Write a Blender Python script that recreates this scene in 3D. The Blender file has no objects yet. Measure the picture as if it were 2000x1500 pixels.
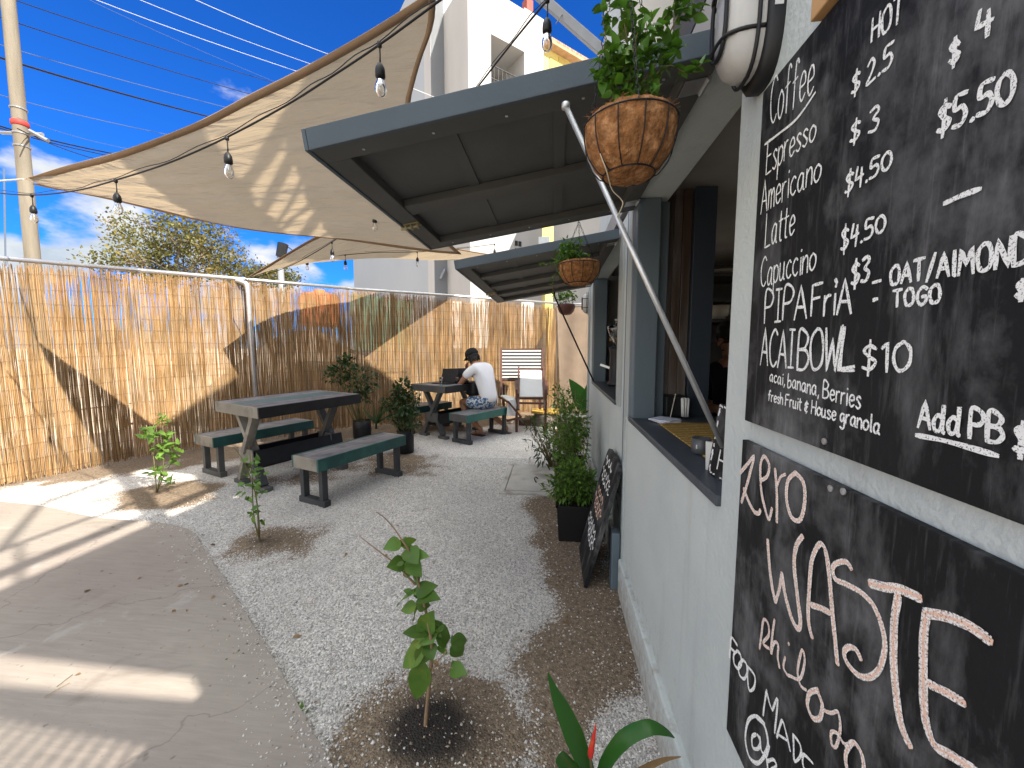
import bpy, math, random
import numpy as np
from mathutils import Vector, Matrix, noise as mnoise
random.seed(7); rng = np.random.default_rng(7)
S_ = bpy.context.scene
COL = S_.collection
PI = math.pi
# ------------------------------------------------------------------ camera
CAM_H, YAW, PITCH, FPX = 1.35, math.radians(6.17), math.atan(70/755.0), 755.0
cd = bpy.data.cameras.new('camera'); cam = bpy.data.objects.new('camera', cd); COL.objects.link(cam)
cam.location = (0, 0, CAM_H)
cam.rotation_euler = (PI/2 - PITCH, 0, YAW)
cd.sensor_width = 36.0; cd.lens = 36.0*FPX/2000.0; cd.clip_start = 0.02; cd.clip_end = 3000
S_.camera = cam
# ------------------------------------------------------------------ light
SUN_EL = math.radians(42.0)
SUNH = Vector((0.846, -0.533, 0)).normalized()
SUN = Vector((SUNH.x*math.cos(SUN_EL), SUNH.y*math.cos(SUN_EL), math.sin(SUN_EL)))
sl = bpy.data.lights.new('sun', 'SUN'); sl.energy = 5.0; sl.angle = math.radians(0.53); sl.color = (1.0, 0.92, 0.80)
so = bpy.data.objects.new('sun', sl); COL.objects.link(so)
so.rotation_euler = SUN.to_track_quat('Z', 'Y').to_euler()
so.location = (4, -3, 8)
w = bpy.data.worlds.new('World'); S_.world = w; w.use_nodes = True
nt = w.node_tree; nt.nodes.clear()
N = nt.nodes.new; L = nt.links.new
out = N('ShaderNodeOutputWorld'); bg = N('ShaderNodeBackground'); bg.inputs['Strength'].default_value = 0.15
sky = N('ShaderNodeTexSky'); sky.sky_type = 'NISHITA'; sky.sun_disc = False
sky.sun_elevation = SUN_EL; sky.sun_rotation = math.atan2(SUNH.x, SUNH.y)
sky.altitude = 0; sky.air_density = 1.0; sky.dust_density = 0.4; sky.ozone_density = 2.5
tint = N('ShaderNodeMix'); tint.data_type = 'RGBA'; tint.blend_type = 'MULTIPLY'; tint.inputs[0].default_value = 1
tint.inputs[7].default_value = (0.048, 0.255, 0.64, 1)
L(sky.outputs[0], tint.inputs[6])
# cumulus near the horizon, laid out by direction
tc = N('ShaderNodeTexCoord')
sep = N('ShaderNodeSeparateXYZ'); L(tc.outputs['Generated'], sep.inputs[0])
mp = N('ShaderNodeMapping'); mp.inputs['Scale'].default_value = (3.6, 3.6, 7.5); mp.inputs['Location'].default_value = (4.7, 2.1, 3.3)
L(tc.outputs['Generated'], mp.inputs[0])
nz = N('ShaderNodeTexNoise'); nz.inputs['Scale'].default_value = 1.0; nz.inputs['Detail'].default_value = 7; nz.inputs['Roughness'].default_value = 0.52
L(mp.outputs[0], nz.inputs['Vector'])
rel = N('ShaderNodeMapRange'); rel.inputs[1].default_value = 0.02; rel.inputs[2].default_value = 0.36; rel.inputs[3].default_value = 0.16; rel.inputs[4].default_value = -0.12
L(sep.outputs[2], rel.inputs[0])
# unseen bright cloud added overhead and behind the viewpoint to fill the shade
hi = N('ShaderNodeMapRange'); hi.interpolation_type = 'SMOOTHSTEP'; hi.inputs[1].default_value = 0.74; hi.inputs[2].default_value = 0.86; hi.inputs[3].default_value = 0; hi.inputs[4].default_value = 0.29
L(sep.outputs[2], hi.inputs[0])
bk = N('ShaderNodeMapRange'); bk.interpolation_type = 'SMOOTHSTEP'; bk.inputs[1].default_value = 0.10; bk.inputs[2].default_value = -0.25; bk.inputs[3].default_value = 0; bk.inputs[4].default_value = 0.16
L(sep.outputs[1], bk.inputs[0])
mxh = N('ShaderNodeMath'); mxh.operation = 'MAXIMUM'; L(hi.outputs[0], mxh.inputs[0]); L(bk.outputs[0], mxh.inputs[1])
rel2 = N('ShaderNodeMath'); rel2.operation = 'ADD'; L(rel.outputs[0], rel2.inputs[0]); L(mxh.outputs[0], rel2.inputs[1]); rel = rel2
ad = N('ShaderNodeMath'); ad.operation = 'ADD'; L(nz.outputs[0], ad.inputs[0]); L(rel.outputs[0], ad.inputs[1])
cr = N('ShaderNodeMapRange'); cr.interpolation_type = 'SMOOTHSTEP'; cr.inputs[1].default_value = 0.49; cr.inputs[2].default_value = 0.58
L(ad.outputs[0], cr.inputs[0])
nz2 = N('ShaderNodeTexNoise'); nz2.inputs['Scale'].default_value = 2.3; nz2.inputs['Detail'].default_value = 5
L(mp.outputs[0], nz2.inputs['Vector'])
cc = N('ShaderNodeMix'); cc.data_type = 'RGBA'
cc.inputs[6].default_value = (1.7, 2.0, 2.35, 1); cc.inputs[7].default_value = (3.0, 3.0, 3.0, 1)
c2 = N('ShaderNodeMapRange'); c2.inputs[1].default_value = 0.36; c2.inputs[2].default_value = 0.62; L(nz2.outputs[0], c2.inputs[0]); L(c2.outputs[0], cc.inputs[0])
hb_ = N('ShaderNodeMath'); hb_.operation = 'MULTIPLY_ADD'; hb_.inputs[1].default_value = 8.8; hb_.inputs[2].default_value = 1.0; L(mxh.outputs[0], hb_.inputs[0])
cs_ = N('ShaderNodeVectorMath'); cs_.operation = 'SCALE'; wt_ = N('ShaderNodeMix'); wt_.data_type = 'RGBA'; wt_.blend_type = 'MULTIPLY'; wt_.inputs[7].default_value = (1.04, 1.0, 0.91, 1); wf_ = N('ShaderNodeMath'); wf_.operation = 'MULTIPLY'; wf_.use_clamp = True; wf_.inputs[1].default_value = 6.0; L(mxh.outputs[0], wf_.inputs[0]); L(wf_.outputs[0], wt_.inputs[0]); L(cc.outputs[2], wt_.inputs[6]); L(wt_.outputs[2], cs_.inputs[0]); L(hb_.outputs[0], cs_.inputs['Scale'])
cm = N('ShaderNodeMix'); cm.data_type = 'RGBA'
L(cr.outputs[0], cm.inputs[0]); L(tint.outputs[2], cm.inputs[6]); L(cs_.outputs[0], cm.inputs[7])
L(cm.outputs[2], bg.inputs[0]); L(bg.outputs[0], out.inputs[0])
S_.view_settings.view_transform = 'Standard'; S_.view_settings.look = 'None'
S_.view_settings.gamma = 1; S_.view_settings.use_curve_mapping = False
S_.view_settings.exposure = 1.2
try:
    S_.cycles.max_bounces = 8; S_.cycles.transparent_max_bounces = 16; S_.cycles.diffuse_bounces = 5
    S_.cycles.use_denoising = True
except Exception: pass
# ------------------------------------------------------------------ measuring helpers: photo pixel -> point in the place
_f = Vector((-math.sin(YAW)*math.cos(PITCH), math.cos(YAW)*math.cos(PITCH), -math.sin(PITCH)))
_r = Vector((math.cos(YAW), math.sin(YAW), 0)); _u = _r.cross(_f); _c = Vector((0, 0, CAM_H))
def ray(x, y): return _f + _r*((x-1000)/FPX) - _u*((y-750)/FPX)
def onz(x, y, z=0.0): d = ray(x, y); return _c + d*((z-_c.z)/d.z)
def onx(x, y, X): d = ray(x, y); return _c + d*((X-_c.x)/d.x)
def ony(x, y, Y): d = ray(x, y); return _c + d*((Y-_c.y)/d.y)
def dep(x, y, D): return _c + ray(x, y)*D
def hz(x, y, k): d = ray(x, y); return _c + d*(k/math.hypot(d.x, d.y))
def onpl(x, y, p, n): d = ray(x, y); p = Vector(p); n = Vector(n); return _c + d*((p-_c).dot(n)/d.dot(n))
# ------------------------------------------------------------------ materials
def pm(name, col, rough=0.6, var=0.12, scale=6.0, bump=0.0, bscale=60.0, island=0.0, metal=0.0, spec=0.3, trans=0.0,
       col2=None, c2scale=3.0, c2lo=0.5, c2hi=0.65, stretch=(1,1,1), tcol=None, detail=4, alpha=1.0):
    m = bpy.data.materials.new(name); m.use_nodes = True
    nt = m.node_tree; nt.nodes.clear(); N = nt.nodes.new; L = nt.links.new
    o = N('ShaderNodeOutputMaterial'); p = N('ShaderNodeBsdfPrincipled')
    p.inputs['Roughness'].default_value = rough; p.inputs['Metallic'].default_value = metal
    p.inputs['Specular IOR Level'].default_value = spec
    tc = N('ShaderNodeTexCoord'); mp = N('ShaderNodeMapping'); mp.inputs['Scale'].default_value = stretch
    L(tc.outputs['Object'], mp.inputs[0])
    base = N('ShaderNodeRGB'); base.outputs[0].default_value = (*col, 1); cur = base.outputs[0]
    if col2 is not None:
        n2 = N('ShaderNodeTexNoise'); n2.inputs['Scale'].default_value = c2scale; n2.inputs['Detail'].default_value = 6; n2.inputs['Roughness'].default_value = 0.6
        L(mp.outputs[0], n2.inputs['Vector'])
        r2 = N('ShaderNodeMapRange'); r2.inputs[1].default_value = c2lo; r2.inputs[2].default_value = c2hi; L(n2.outputs[0], r2.inputs[0])
        mx = N('ShaderNodeMix'); mx.data_type = 'RGBA'; L(r2.outputs[0], mx.inputs[0]); L(cur, mx.inputs[6]); mx.inputs[7].default_value = (*col2, 1); cur = mx.outputs[2]
    if var > 0:
        n1 = N('ShaderNodeTexNoise'); n1.inputs['Scale'].default_value = scale; n1.inputs['Detail'].default_value = detail
        L(mp.outputs[0], n1.inputs['Vector'])
        r1 = N('ShaderNodeMapRange'); r1.inputs[1].default_value = 0.25; r1.inputs[2].default_value = 0.75; r1.inputs[3].default_value = 1-var; r1.inputs[4].default_value = 1+var
        L(n1.outputs[0], r1.inputs[0])
        v = N('ShaderNodeVectorMath'); v.operation = 'SCALE'; L(cur, v.inputs[0]); L(r1.outputs[0], v.inputs['Scale']); cur = v.outputs[0]
    if island > 0:
        g = N('ShaderNodeNewGeometry'); r3 = N('ShaderNodeMapRange'); r3.inputs[3].default_value = 1-island; r3.inputs[4].default_value = 1+island
        L(g.outputs['Random Per Island'], r3.inputs[0])
        v = N('ShaderNodeVectorMath'); v.operation = 'SCALE'; L(cur, v.inputs[0]); L(r3.outputs[0], v.inputs['Scale']); cur = v.outputs[0]
    L(cur, p.inputs['Base Color'])
    if bump > 0:
        nb = N('ShaderNodeTexNoise'); nb.inputs['Scale'].default_value = bscale; nb.inputs['Detail'].default_value = 5
        L(mp.outputs[0], nb.inputs['Vector'])
        b = N('ShaderNodeBump'); b.inputs['Strength'].default_value = bump; b.inputs['Distance'].default_value = 0.01
        L(nb.outputs[0], b.inputs['Height']); L(b.outputs[0], p.inputs['Normal'])
    surf = p.outputs[0]
    if trans > 0:
        t = N('ShaderNodeBsdfTranslucent'); L(cur, t.inputs[0])
        if tcol is not None:
            mt = N('ShaderNodeMix'); mt.data_type = 'RGBA'; mt.blend_type = 'MULTIPLY'; mt.inputs[0].default_value = 1; L(cur, mt.inputs[6]); mt.inputs[7].default_value = (*tcol, 1); L(mt.outputs[2], t.inputs[0])
        ms = N('ShaderNodeMixShader'); ms.inputs[0].default_value = trans; L(surf, ms.inputs[1]); L(t.outputs[0], ms.inputs[2]); surf = ms.outputs[0]
    if alpha < 1:
        t = N('ShaderNodeBsdfTransparent'); ms = N('ShaderNodeMixShader'); ms.inputs[0].default_value = alpha
        L(t.outputs[0], ms.inputs[1]); L(surf, ms.inputs[2]); surf = ms.outputs[0]
    L(surf, o.inputs[0])
    return m
def glass_mat(name, col=(1,1,1), rough=0.02):
    m = bpy.data.materials.new(name); m.use_nodes = True; nt = m.node_tree; nt.nodes.clear(); N = nt.nodes.new; L = nt.links.new
    o = N('ShaderNodeOutputMaterial'); t = N('ShaderNodeBsdfTransparent'); t.inputs[0].default_value = (*col, 1)
    g = N('ShaderNodeBsdfGlossy'); g.inputs['Roughness'].default_value = rough
    f = N('ShaderNodeFresnel'); f.inputs[0].default_value = 1.5
    a = N('ShaderNodeMath'); a.operation = 'MULTIPLY_ADD'; a.inputs[1].default_value = 1.4; a.inputs[2].default_value = 0.06; L(f.outputs[0], a.inputs[0])
    ms = N('ShaderNodeMixShader'); L(a.outputs[0], ms.inputs[0]); L(t.outputs[0], ms.inputs[1]); L(g.outputs[0], ms.inputs[2]); L(ms.outputs[0], o.inputs[0])
    return m
# ------------------------------------------------------------------ mesh builder
def frame_from(d, up=Vector((0,0,1))):
    z = Vector(d).normalized()
    if abs(z.dot(up)) > 0.985: up = Vector((1,0,0))
    x = up.cross(z).normalized(); y = z.cross(x)
    return x, y, z
class MB:
    def __init__(s): s.v = []; s.f = []; s.mi = []; s.cur = 0
    def quad(s, *p):
        n = len(s.v); s.v += [tuple(q) for q in p]; s.f.append(tuple(range(n, n+len(p)))); s.mi.append(s.cur)
    def box(s, x0, x1, y0, y1, z0, z1, M=None):
        c = [Vector((x, y, z)) for x in (x0, x1) for y in (y0, y1) for z in (z0, z1)]
        if M is not None: c = [M @ q for q in c]
        n = len(s.v); s.v += [tuple(q) for q in c]
        for f in ((0,1,3,2),(4,6,7,5),(0,4,5,1),(2,3,7,6),(0,2,6,4),(1,5,7,3)):
            s.f.append(tuple(n+i for i in f)); s.mi.append(s.cur)
    def beam(s, p, q, w, h, up=Vector((0,0,1)), ext=0.0):
        p = Vector(p); q = Vector(q); x, y, z = frame_from(q-p, up); l = (q-p).length
        M = Matrix(((x.x,y.x,z.x,p.x),(x.y,y.y,z.y,p.y),(x.z,y.z,z.z,p.z),(0,0,0,1)))
        s.box(-w/2, w/2, -h/2, h/2, -ext, l+ext, M)
    def tube(s, path, r, n=8, cap=True):
        path = [Vector(p) for p in path]; k = len(path)
        rs = r if isinstance(r, (list, tuple)) else [r]*k
        base = len(s.v); px = None
        for i in range(k):
            d = (path[min(i+1, k-1)] - path[max(i-1, 0)])
            if d.length < 1e-9: d = Vector((0,0,1))
            z = d.normalized()
            if px is None: x, y, z = frame_from(d)
            else:
                x = px - z*px.dot(z)
                if x.length < 1e-6: x = frame_from(d)[0]
                x.normalize(); y = z.cross(x)
            px = x
            for j in range(n):
                a = 2*PI*j/n; s.v.append(tuple(path[i] + (x*math.cos(a) + y*math.sin(a))*rs[i]))
        for i in range(k-1):
            for j in range(n):
                a = base+i*n+j; b = base+i*n+(j+1) % n
                s.f.append((a, b, b+n, a+n)); s.mi.append(s.cur)
        if cap:
            s.f.append(tuple(base+j for j in reversed(range(n)))); s.mi.append(s.cur)
            s.f.append(tuple(base+(k-1)*n+j for j in range(n))); s.mi.append(s.cur)
    def lathe(s, prof, n=24, M=None, org=(0,0,0)):
        base = len(s.v); org = Vector(org)
        for (r, z) in prof:
            for j in range(n):
                a = 2*PI*j/n; q = Vector((r*math.cos(a), r*math.sin(a), z))
                if M is not None: q = M @ q
                s.v.append(tuple(q+org))
        for i in range(len(prof)-1):
            for j in range(n):
                a = base+i*n+j; b = base+i*n+(j+1) % n
                s.f.append((a, b, b+n, a+n)); s.mi.append(s.cur)
        if prof[0][0] > 1e-4: s.f.append(tuple(base+j for j in reversed(range(n)))); s.mi.append(s.cur)
        if prof[-1][0] > 1e-4: s.f.append(tuple(base+(len(prof)-1)*n+j for j in range(n))); s.mi.append(s.cur)
    def leaf(s, base, d, up, ln, wd, curl=0.25, fold=0.25, seg=4, shape=0.45):
        """leaf blade: tapered, folded along the midrib, curling down towards the tip"""
        base = Vector(base); d = Vector(d).normalized(); up = Vector(up)
        side = d.cross(up)
        if side.length < 1e-4: side = d.cross(Vector((1,0,0.3)))
        side.normalize(); nrm = side.cross(d).normalized()
        n0 = len(s.v)
        for i in range(seg+1):
            t = i/seg
            c = base + d*(ln*t*(1-0.15*abs(curl)*t)) - nrm*(curl*ln*t*t)
            wv = wd*0.5*(math.sin(PI*min(1, t**shape if shape < 1 else t))**0.9 if 0 < t < 1 else (0.06 if t == 0 else 0.0))
            up_ = nrm*(fold*wv)
            s.v += [tuple(c - side*wv + up_), tuple(c), tuple(c + side*wv + up_)]
        for i in range(seg):
            a = n0+i*3
            s.f += [(a, a+1, a+4, a+3), (a+1, a+2, a+5, a+4)]; s.mi += [s.cur]*2
    def build(s, name, mats, parent=None, smooth=False, bevel=0.0, solid=0.0, kind=None):
        me = bpy.data.meshes.new(name); me.from_pydata(s.v, [], s.f)
        if not isinstance(mats, (list, tuple)): mats = [mats]
        for m in mats: me.materials.append(m)
        if len(mats) > 1: me.polygons.foreach_set('material_index', s.mi)
        if smooth: me.polygons.foreach_set('use_smooth', [True]*len(me.polygons))
        me.update()
        o = bpy.data.objects.new(name, me); COL.objects.link(o)
        if parent is not None: attach(o, parent)
        if solid:
            md = o.modifiers.new('thick', 'SOLIDIFY'); md.thickness = solid; md.offset = 0
        if bevel:
            md = o.modifiers.new('edge', 'BEVEL'); md.width = bevel; md.segments = 2; md.limit_method = 'ANGLE'; md.angle_limit = 0.7
        if kind: o['kind'] = kind
        return o
def world_loc(o):
    l = o.location.copy()
    return l
def attach(o, parent):
    o.parent = parent
    r = parent
    while r.parent is not None: r = r.parent
    if parent is r: o.matrix_parent_inverse = Matrix.Translation(-r.location)
def thing(name, label, cat, loc=(0,0,0), group=None):
    o = bpy.data.objects.new(name, None); o.empty_display_size = 0.1; COL.objects.link(o); o.location = loc
    return tag(o, label, cat, group)
def tag(o, label, cat, group=None):
    o['label'] = label; o['category'] = cat
    if group: o['group'] = group
    return o
def struct(o): o['kind'] = 'structure'; return o
def catmull(pts, sub=6, closed=False):
    P = [Vector(p) for p in pts]; out = []; n = len(P)
    if n < 3: 
        return [P[0].lerp(P[1], i/sub) for i in range(sub+1)] if n == 2 else P
    for i in range(n-1):
        p0 = P[max(i-1,0)]; p1 = P[i]; p2 = P[i+1]; p3 = P[min(i+2,n-1)]
        for k in range(sub):
            t = k/sub; t2 = t*t; t3 = t2*t
            out.append(0.5*((2*p1)+(p2-p0)*t+(2*p0-5*p1+4*p2-p3)*t2+(3*p1-p0-3*p2+p3)*t3))
    out.append(P[-1]); return out
def ru(a, b): return random.uniform(a, b)
# ------------------------------------------------------------------ shared materials
M = {}
M['wall'] = pm('painted_block', (0.525, 0.565, 0.545), 0.62, 0.05, 2.5, 0.35, 90, col2=(0.465,0.51,0.50), c2scale=1.6, c2lo=0.48, c2hi=0.7)
def splash(m):
    """soil splashed on the foot of the wall and rain drips, irregular and brown"""
    nt = m.node_tree; N = nt.nodes.new; L = nt.links.new; p = [x for x in nt.nodes if x.type == 'BSDF_PRINCIPLED'][0]; src = p.inputs['Base Color'].links[0].from_socket; tc = N('ShaderNodeTexCoord')
    sp = N('ShaderNodeSeparateXYZ'); L(tc.outputs['Object'], sp.inputs[0]); h = N('ShaderNodeMapRange'); h.inputs[1].default_value = 0.0; h.inputs[2].default_value = 0.34; h.inputs[3].default_value = .34; h.inputs[4].default_value = 0; L(sp.outputs[2], h.inputs[0])
    n = N('ShaderNodeTexNoise'); n.inputs['Scale'].default_value = 22; n.inputs['Detail'].default_value = 8; n.inputs['Roughness'].default_value = .7; L(tc.outputs['Object'], n.inputs['Vector']); a = N('ShaderNodeMath'); a.operation = 'ADD'; L(n.outputs[0], a.inputs[0]); L(h.outputs[0], a.inputs[1])
    r = N('ShaderNodeMapRange'); r.inputs[1].default_value = .64; r.inputs[2].default_value = .86; r.inputs[4].default_value = .6; L(a.outputs[0], r.inputs[0]); mx = N('ShaderNodeMix'); mx.data_type = 'RGBA'; L(r.outputs[0], mx.inputs[0]); L(src, mx.inputs[6]); mx.inputs[7].default_value = (.24,.18,.125,1); src = mx.outputs[2]
    mp = N('ShaderNodeMapping'); mp.inputs['Scale'].default_value = (14,14,.9); L(tc.outputs['Object'], mp.inputs[0]); n = N('ShaderNodeTexNoise'); n.inputs['Scale'].default_value = 1; n.inputs['Detail'].default_value = 5; L(mp.outputs[0], n.inputs['Vector']); r = N('ShaderNodeMapRange'); r.inputs[1].default_value = .60; r.inputs[2].default_value = .76; r.inputs[4].default_value = .28; L(n.outputs[0], r.inputs[0]); mx = N('ShaderNodeMix'); mx.data_type = 'RGBA'; L(r.outputs[0], mx.inputs[0]); L(src, mx.inputs[6]); mx.inputs[7].default_value = (.33,.33,.31,1)
    L(mx.outputs[2], p.inputs['Base Color'])
splash(M['wall'])
M['wall_trim'] = pm('painted_timber', (0.37, 0.40, 0.395), 0.5, 0.10, 5, 0.15, 60, stretch=(1,1,0.25))
M['trim_dark'] = pm('grey_blue_frame', (0.115, 0.15, 0.175), 0.5, 0.10, 5, 0.12, 50, stretch=(1,1,0.3))
M['shutter'] = pm('shutter_paint', (0.072, 0.094, 0.112), 0.5, 0.10, 4, 0.15, 45)
M['shutter_under'] = pm('shutter_underside', (0.088, 0.088, 0.083), 0.6, 0.14, 5, 0.1, 30)
M['sill'] = pm('counter_paint', (0.06, 0.07, 0.082), 0.42, 0.12, 7, 0.08, 40)
M['steel'] = pm('galvanised_steel', (0.55, 0.56, 0.57), 0.38, 0.12, 14, 0.08, 90, metal=0.75)
M['grey_pipe'] = pm('grey_painted_pipe', (0.25, 0.26, 0.27), 0.45, 0.12, 9, metal=0.25)
M['black_plastic'] = pm('black_plastic', (0.014, 0.014, 0.015), 0.42, 0.1)
M['black_cable'] = pm('black_cable', (0.011, 0.011, 0.012), 0.5, 0.0)
M['dark_wood'] = pm('charcoal_wood', (0.022, 0.022, 0.022), 0.5, 0.25, 12, 0.25, 30, stretch=(6,6,6))
M['grey_wood'] = pm('weathered_wood', (0.20, 0.185, 0.165), 0.65, 0.28, 3, 0.4, 14, stretch=(1,1,1), col2=(0.10,0.095,0.09), c2scale=5)
M['white_paint'] = pm('white_render', (0.80, 0.79, 0.76), 0.7, 0.05, 0.6, 0.1, 6, col2=(0.58,0.56,0.52), c2scale=0.35, c2lo=0.60, c2hi=0.8, stretch=(1,1,0.35))
M['tower'] = pm('weathered_white_render', (0.42,0.415,0.405), 0.8, 0.10, 0.7, 0.15, 6, col2=(0.29,0.275,0.25), c2scale=0.5, c2lo=0.58, c2hi=0.80, stretch=(1,1,0.3))
M['glass'] = glass_mat('clear_glass')
# ------------------------------------------------------------------ ground
fpA = Vector((-5.37, 3.11, 0)); fdir = Vector((0.79, 0.62, 0)).normalized(); fnrm = Vector((fdir.y, -fdir.x, 0))
fC = onz(1085, 818); fC.z = 0
mb = MB(); mb.quad((-900,-900,-0.02),(900,-900,-0.02),(900,900,-0.02),(-900,900,-0.02))
g = struct(mb.build('ground', pm('pale_lot_soil', (0.50,0.41,0.31), 0.9, 0.16, 0.5, 0.4, 3, col2=(0.36,0.28,0.20), c2scale=0.25)))
# concrete path, a slab a few centimetres proud of the gravel
PATH = [(645,1500),(585,1390),(528,1285),(470,1190),(420,1110),(388,1062),(374,1042),(345,1032),(290,1024),(180,1014),(60,990),(-160,972)]
pe = [onz(x, y) for x, y in PATH]
e0 = pe[0] + (pe[0]-pe[1])*3.2
poly = [e0] + pe + [Vector((-9.5,2.2,0)), Vector((-9.5,-7,0)), Vector((e0.x+0.7,-7,0))]
sm = catmull([p for p in poly[:13]], 5) + poly[13:]
top = [(p.x, p.y, 0.022) for p in sm]; bot = [(p.x, p.y, -0.06) for p in sm]
mb = MB(); n = len(top); mb.v = top+bot
mb.f = [tuple(range(n))[::-1]] + [(i, (i+1) % n, n+(i+1) % n, n+i) for i in range(n)]; mb.mi = [0]*len(mb.f)
def path_mat():
    m = pm('trowelled_concrete', (0.285,0.255,0.22), 0.75, 0.10, 1.4, 0, col2=(0.255,0.215,0.19), c2scale=0.9, c2lo=0.44, c2hi=0.66)
    nt = m.node_tree; N = nt.nodes.new; L = nt.links.new; p = [x for x in nt.nodes if x.type == 'BSDF_PRINCIPLED'][0]
    tc = N('ShaderNodeTexCoord'); mp = N('ShaderNodeMapping'); mp.inputs['Rotation'].default_value = (0,0,math.radians(-28)); mp.inputs['Scale'].default_value = (5.5, 60, 1)
    L(tc.outputs['Object'], mp.inputs[0])
    n1 = N('ShaderNodeTexNoise'); n1.inputs['Scale'].default_value = 1.0; n1.inputs['Detail'].default_value = 8; n1.inputs['Roughness'].default_value = 0.62; n1.inputs['Distortion'].default_value = 0.7
    L(mp.outputs[0], n1.inputs['Vector'])
    # broom streaks as tone
    src = p.inputs['Base Color'].links[0].from_socket
    r = N('ShaderNodeMapRange'); r.inputs[1].default_value = 0.3; r.inputs[2].default_value = 0.7; r.inputs[3].default_value = 0.90; r.inputs[4].default_value = 1.08; L(n1.outputs[0], r.inputs[0])
    v = N('ShaderNodeVectorMath'); v.operation = 'SCALE'; L(src, v.inputs[0]); L(r.outputs[0], v.inputs['Scale'])
    # fine cracks and dark specks
    vo = N('ShaderNodeTexVoronoi'); vo.feature = 'DISTANCE_TO_EDGE'; vo.inputs['Scale'].default_value = 0.85
    nn = N('ShaderNodeTexNoise'); nn.inputs['Scale'].default_value = 3.0; nn.inputs['Detail'].default_value = 5; L(tc.outputs['Object'], nn.inputs['Vector'])
    av = N('ShaderNodeMix'); av.data_type = 'RGBA'; av.blend_type = 'ADD'; av.inputs[0].default_value = 0.55; L(tc.outputs['Object'], av.inputs[6]); L(nn.outputs[1], av.inputs[7]); L(av.outputs[2], vo.inputs['Vector'])
    rc = N('ShaderNodeMapRange'); rc.inputs[1].default_value = 0.0; rc.inputs[2].default_value = 0.007; rc.inputs[3].default_value = 0.72; rc.inputs[4].default_value = 1; L(vo.outputs['Distance'], rc.inputs[0])
    ns = N('ShaderNodeTexNoise'); ns.inputs['Scale'].default_value = 38; ns.inputs['Detail'].default_value = 2; L(tc.outputs['Object'], ns.inputs['Vector'])
    rs = N('ShaderNodeMapRange'); rs.inputs[1].default_value = 0.24; rs.inputs[2].default_value = 0.31; rs.inputs[3].default_value = 0.6; rs.inputs[4].default_value = 1; L(ns.outputs[0], rs.inputs[0])
    mm = N('ShaderNodeMath'); mm.operation = 'MULTIPLY'; L(rc.outputs[0], mm.inputs[0]); L(rs.outputs[0], mm.inputs[1])
    v2 = N('ShaderNodeVectorMath'); v2.operation = 'SCALE'; L(v.outputs[0], v2.inputs[0]); L(mm.outputs[0], v2.inputs['Scale'])
    L(v2.outputs[0], p.inputs['Base Color'])
    b = N('ShaderNodeBump'); b.inputs['Strength'].default_value = 0.3; b.inputs['Distance'].default_value = 0.004; L(n1.outputs[0], b.inputs['Height']); L(b.outputs[0], p.inputs['Normal'])
    return m
def blotch(m, dark, pale):
    """old spills: irregular dark stains and pale cement smears with their own outlines"""
    nt = m.node_tree; N = nt.nodes.new; L = nt.links.new; p = [x for x in nt.nodes if x.type == 'BSDF_PRINCIPLED'][0]; src = p.inputs['Base Color'].links[0].from_socket; tc = N('ShaderNodeTexCoord')
    for sc, lo, hi, col, amt, off in ((2.6,.60,.70,dark,.45,(0,0,0)),(3.4,.64,.70,pale,.40,(5,2,1)),(14,.66,.72,dark,.55,(1,7,3))):
        mp = N('ShaderNodeMapping'); mp.inputs['Location'].default_value = off; L(tc.outputs['Object'], mp.inputs[0]); n = N('ShaderNodeTexNoise'); n.inputs['Scale'].default_value = sc; n.inputs['Detail'].default_value = 7; n.inputs['Roughness'].default_value = .6; n.inputs['Distortion'].default_value = .5; L(mp.outputs[0], n.inputs['Vector'])
        r = N('ShaderNodeMapRange'); r.inputs[1].default_value = lo; r.inputs[2].default_value = hi; r.inputs[4].default_value = amt; L(n.outputs[0], r.inputs[0]); mx = N('ShaderNodeMix'); mx.data_type = 'RGBA'; L(r.outputs[0], mx.inputs[0]); L(src, mx.inputs[6]); mx.inputs[7].default_value = (*col,1); src = mx.outputs[2]
    L(src, p.inputs['Base Color']); return m
path = struct(mb.build('concrete_path', blotch(path_mat(), (0.15,0.125,0.105), (0.40,0.385,0.35))))
# point-in-path test (numpy)
PX = np.array([p.x for p in sm]); PY = np.array([p.y for p in sm])
def in_path(x, y):
    x = np.asarray(x); y = np.asarray(y); c = np.zeros(x.shape, bool); j = len(PX)-1
    for i in range(len(PX)):
        k = ((PY[i] > y) != (PY[j] > y)) & (x < (PX[j]-PX[i])*(y-PY[i])/(PY[j]-PY[i]+1e-12)+PX[i]); c ^= k; j = i
    return c
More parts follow.
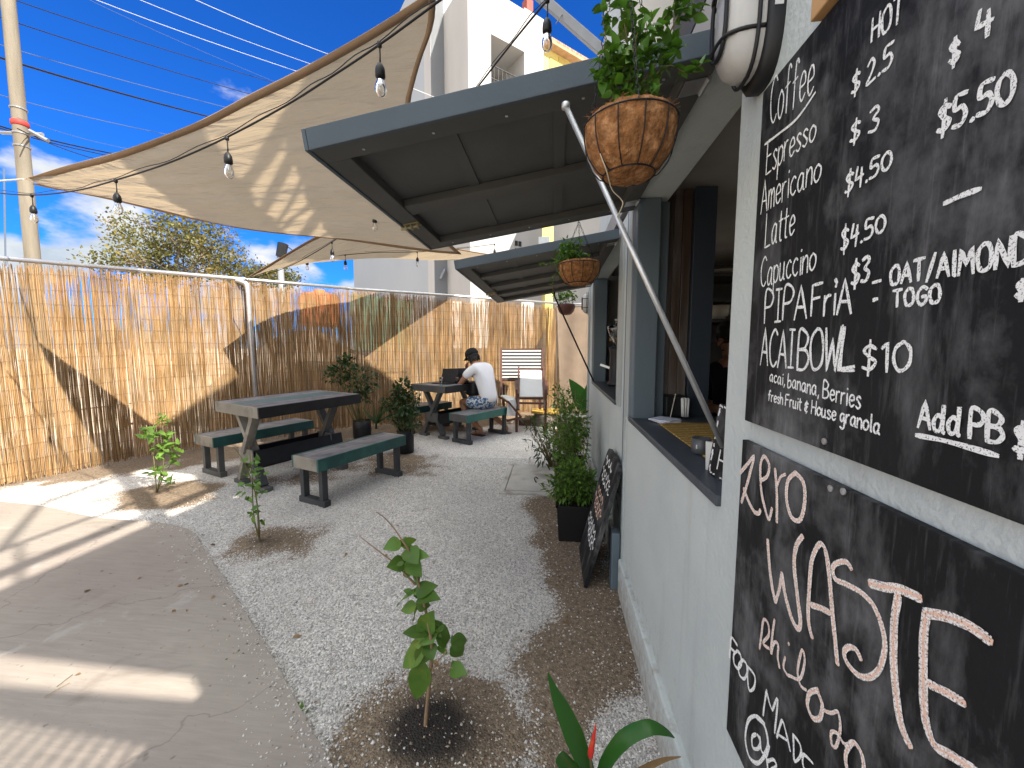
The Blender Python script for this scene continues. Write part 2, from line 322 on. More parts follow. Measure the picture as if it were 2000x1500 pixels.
# cheap value noise for numpy
_perm = rng.random((256, 256))
def vnoise(x, y):
    xi = np.floor(x).astype(int); yi = np.floor(y).astype(int); fx = x-xi; fy = y-yi
    fx = fx*fx*(3-2*fx); fy = fy*fy*(3-2*fy); g = lambda a, b: _perm[a % 256, b % 256]
    return (g(xi,yi)*(1-fx)+g(xi+1,yi)*fx)*(1-fy)+(g(xi,yi+1)*(1-fx)+g(xi+1,yi+1)*fx)*fy
def fbm(x, y, o=4):
    s = 0; a = 0.5
    for k in range(o): s = s + a*vnoise(x*2**k+17*k, y*2**k+9*k); a *= 0.5
    return s
sapA = onz(830,1440); sapB = onz(510,1066); sapC = onz(308,966)
def soil_mask(x, y):
    nn = (fbm(x*3.1, y*3.1)-0.47)*1.5 + (fbm(x*9+5, y*9)-0.47)*0.5
    def el(cx, cy, rx, ry, ang=0):
        dx = x-cx; dy = y-cy; c, s_ = math.cos(ang), math.sin(ang)
        return 1-np.sqrt(((dx*c+dy*s_)/rx)**2+((-dx*s_+dy*c)/ry)**2)
    m = el(sapA.x+0.06, sapA.y-0.02, 0.46, 0.34)
    m = np.maximum(m, el(sapB.x+0.06, sapB.y+0.06, 0.44, 0.46)*0.9)
    m = np.maximum(m, el(sapC.x+0.05, sapC.y, 0.6, 0.40))
    m = np.maximum(m, el(-2.5, 3.9, 0.7, 0.6)*0.7)
    m = np.maximum(m, el(-1.75, 4.2, 0.65, 0.6)*0.8)
    m = np.maximum(m, 1-np.abs((x-0.10+0.12*np.sin(y*2.2))/0.33)-np.clip((1.5-y)*1.2,0,9)-np.clip((y-3.25)*2,0,9))
    m = np.maximum(m, el(0.1, 3.9, 0.35, 0.8))
    # strip of bare earth along the reed fence
    d = (x-fpA.x)*fnrm.x+(y-fpA.y)*fnrm.y
    m = np.maximum(m, (0.40-d-0.25*np.clip((x+4.6)/1.5,0,1))*0.9)
    return np.clip((m*1.6+nn*1.0-0.10)*1.55, 0, 1)
def dark_mask(x, y):
    d = 1-np.sqrt(((x-sapA.x-0.03)/0.24)**2+((y-sapA.y+0.01)/0.17)**2); nn = (fbm(x*8, y*8)-0.47)*2
    e = 1-np.sqrt(((x-sapB.x)/0.12)**2+((y-sapB.y)/0.1)**2)
    e2 = 1-np.sqrt(((x+1.95)/0.3)**2+((y-4.72)/0.22)**2)
    return np.clip(np.maximum(np.maximum(d, e*0.45), e2*0.5)*1.9+nn*0.5, 0, 1)
def ground_z(x, y):
    z = 0.004 + 0.014*(fbm(x*1.7, y*1.7)-0.47) + 0.008*(fbm(x*7, y*7)-0.47)
    z = z + 0.035*np.exp(-(((x-sapA.x)/0.30)**2+((y-sapA.y)/0.24)**2))
    z = z + 0.03*np.exp(-(((x-sapB.x)/0.16)**2+((y-sapB.y)/0.13)**2))
    z = z + 0.02*np.exp(-(((x-sapC.x)/0.3)**2+((y-sapC.y)/0.25)**2))
    return z
def gz(x, y): return float(ground_z(np.array([x]), np.array([y]))[0])
step = 0.028
xs = np.arange(-6.4, 0.42, step); ys = np.arange(0.3, 8.4, step)
GX, GY = np.meshgrid(xs, ys); GZ = ground_z(GX, GY)
inside = ((GX-fpA.x)*fnrm.x+(GY-fpA.y)*fnrm.y) > -1.3
inside |= GY > 7.0
nx, ny = len(xs), len(ys)
vv = np.stack([GX, GY, GZ], -1).reshape(-1, 3)
idx = np.arange(nx*ny).reshape(ny, nx)
q = np.stack([idx[:-1,:-1], idx[:-1,1:], idx[1:,1:], idx[1:,:-1]], -1).reshape(-1, 4)
ip = in_path(GX, GY).reshape(-1); ins = inside.reshape(-1)
keep = (~(ip[q].all(1))) & ins[q].any(1)
q = q[keep]
def np_mesh(name, v, f, mat, k=4):
    me = bpy.data.meshes.new(name); me.vertices.add(len(v)); me.vertices.foreach_set('co', np.ascontiguousarray(v, np.float32).ravel())
    me.loops.add(f.size); me.loops.foreach_set('vertex_index', np.ascontiguousarray(f, np.int32).ravel())
    me.polygons.add(len(f)); me.polygons.foreach_set('loop_start', np.arange(0, f.size, k, dtype=np.int32))
    me.update(calc_edges=True); me.materials.append(mat)
    o = bpy.data.objects.new(name, me); COL.objects.link(o); return o
def gravel_mat():
    m = bpy.data.materials.new('crushed_limestone'); m.use_nodes = True; nt = m.node_tree; nt.nodes.clear(); N = nt.nodes.new; L = nt.links.new
    o = N('ShaderNodeOutputMaterial'); p = N('ShaderNodeBsdfPrincipled'); p.inputs['Roughness'].default_value = 0.9; p.inputs['Specular IOR Level'].default_value = 0.15
    tc = N('ShaderNodeTexCoord'); a = N('ShaderNodeAttribute'); a.attribute_name = 'soil'; sp = N('ShaderNodeSeparateColor'); L(a.outputs['Color'], sp.inputs[0])
    vo = N('ShaderNodeTexVoronoi'); vo.inputs['Scale'].default_value = 125; L(tc.outputs['Object'], vo.inputs['Vector'])
    sv = N('ShaderNodeSeparateColor'); L(vo.outputs['Color'], sv.inputs[0])
    ramp = N('ShaderNodeValToRGB'); e = ramp.color_ramp.elements; e[0].position = 0.0; e[0].color = (0.29,0.275,0.255,1); e[1].position = 1.0; e[1].color = (0.78,0.75,0.71,1)
    x = ramp.color_ramp.elements.new(0.35); x.color = (0.52,0.495,0.465,1)
    L(sv.outputs[0], ramp.inputs[0])
    n1 = N('ShaderNodeTexNoise'); n1.inputs['Scale'].default_value = 55; n1.inputs['Detail'].default_value = 6; L(tc.outputs['Object'], n1.inputs['Vector'])
    r1 = N('ShaderNodeValToRGB'); e = r1.color_ramp.elements; e[0].position = 0.3; e[0].color = (0.13,0.097,0.07,1); e[1].position = 0.72; e[1].color = (0.31,0.24,0.17,1); L(n1.outputs[0], r1.inputs[0])
    mx = N('ShaderNodeMix'); mx.data_type = 'RGBA'; L(ramp.outputs[0], mx.inputs[6]); L(r1.outputs[0], mx.inputs[7])
    # break the soil edge up with stones
    th = N('ShaderNodeMath'); th.operation = 'MULTIPLY_ADD'; th.inputs[1].default_value = -0.55; L(sv.outputs[1], th.inputs[0]); L(sp.outputs[0], th.inputs[2])
    sm_ = N('ShaderNodeMapRange'); sm_.inputs[1].default_value = -0.05; sm_.inputs[2].default_value = 0.35; L(th.outputs[0], sm_.inputs[0]); L(sm_.outputs[0], mx.inputs[0])
    md = N('ShaderNodeMix'); md.data_type = 'RGBA'; L(sp.outputs[1], md.inputs[0]); L(mx.outputs[2], md.inputs[6]); md.inputs[7].default_value = (0.035,0.030,0.027,1)
    n3 = N('ShaderNodeTexNoise'); n3.inputs['Scale'].default_value = 1.3; n3.inputs['Detail'].default_value = 4; L(tc.outputs['Object'], n3.inputs['Vector'])
    r3 = N('ShaderNodeMapRange'); r3.inputs[1].default_value = 0.3; r3.inputs[2].default_value = 0.7; r3.inputs[3].default_value = 0.85; r3.inputs[4].default_value = 1.12; L(n3.outputs[0], r3.inputs[0])
    vm = N('ShaderNodeVectorMath'); vm.operation = 'SCALE'; L(md.outputs[2], vm.inputs[0]); L(r3.outputs[0], vm.inputs['Scale'])
    L(vm.outputs[0], p.inputs['Base Color'])
    b = N('ShaderNodeBump'); b.inputs['Strength'].default_value = 0.8; b.inputs['Distance'].default_value = 0.006
    inv = N('ShaderNodeMath'); inv.operation = 'MULTIPLY_ADD'; inv.inputs[1].default_value = -1.6; L(vo.outputs['Distance'], inv.inputs[0]); L(n1.outputs[0], inv.inputs[2])
    L(inv.outputs[0], b.inputs['Height']); L(b.outputs[0], p.inputs['Normal']); L(p.outputs[0], o.inputs[0]); return m
go = struct(np_mesh('gravel', vv, q, gravel_mat()))
sm_ = soil_mask(vv[:,0], vv[:,1]); dm_ = dark_mask(vv[:,0], vv[:,1])
att = go.data.color_attributes.new('soil', 'FLOAT_COLOR', 'POINT')
att.data.foreach_set('color', np.stack([sm_, dm_, 0*sm_, 1+0*sm_], -1).astype(np.float32).ravel())
go.data.polygons.foreach_set('use_smooth', [True]*len(go.data.polygons))
# loose stones over the near gravel
def scatter(name, n, mat, soilw, rmin, rmax, ymax):
    x = rng.uniform(-3.2, 0.37, n*3); y = 1.0+rng.random(n*3)**1.5*(ymax-1.0)
    s = soil_mask(x, y); d = dark_mask(x, y)
    pr = np.where(soilw, s*0.8+0.02, (1-s)*1.0+0.07)*(1-0.75*d)
    ip_ = in_path(x, y); nearedge = ip_ & ~(in_path(x+0.05, y+0.03) & in_path(x+0.02, y+0.05)); faredge = ip_ & ~in_path(x+0.16, y+0.10)
    ok = (rng.random(n*3) < np.where(nearedge, 0.22, np.where(faredge, 0.035, pr*(~ip_)))) & ((x > -1.0-0.95*y))
    x = x[ok][:n]; y = y[ok][:n]; n = len(x)
    r = rmin+(rmax-rmin)*rng.random(n)**2.4
    base = np.array([(1,0,0),(0,1,0),(-1,0,0),(0,-1,0),(0,0,1),(0,0,-1)], float)
    V = base[None]*np.stack([rng.uniform(.7,1.25,n), rng.uniform(.6,1.0,n), rng.uniform(.45,.8,n)], -1)[:,None,:]
    V = V + rng.normal(0, .14, V.shape)
    a = rng.uniform(0, 2*PI, n); t = rng.normal(0, .5, n)
    c, s_ = np.cos(a)[:,None], np.sin(a)[:,None]; X = V[...,0]*c-V[...,1]*s_; Y = V[...,0]*s_+V[...,1]*c
    c, s_ = np.cos(t)[:,None], np.sin(t)[:,None]; Y, Z = Y*c-V[...,2]*s_, Y*s_+V[...,2]*c
    z = np.where(in_path(x, y), 0.021, ground_z(x, y))
    P = np.stack([X*r[:,None]+x[:,None], Y*r[:,None]+y[:,None], Z*r[:,None]+(z+r*0.25)[:,None]], -1).reshape(-1,3)
    F = np.array([(0,1,4),(1,2,4),(2,3,4),(3,0,4),(1,0,5),(2,1,5),(3,2,5),(0,3,5)])
    F = (F[None]+(np.arange(n)*6)[:,None,None]).reshape(-1,3)
    o = np_mesh(name, P, F, mat, 3); o['kind'] = 'stuff'; return o
scatter('gravel_stones', 90000, pm('limestone_chip', (0.53,0.51,0.48), 0.88, 0.12, 40, island=0.36), False, 0.0026, 0.0074, 4.6)
scatter('soil_crumbs', 16000, pm('soil_crumb', (0.27,0.22,0.165), 0.9, 0.2, 40, island=0.6), True, 0.0018, 0.0075, 4.4)
# dry leaves and twigs dropped on the yard
R = random.Random(44); mb = MB()
for k in range(170):
    x = R.uniform(-3.6, 0.3); y = R.uniform(1.05, 5.6)
    if x < -1.0-0.95*y: continue
    z = 0.026 if bool(in_path(np.array([x]), np.array([y]))[0]) else gz(x, y)+0.008
    a = R.uniform(0, 2*PI)
    if R.random() < .62: l = R.uniform(.015,.042); mb.leaf((x,y,z), (math.cos(a),math.sin(a),R.uniform(0,.25)), (R.gauss(0,.3),R.gauss(0,.3),1), l, l*.45, R.uniform(.1,.6), .4, 4, .6)
    else: l = R.uniform(.03,.09); mb.tube([(x,y,z+.002),(x+l*.5*math.cos(a)+.004,y+l*.5*math.sin(a),z+.006),(x+l*math.cos(a),y+l*math.sin(a),z+.002)],.0012,4)
o = mb.build('leaf_litter', pm('dry_litter',(0.20,0.125,0.06),0.8,0.2,20,island=0.5)); o['kind'] = 'stuff'
# inspection hatch set in the gravel
hq = [onz(990,958), onz(1082,962), onz(1082,912), onz(1005,912)]
t = thing('inspection_hatch', 'square concrete inspection hatch set flush in the gravel beside the cafe wall', 'hatch', (-0.21,3.9,0))
cm_ = pm('hatch_concrete', (0.40,0.385,0.355), 0.85, 0.14, 5, 0.4, 40, col2=(0.26,0.24,0.21), c2scale=4)
x0, x1, y0, y1 = -0.44, 0.02, 3.50, 4.28
mb = MB(); F_ = 0.055
for b in ((x0-F_,x1+F_,y0-F_,y0-0.008),(x0-F_,x1+F_,y1+0.008,y1+F_),(x0-F_,x0-0.008,y0-0.008,y1+0.008),(x1+0.008,x1+F_,y0-0.008,y1+0.008)): mb.box(*b, -0.05, 0.020)
mb.build('frame', cm_, t, bevel=0.004)
mb = MB(); mb.box(x0, x1, y0, y1, -0.05, 0.027); mb.build('lid', cm_, t, bevel=0.005)
mb = MB(); mb.tube(catmull([(-0.16,3.72,0.028),(-0.18,3.75,0.052),(-0.17,3.81,0.052),(-0.15,3.84,0.028)],4), 0.006); mb.build('handle', M['dark_wood'], t)
# ------------------------------------------------------------------ reed fence
def reeds(A, B, name, parent, mat, pitch=0.0024, ztop=2.13, ztop2=2.13):
    A = np.array(A[:2]); B = np.array(B[:2]); Lh = np.hypot(*(B-A)); u = (B-A)/Lh; nrm = np.array([u[1], -u[0]])
    n = int(Lh/pitch)
    s = (np.arange(n)+rng.uniform(-.5,.5,n))*pitch
    gap = rng.random(n) < (0.03+0.16*np.clip(fbm(s*1.3, s*0+3)*2-0.85, 0, 1)); s = s[~gap]; n = len(s)
    r = rng.uniform(0.0022, 0.0043, n); r[rng.random(n) < 0.05] *= 1.25
    off = rng.normal(0, 0.006, n); lean = rng.normal(0, 0.012, n); bow = rng.normal(0, 0.007, n)
    z0 = rng.uniform(-0.01, 0.06, n); z1 = ztop+(ztop2-ztop)*s/Lh+rng.normal(0, 0.035, n)-0.25*(rng.random(n) < 0.10)*rng.random(n) - 0.05*np.clip(fbm(s*2, s*0)*3-1.2,0,1)
    lv = np.linspace(0, 1, 5)
    V = np.zeros((n, 5, 3, 3))
    for k, tt in enumerate(lv):
        ss = s+lean*(tt-.5)*2+bow*math.sin(PI*tt)+rng.normal(0,.0015,n); oo = off+bow*0.6*math.sin(2*PI*tt); zz = z0+(z1-z0)*tt
        for j in range(3):
            a = 2*PI*j/3+rng.uniform(0, .3); rr = r*(1.0 if tt < .8 else .75)
            ps = ss+rr*math.cos(a); po = oo+rr*math.sin(a)
            V[:,k,j,0] = A[0]+u[0]*ps+nrm[0]*po; V[:,k,j,1] = A[1]+u[1]*ps+nrm[1]*po; V[:,k,j,2] = zz
    F = []
    for k in range(4):
        for j in range(3): F.append((k*3+j, k*3+(j+1) % 3, (k+1)*3+(j+1) % 3, (k+1)*3+j))
    F = (np.array(F)[None]+(np.arange(n)*15)[:,None,None]).reshape(-1, 4)
    o = np_mesh(name, V.reshape(-1,3), F, mat); attach(o, parent); return o
def reed_mat():
    m = pm('dry_reed', (0.60,0.41,0.205), 0.6, 0.0, island=0.0, trans=0.38, tcol=(1.0,0.82,0.55))
    nt = m.node_tree; N = nt.nodes.new; L = nt.links.new
    src = [x for x in nt.nodes if x.type == 'RGB'][0].outputs[0]; tgt = [l.to_socket for l in list(src.links)]
    g = N('ShaderNodeNewGeometry'); rp = N('ShaderNodeValToRGB'); e = rp.color_ramp.elements
    e[0].color = (0.25,0.14,0.06,1); e[1].color = (0.76,0.58,0.35,1)
    a = rp.color_ramp.elements.new(0.25); a.color = (0.45,0.265,0.11,1); b = rp.color_ramp.elements.new(0.62); b.color = (0.58,0.38,0.175,1)
    L(g.outputs['Random Per Island'], rp.inputs[0])
    tc = N('ShaderNodeTexCoord'); mp = N('ShaderNodeMapping'); mp.inputs['Scale'].default_value = (9,9,2.2); L(tc.outputs['Object'], mp.inputs[0])
    n1 = N('ShaderNodeTexNoise'); n1.inputs['Scale'].default_value = 1.0; n1.inputs['Detail'].default_value = 4; L(mp.outputs[0], n1.inputs['Vector'])
    r1 = N('ShaderNodeMapRange'); r1.inputs[1].default_value = .3; r1.inputs[2].default_value = .7; r1.inputs[3].default_value = .72; r1.inputs[4].default_value = 1.22; L(n1.outputs[0], r1.inputs[0])
    v = N('ShaderNodeVectorMath'); v.operation = 'SCALE'; L(rp.outputs[0], v.inputs[0]); L(r1.outputs[0], v.inputs['Scale'])
    for t in tgt: L(v.outputs[0], t)
    return m
rmat = reed_mat(); wire = pm('rusty_wire', (0.16,0.10,0.06), 0.6, 0.1)
fL = fC - fdir*9.6
def fence(P, Zr, label, posts):
    """P: corner points on the ground, Zr: rail height at each"""
    t = thing('reed_fence', label, 'fence', P[len(P)//2], 'reed screens round the yard')
    for A, B, za, zb in zip(P, P[1:], Zr, Zr[1:]):
        reeds(A, B, 'reed_screen', t, rmat, 0.0024, za-0.055, zb-0.055)
        u = (B-A).normalized(); nn = Vector((u.y, -u.x, 0)); Lf = (B-A).length
        for k in range(15):
            mb = MB(); f = (k+0.6)/15.5; pts = [A+u*s+nn*0.012+Vector((0,0,(za+(zb-za)*s/Lf)*f+0.010*math.sin(s*2.1+k)+0.006*math.sin(s*7+2*k))) for s in np.arange(0, Lf, 0.2)]
            mb.tube(pts, 0.0015, 3); mb.build('binding_wire', wire, t)
        mb = MB(); mb.tube([A+Vector((0,0,za)), B+Vector((0,0,zb))], 0.024, 10); mb.build('rail', M['steel'], t, True)
        for (px_, kind) in posts:
            q = onpl(px_, 700, A, nn); s_ = (Vector((q.x,q.y,0))-A).dot(u)
            if not 0 <= s_ <= Lf: continue
            p = A+u*s_-nn*0.055; mb = MB(); mb.tube([p+Vector((0,0,-0.1)), p+Vector((0,0,za+(zb-za)*s_/Lf-0.03))], 0.028, 10)
            mb.build('post', M['grey_pipe'] if kind else M['grey_wood'], t, True)
    return t
fA0 = onz(0,951); fP1 = onz(300,889); fP2 = onz(690,835); fC = onz(1085,806)
for q in (fA0, fP1, fP2, fC): q.z = 0
def railz(px, py, A, B): u = (B-A).normalized(); return onpl(px, py, A, Vector((u.y,-u.x,0))).z
zA = railz(0,507,fA0,fP1); zP1 = railz(300,532,fA0,fP1); zP2 = railz(690,564,fP1,fP2); zC = railz(1085,592,fP2,fC)
fL = fA0-(fP1-fA0)*1.6
fdir = (fP2-fP1).normalized(); fnrm = Vector((fdir.y,-fdir.x,0)); fpA = fP1
ft = fence([fL, fP1, fP2, fC], [zA-(zP1-zA)*1.6, zP1, zP2, zC], 'long sunlit reed fence with a pipe rail running behind the picnic tables', [(455,0),(566,1),(770,0),(960,1)])
# bent brace pipe coming off the rail into the yard
br = onpl(462,547,fpA,fnrm); mb = MB()
b0 = Vector((br.x,br.y,br.z)); b1 = b0+fnrm*0.13+fdir*0.10+Vector((0,0,-0.09)); foot = onz(494,850); b2 = Vector((b1.x+0.02,b1.y+0.02,-0.05))
mb.tube(catmull([b0, b0.lerp(b1,0.6)+Vector((0,0,0.02)), b1, b1.lerp(b2,0.12)],5)+[b2], 0.032, 12); mb.build('brace_pipe', M['steel'], ft, True)
fR = Vector((2.3, fC.y+0.15, 0)); fC2 = fC+Vector((0.02,0.03,0))
ft2 = fence([fC2, fR], [zC-0.02, zC-0.02], 'short shaded reed fence closing the yard behind the cafe corner', [(1120,1)])
# grey shade cloth hung over the short fence
t = thing('shade_cloth', 'grey brown mesh cloth draped over the short reed fence by the cafe corner', 'cloth', (0.6,fC.y-0.05,0))
mb = MB(); nu, nv = 22, 16
for j in range(nv+1):
    for i in range(nu+1):
        a = i/nu; b = j/nv; x = 0.05+a*1.5; z = (zC-0.05)*(1-b)+0.02*b
        y = fC.y-0.05+0.02*math.sin(a*17+b*2)+0.02*math.sin(a*7)-0.10*b*b
        mb.v.append((x+0.10*b*(1-a), y, z))
for j in range(nv):
    for i in range(nu):
        a = j*(nu+1)+i; mb.f.append((a,a+1,a+nu+2,a+nu+1)); mb.mi.append(0)
mb.build('mesh_drape', pm('brown_mesh', (0.34,0.27,0.21), 0.9, 0.12, 5, 0.2, 30, trans=0.25, alpha=0.72), t, True)
mb = MB(); mb.tube([(0.03,fC.y-0.06,zC-0.06),(1.55,fC.y-0.06,zC-0.06)],0.008,6); mb.build('hem', M['grey_pipe'], t)
# netting hung in a triangle in the fence corner
cdir = (fC-fP2).normalized(); cn = Vector((cdir.y,-cdir.x,0)); nA = onpl(1066,640,fC+cn*0.05,cn); nB = onpl(1005,745,fC+cn*0.05,cn); nC = onpl(1066,800,fC+cn*0.05,cn)
mb = MB(); k = 10
for i in range(k+1):
    for j in range(k+1-i):
        a = i/k; b = j/k; sag = 0.25*a*(1-a-b)
        p = nA*(1-a-b)+nB*a+nC*b; p = p + (nC-nB).normalized()*sag*0.5; mb.v.append(tuple(p+cn*(0.02*math.sin(9*a+5*b))))
def ti(i,j): return sum(k+1-q for q in range(i))+j
for i in range(k):
    for j in range(k-i):
        mb.f.append((ti(i,j),ti(i+1,j),ti(i,j+1))); mb.mi.append(0)
        if j < k-i-1: mb.f.append((ti(i+1,j),ti(i+1,j+1),ti(i,j+1))); mb.mi.append(0)
tag(mb.build('netting', pm('black_netting', (0.06,0.05,0.04), 0.9, 0.1, alpha=0.6), None, True), 'dark triangular net hanging in the reed fence corner behind the deck chairs', 'net')
# ------------------------------------------------------------------ cafe
WX = 0.385
cafe = thing('cafe_building', 'grey painted cafe with propped open serving shutters along the right side', 'building', (WX, 2.2, 0))
WL, WR = 2.02, 0.905       # window 1: far and near edge
SILL = 1.0
V0, V1 = 2.48, 4.12        # window 2
TOP = 2.02
mb = MB()                  # front wall, laid out round the two openings
mb.box(WX, WX+0.14, -3.0, 0.28, 0.0, 1.86); mb.box(WX, WX+0.14, 0.28, WR, 0.0, 2.10)
mb.box(WX, WX+0.14, WR, 2.10, 0.0, SILL-0.012)
mb.box(WX, WX+0.14, WL+0.0, 2.10, SILL-0.012, 2.10)
mb.box(WX, WX+0.14, WR, WL, TOP+0.02, 2.10)
o = mb.build('wall', M['wall'], cafe); o['label'] = 'near grey block wall below and beside the serving hatch'
FX = WX+0.018
mb = MB()
mb.box(FX, FX+0.12, 2.10, V0, 0.0, 2.10); mb.box(FX, FX+0.12, V0, V1, 0.0, SILL-0.012); mb.box(FX, FX+0.12, V1, 4.50, 0, 2.10); mb.box(FX, FX+0.12, V0, V1, TOP+0.02, 2.10)
o = mb.build('wall', M['wall'], cafe); o['label'] = 'far grey panel wall round the second window'
mb = MB(); mb.box(WX-0.022, WX+0.01, -3.0, 2.08, 0, 0.20); mb.build('plinth', M['wall'], cafe, bevel=0.008)
mb = MB(); mb.box(WX-0.012, WX+0.03, 2.14, 4.49, 0, 0.20); mb.build('plinth', M['wall'], cafe, bevel=0.008)
# end wall, back wall, ceiling, floor of the kitchen (a dim box with the two openings, and an unseen gap added to let light in)
inner = pm('kitchen_wall', (0.30,0.29,0.27), 0.7, 0.15, 4)
mb = MB(); mb.box(FX+0.12, 3.4, 4.40, 4.50, 0, 2.4); mb.box(WX+0.14, 3.3, 0.285, 0.36, 0, 2.129); mb.box(3.3, 3.4, 0.28, 2.2, 0, 2.129); mb.box(3.3,3.4,3.3,4.399,0,2.129); mb.box(3.3,3.4,2.201,3.299,0,0.9)
mb.build('side_wall', inner, cafe)
mb = MB(); mb.box(WX-0.0, 3.4, 0.282, 4.50, 2.13, 2.25); mb.build('ceiling', inner, cafe)
mb = MB(); mb.box(WX+0.14, 3.3, 0.36, 4.4, 0.0, 0.05); mb.build('floor', inner, cafe)
# corner battens and the pipe where the two wall planes meet
mb = MB(); mb.box(WX-0.006, WX+0.02, 2.085, 2.125, 0, 2.08); mb.build('batten', M['wall_trim'], cafe, bevel=0.003)
mb = MB(); mb.tube([(WX+0.010,2.150,0.0),(WX+0.010,2.150,2.06)], 0.016, 10); mb.build('pipe', M['trim_dark'], cafe, True)
mb = MB(); mb.box(WX-0.004, WX+0.03, 4.44, 4.50, 0.2, 2.08); mb.build('batten', M['wall_trim'], cafe, bevel=0.003)
mb = MB(); mb.box(WX-0.055, WX-0.01, 2.10, 2.17, 0.0, 0.33); mb.build('pipe_cover', M['trim_dark'], cafe, bevel=0.006)
# window frames
mb = MB()
mb.box(WX-0.004, WX+0.155, WL-0.055, WL+0.002, SILL, TOP+0.02); mb.box(WX-0.004, WX+0.10, WL-0.115, WL-0.057, SILL, TOP+0.02)
mb.build('window_frame', M['trim_dark'], cafe, bevel=0.004)
mb = MB(); mb.box(WX-0.009, WX+0.004, WL-0.012, WL+0.050, SILL-0.008, TOP+0.015); mb.build('window_trim', M['wall_trim'], cafe, bevel=0.003)
mb = MB(); mb.box(WX-0.012, WX+0.145, WR-0.0, WL-0.055, SILL-0.014, SILL+0.012); mb.build('sill', M['sill'], cafe, bevel=0.004)
mb = MB(); mb.box(WX+0.15, 0.93, WR-0.4, WL, SILL-0.04, SILL+0.008); mb.build('counter', M['sill'], cafe)
mb = MB()
mb.box(FX-0.008, FX+0.14, V1-0.06, V1+0.01, SILL, TOP+0.02); mb.box(FX-0.006, FX+0.14, V0-0.008, V0+0.05, SILL, TOP+0.02); mb.box(FX-0.004, FX+0.12, V1-0.125, V1-0.062, SILL, TOP+0.02)
mb.build('window_frame', M['trim_dark'], cafe, bevel=0.004)
mb = MB(); mb.box(FX-0.012, FX+0.3, V0+0.05, V1-0.06, SILL-0.014, SILL+0.012); mb.build('sill', M['sill'], cafe, bevel=0.003)
mb = MB(); mb.box(FX-0.012, FX+0.004, V0-0.14, V0-0.01, SILL, TOP+0.02); mb.build('window_trim', M['wall_trim'], cafe, bevel=0.003)
# plank partition and blue pillar inside the first window
wood = pm('brown_plank', (0.085,0.052,0.036), 0.36, 0.35, 2.5, 0.2, 25, island=0.25, stretch=(7,7,0.7), col2=(0.19,0.17,0.155), c2scale=1.1, c2lo=0.5, c2hi=0.7)
mb = MB()
for k in range(3): mb.box(0.535+k*0.044, 0.577+k*0.044, 2.03+0.002*k, 2.06, 1.008, 2.12)
mb.build('plank_partition', wood, cafe, bevel=0.003)
mb = MB(); mb.box(0.668, 0.772, 2.015, 2.07, 1.008, 2.12); mb.build('pillar', pm('navy_post',(0.035,0.045,0.06),0.5,0.1), cafe, bevel=0.004)
# kitchen shelves seen past the pillar
mb = MB()
for z in (1.40, 1.56, 1.73, 1.93): mb.box(0.95, 3.2, 3.35, 3.75, z, z+0.03)
mb.box(0.95, 3.2, 3.76, 3.80, 0.1, 2.1)
mb.build('kitchen_shelf', pm('shelf_board',(0.05,0.048,0.045),0.5,0.2), cafe)
mb = MB(); mb.box(FX+0.15, 0.9, 3.9, 4.0, 1.42, 1.455); mb.build('shelf', pm('pine_shelf',(0.42,0.25,0.10),0.5,0.2,6), cafe, bevel=0.003)
# shutters, hinged over the openings and propped out
def shutter(y0, y1, L, zt, zo, ncross, label):
    H = Vector((WX-0.004, 0, zt)); d = Vector((-(L), 0, zo-zt)); l = d.length; d.normalize(); nrm = Vector((-d.z, 0, d.x)) if d.x > 0 else Vector((d.z, 0, -d.x)); 
    if nrm.z < 0: nrm = -nrm
    Mx = Matrix(((d.x,0,nrm.x,H.x),(0,1,0,0),(d.z,0,nrm.z,H.z),(0,0,0,1)))
    T = 0.045
    mb = MB(); mb.box(0.0, l, y0, y1, T-0.012, T, Mx); p = mb.build('awning_shutter', M['shutter_under'], cafe); p['label'] = label
    mb = MB(); mb.box(0, l, y0, y0+0.07, 0, T-0.0125, Mx); mb.box(0, l, y1-0.07, y1, 0, T-0.0125, Mx)
    mb.box(l-0.07, l-0.0005, y0+0.0705, y1-0.0705, 0, T-0.0125, Mx); mb.box(0.0005, 0.07, y0+0.0705, y1-0.0705, 0, T-0.0125, Mx)
    mb.build('frame', M['shutter_under'], p, bevel=0.003)
    # painted fascia faces on the outside of the frame
    mb = MB(); mb.box(-0.002, l+0.001, y0-0.012, y0-0.0005, -0.002, T+0.008, Mx); mb.box(-0.002, l+0.001, y1+0.0005, y1+0.012, -0.002, T+0.008, Mx); mb.box(l+0.0015, l+0.013, y0-0.012, y1+0.012, -0.002, T+0.008, Mx)
    mb.build('fascia', M['shutter'], p, bevel=0.002)
    mb = MB()
    for k in range(ncross):
        yy = y0+(y1-y0)*(k+1)/(ncross+1); mb.box(0.0705, l-0.0705, yy-0.045, yy+0.045, 0.004, T-0.0126, Mx)
    mb.build('cross_rail', M['shutter_under'], p, bevel=0.003)
    mb = MB()
    for k in range(ncross+1):
        a = y0+(y1-y0)*k/(ncross+1); b = y0+(y1-y0)*(k+1)/(ncross+1)
        a += 0.0705 if k == 0 else 0.0455; b -= 0.0705 if k == ncross else 0.0455
        for fx in (0.36, 0.66): mb.box(l*fx-0.018, l*fx+0.018, a, b, T-0.018, T-0.0127, Mx)
    mb.build('batten', M['shutter_under'], p)
    return p, Mx, l
s1, M1, l1 = shutter(1.0, 2.0, 1.015, 2.022, 1.862, 1, 'near shutter with one cross rail and a brass bolt')
s2, M2, l2 = shutter(2.42, 4.22, 0.985, 2.00, 1.842, 3, 'far shutter with sunlight through its gaps')
brass = pm('dull_brass',(0.30,0.27,0.16),0.4,0.15,20,metal=0.6)
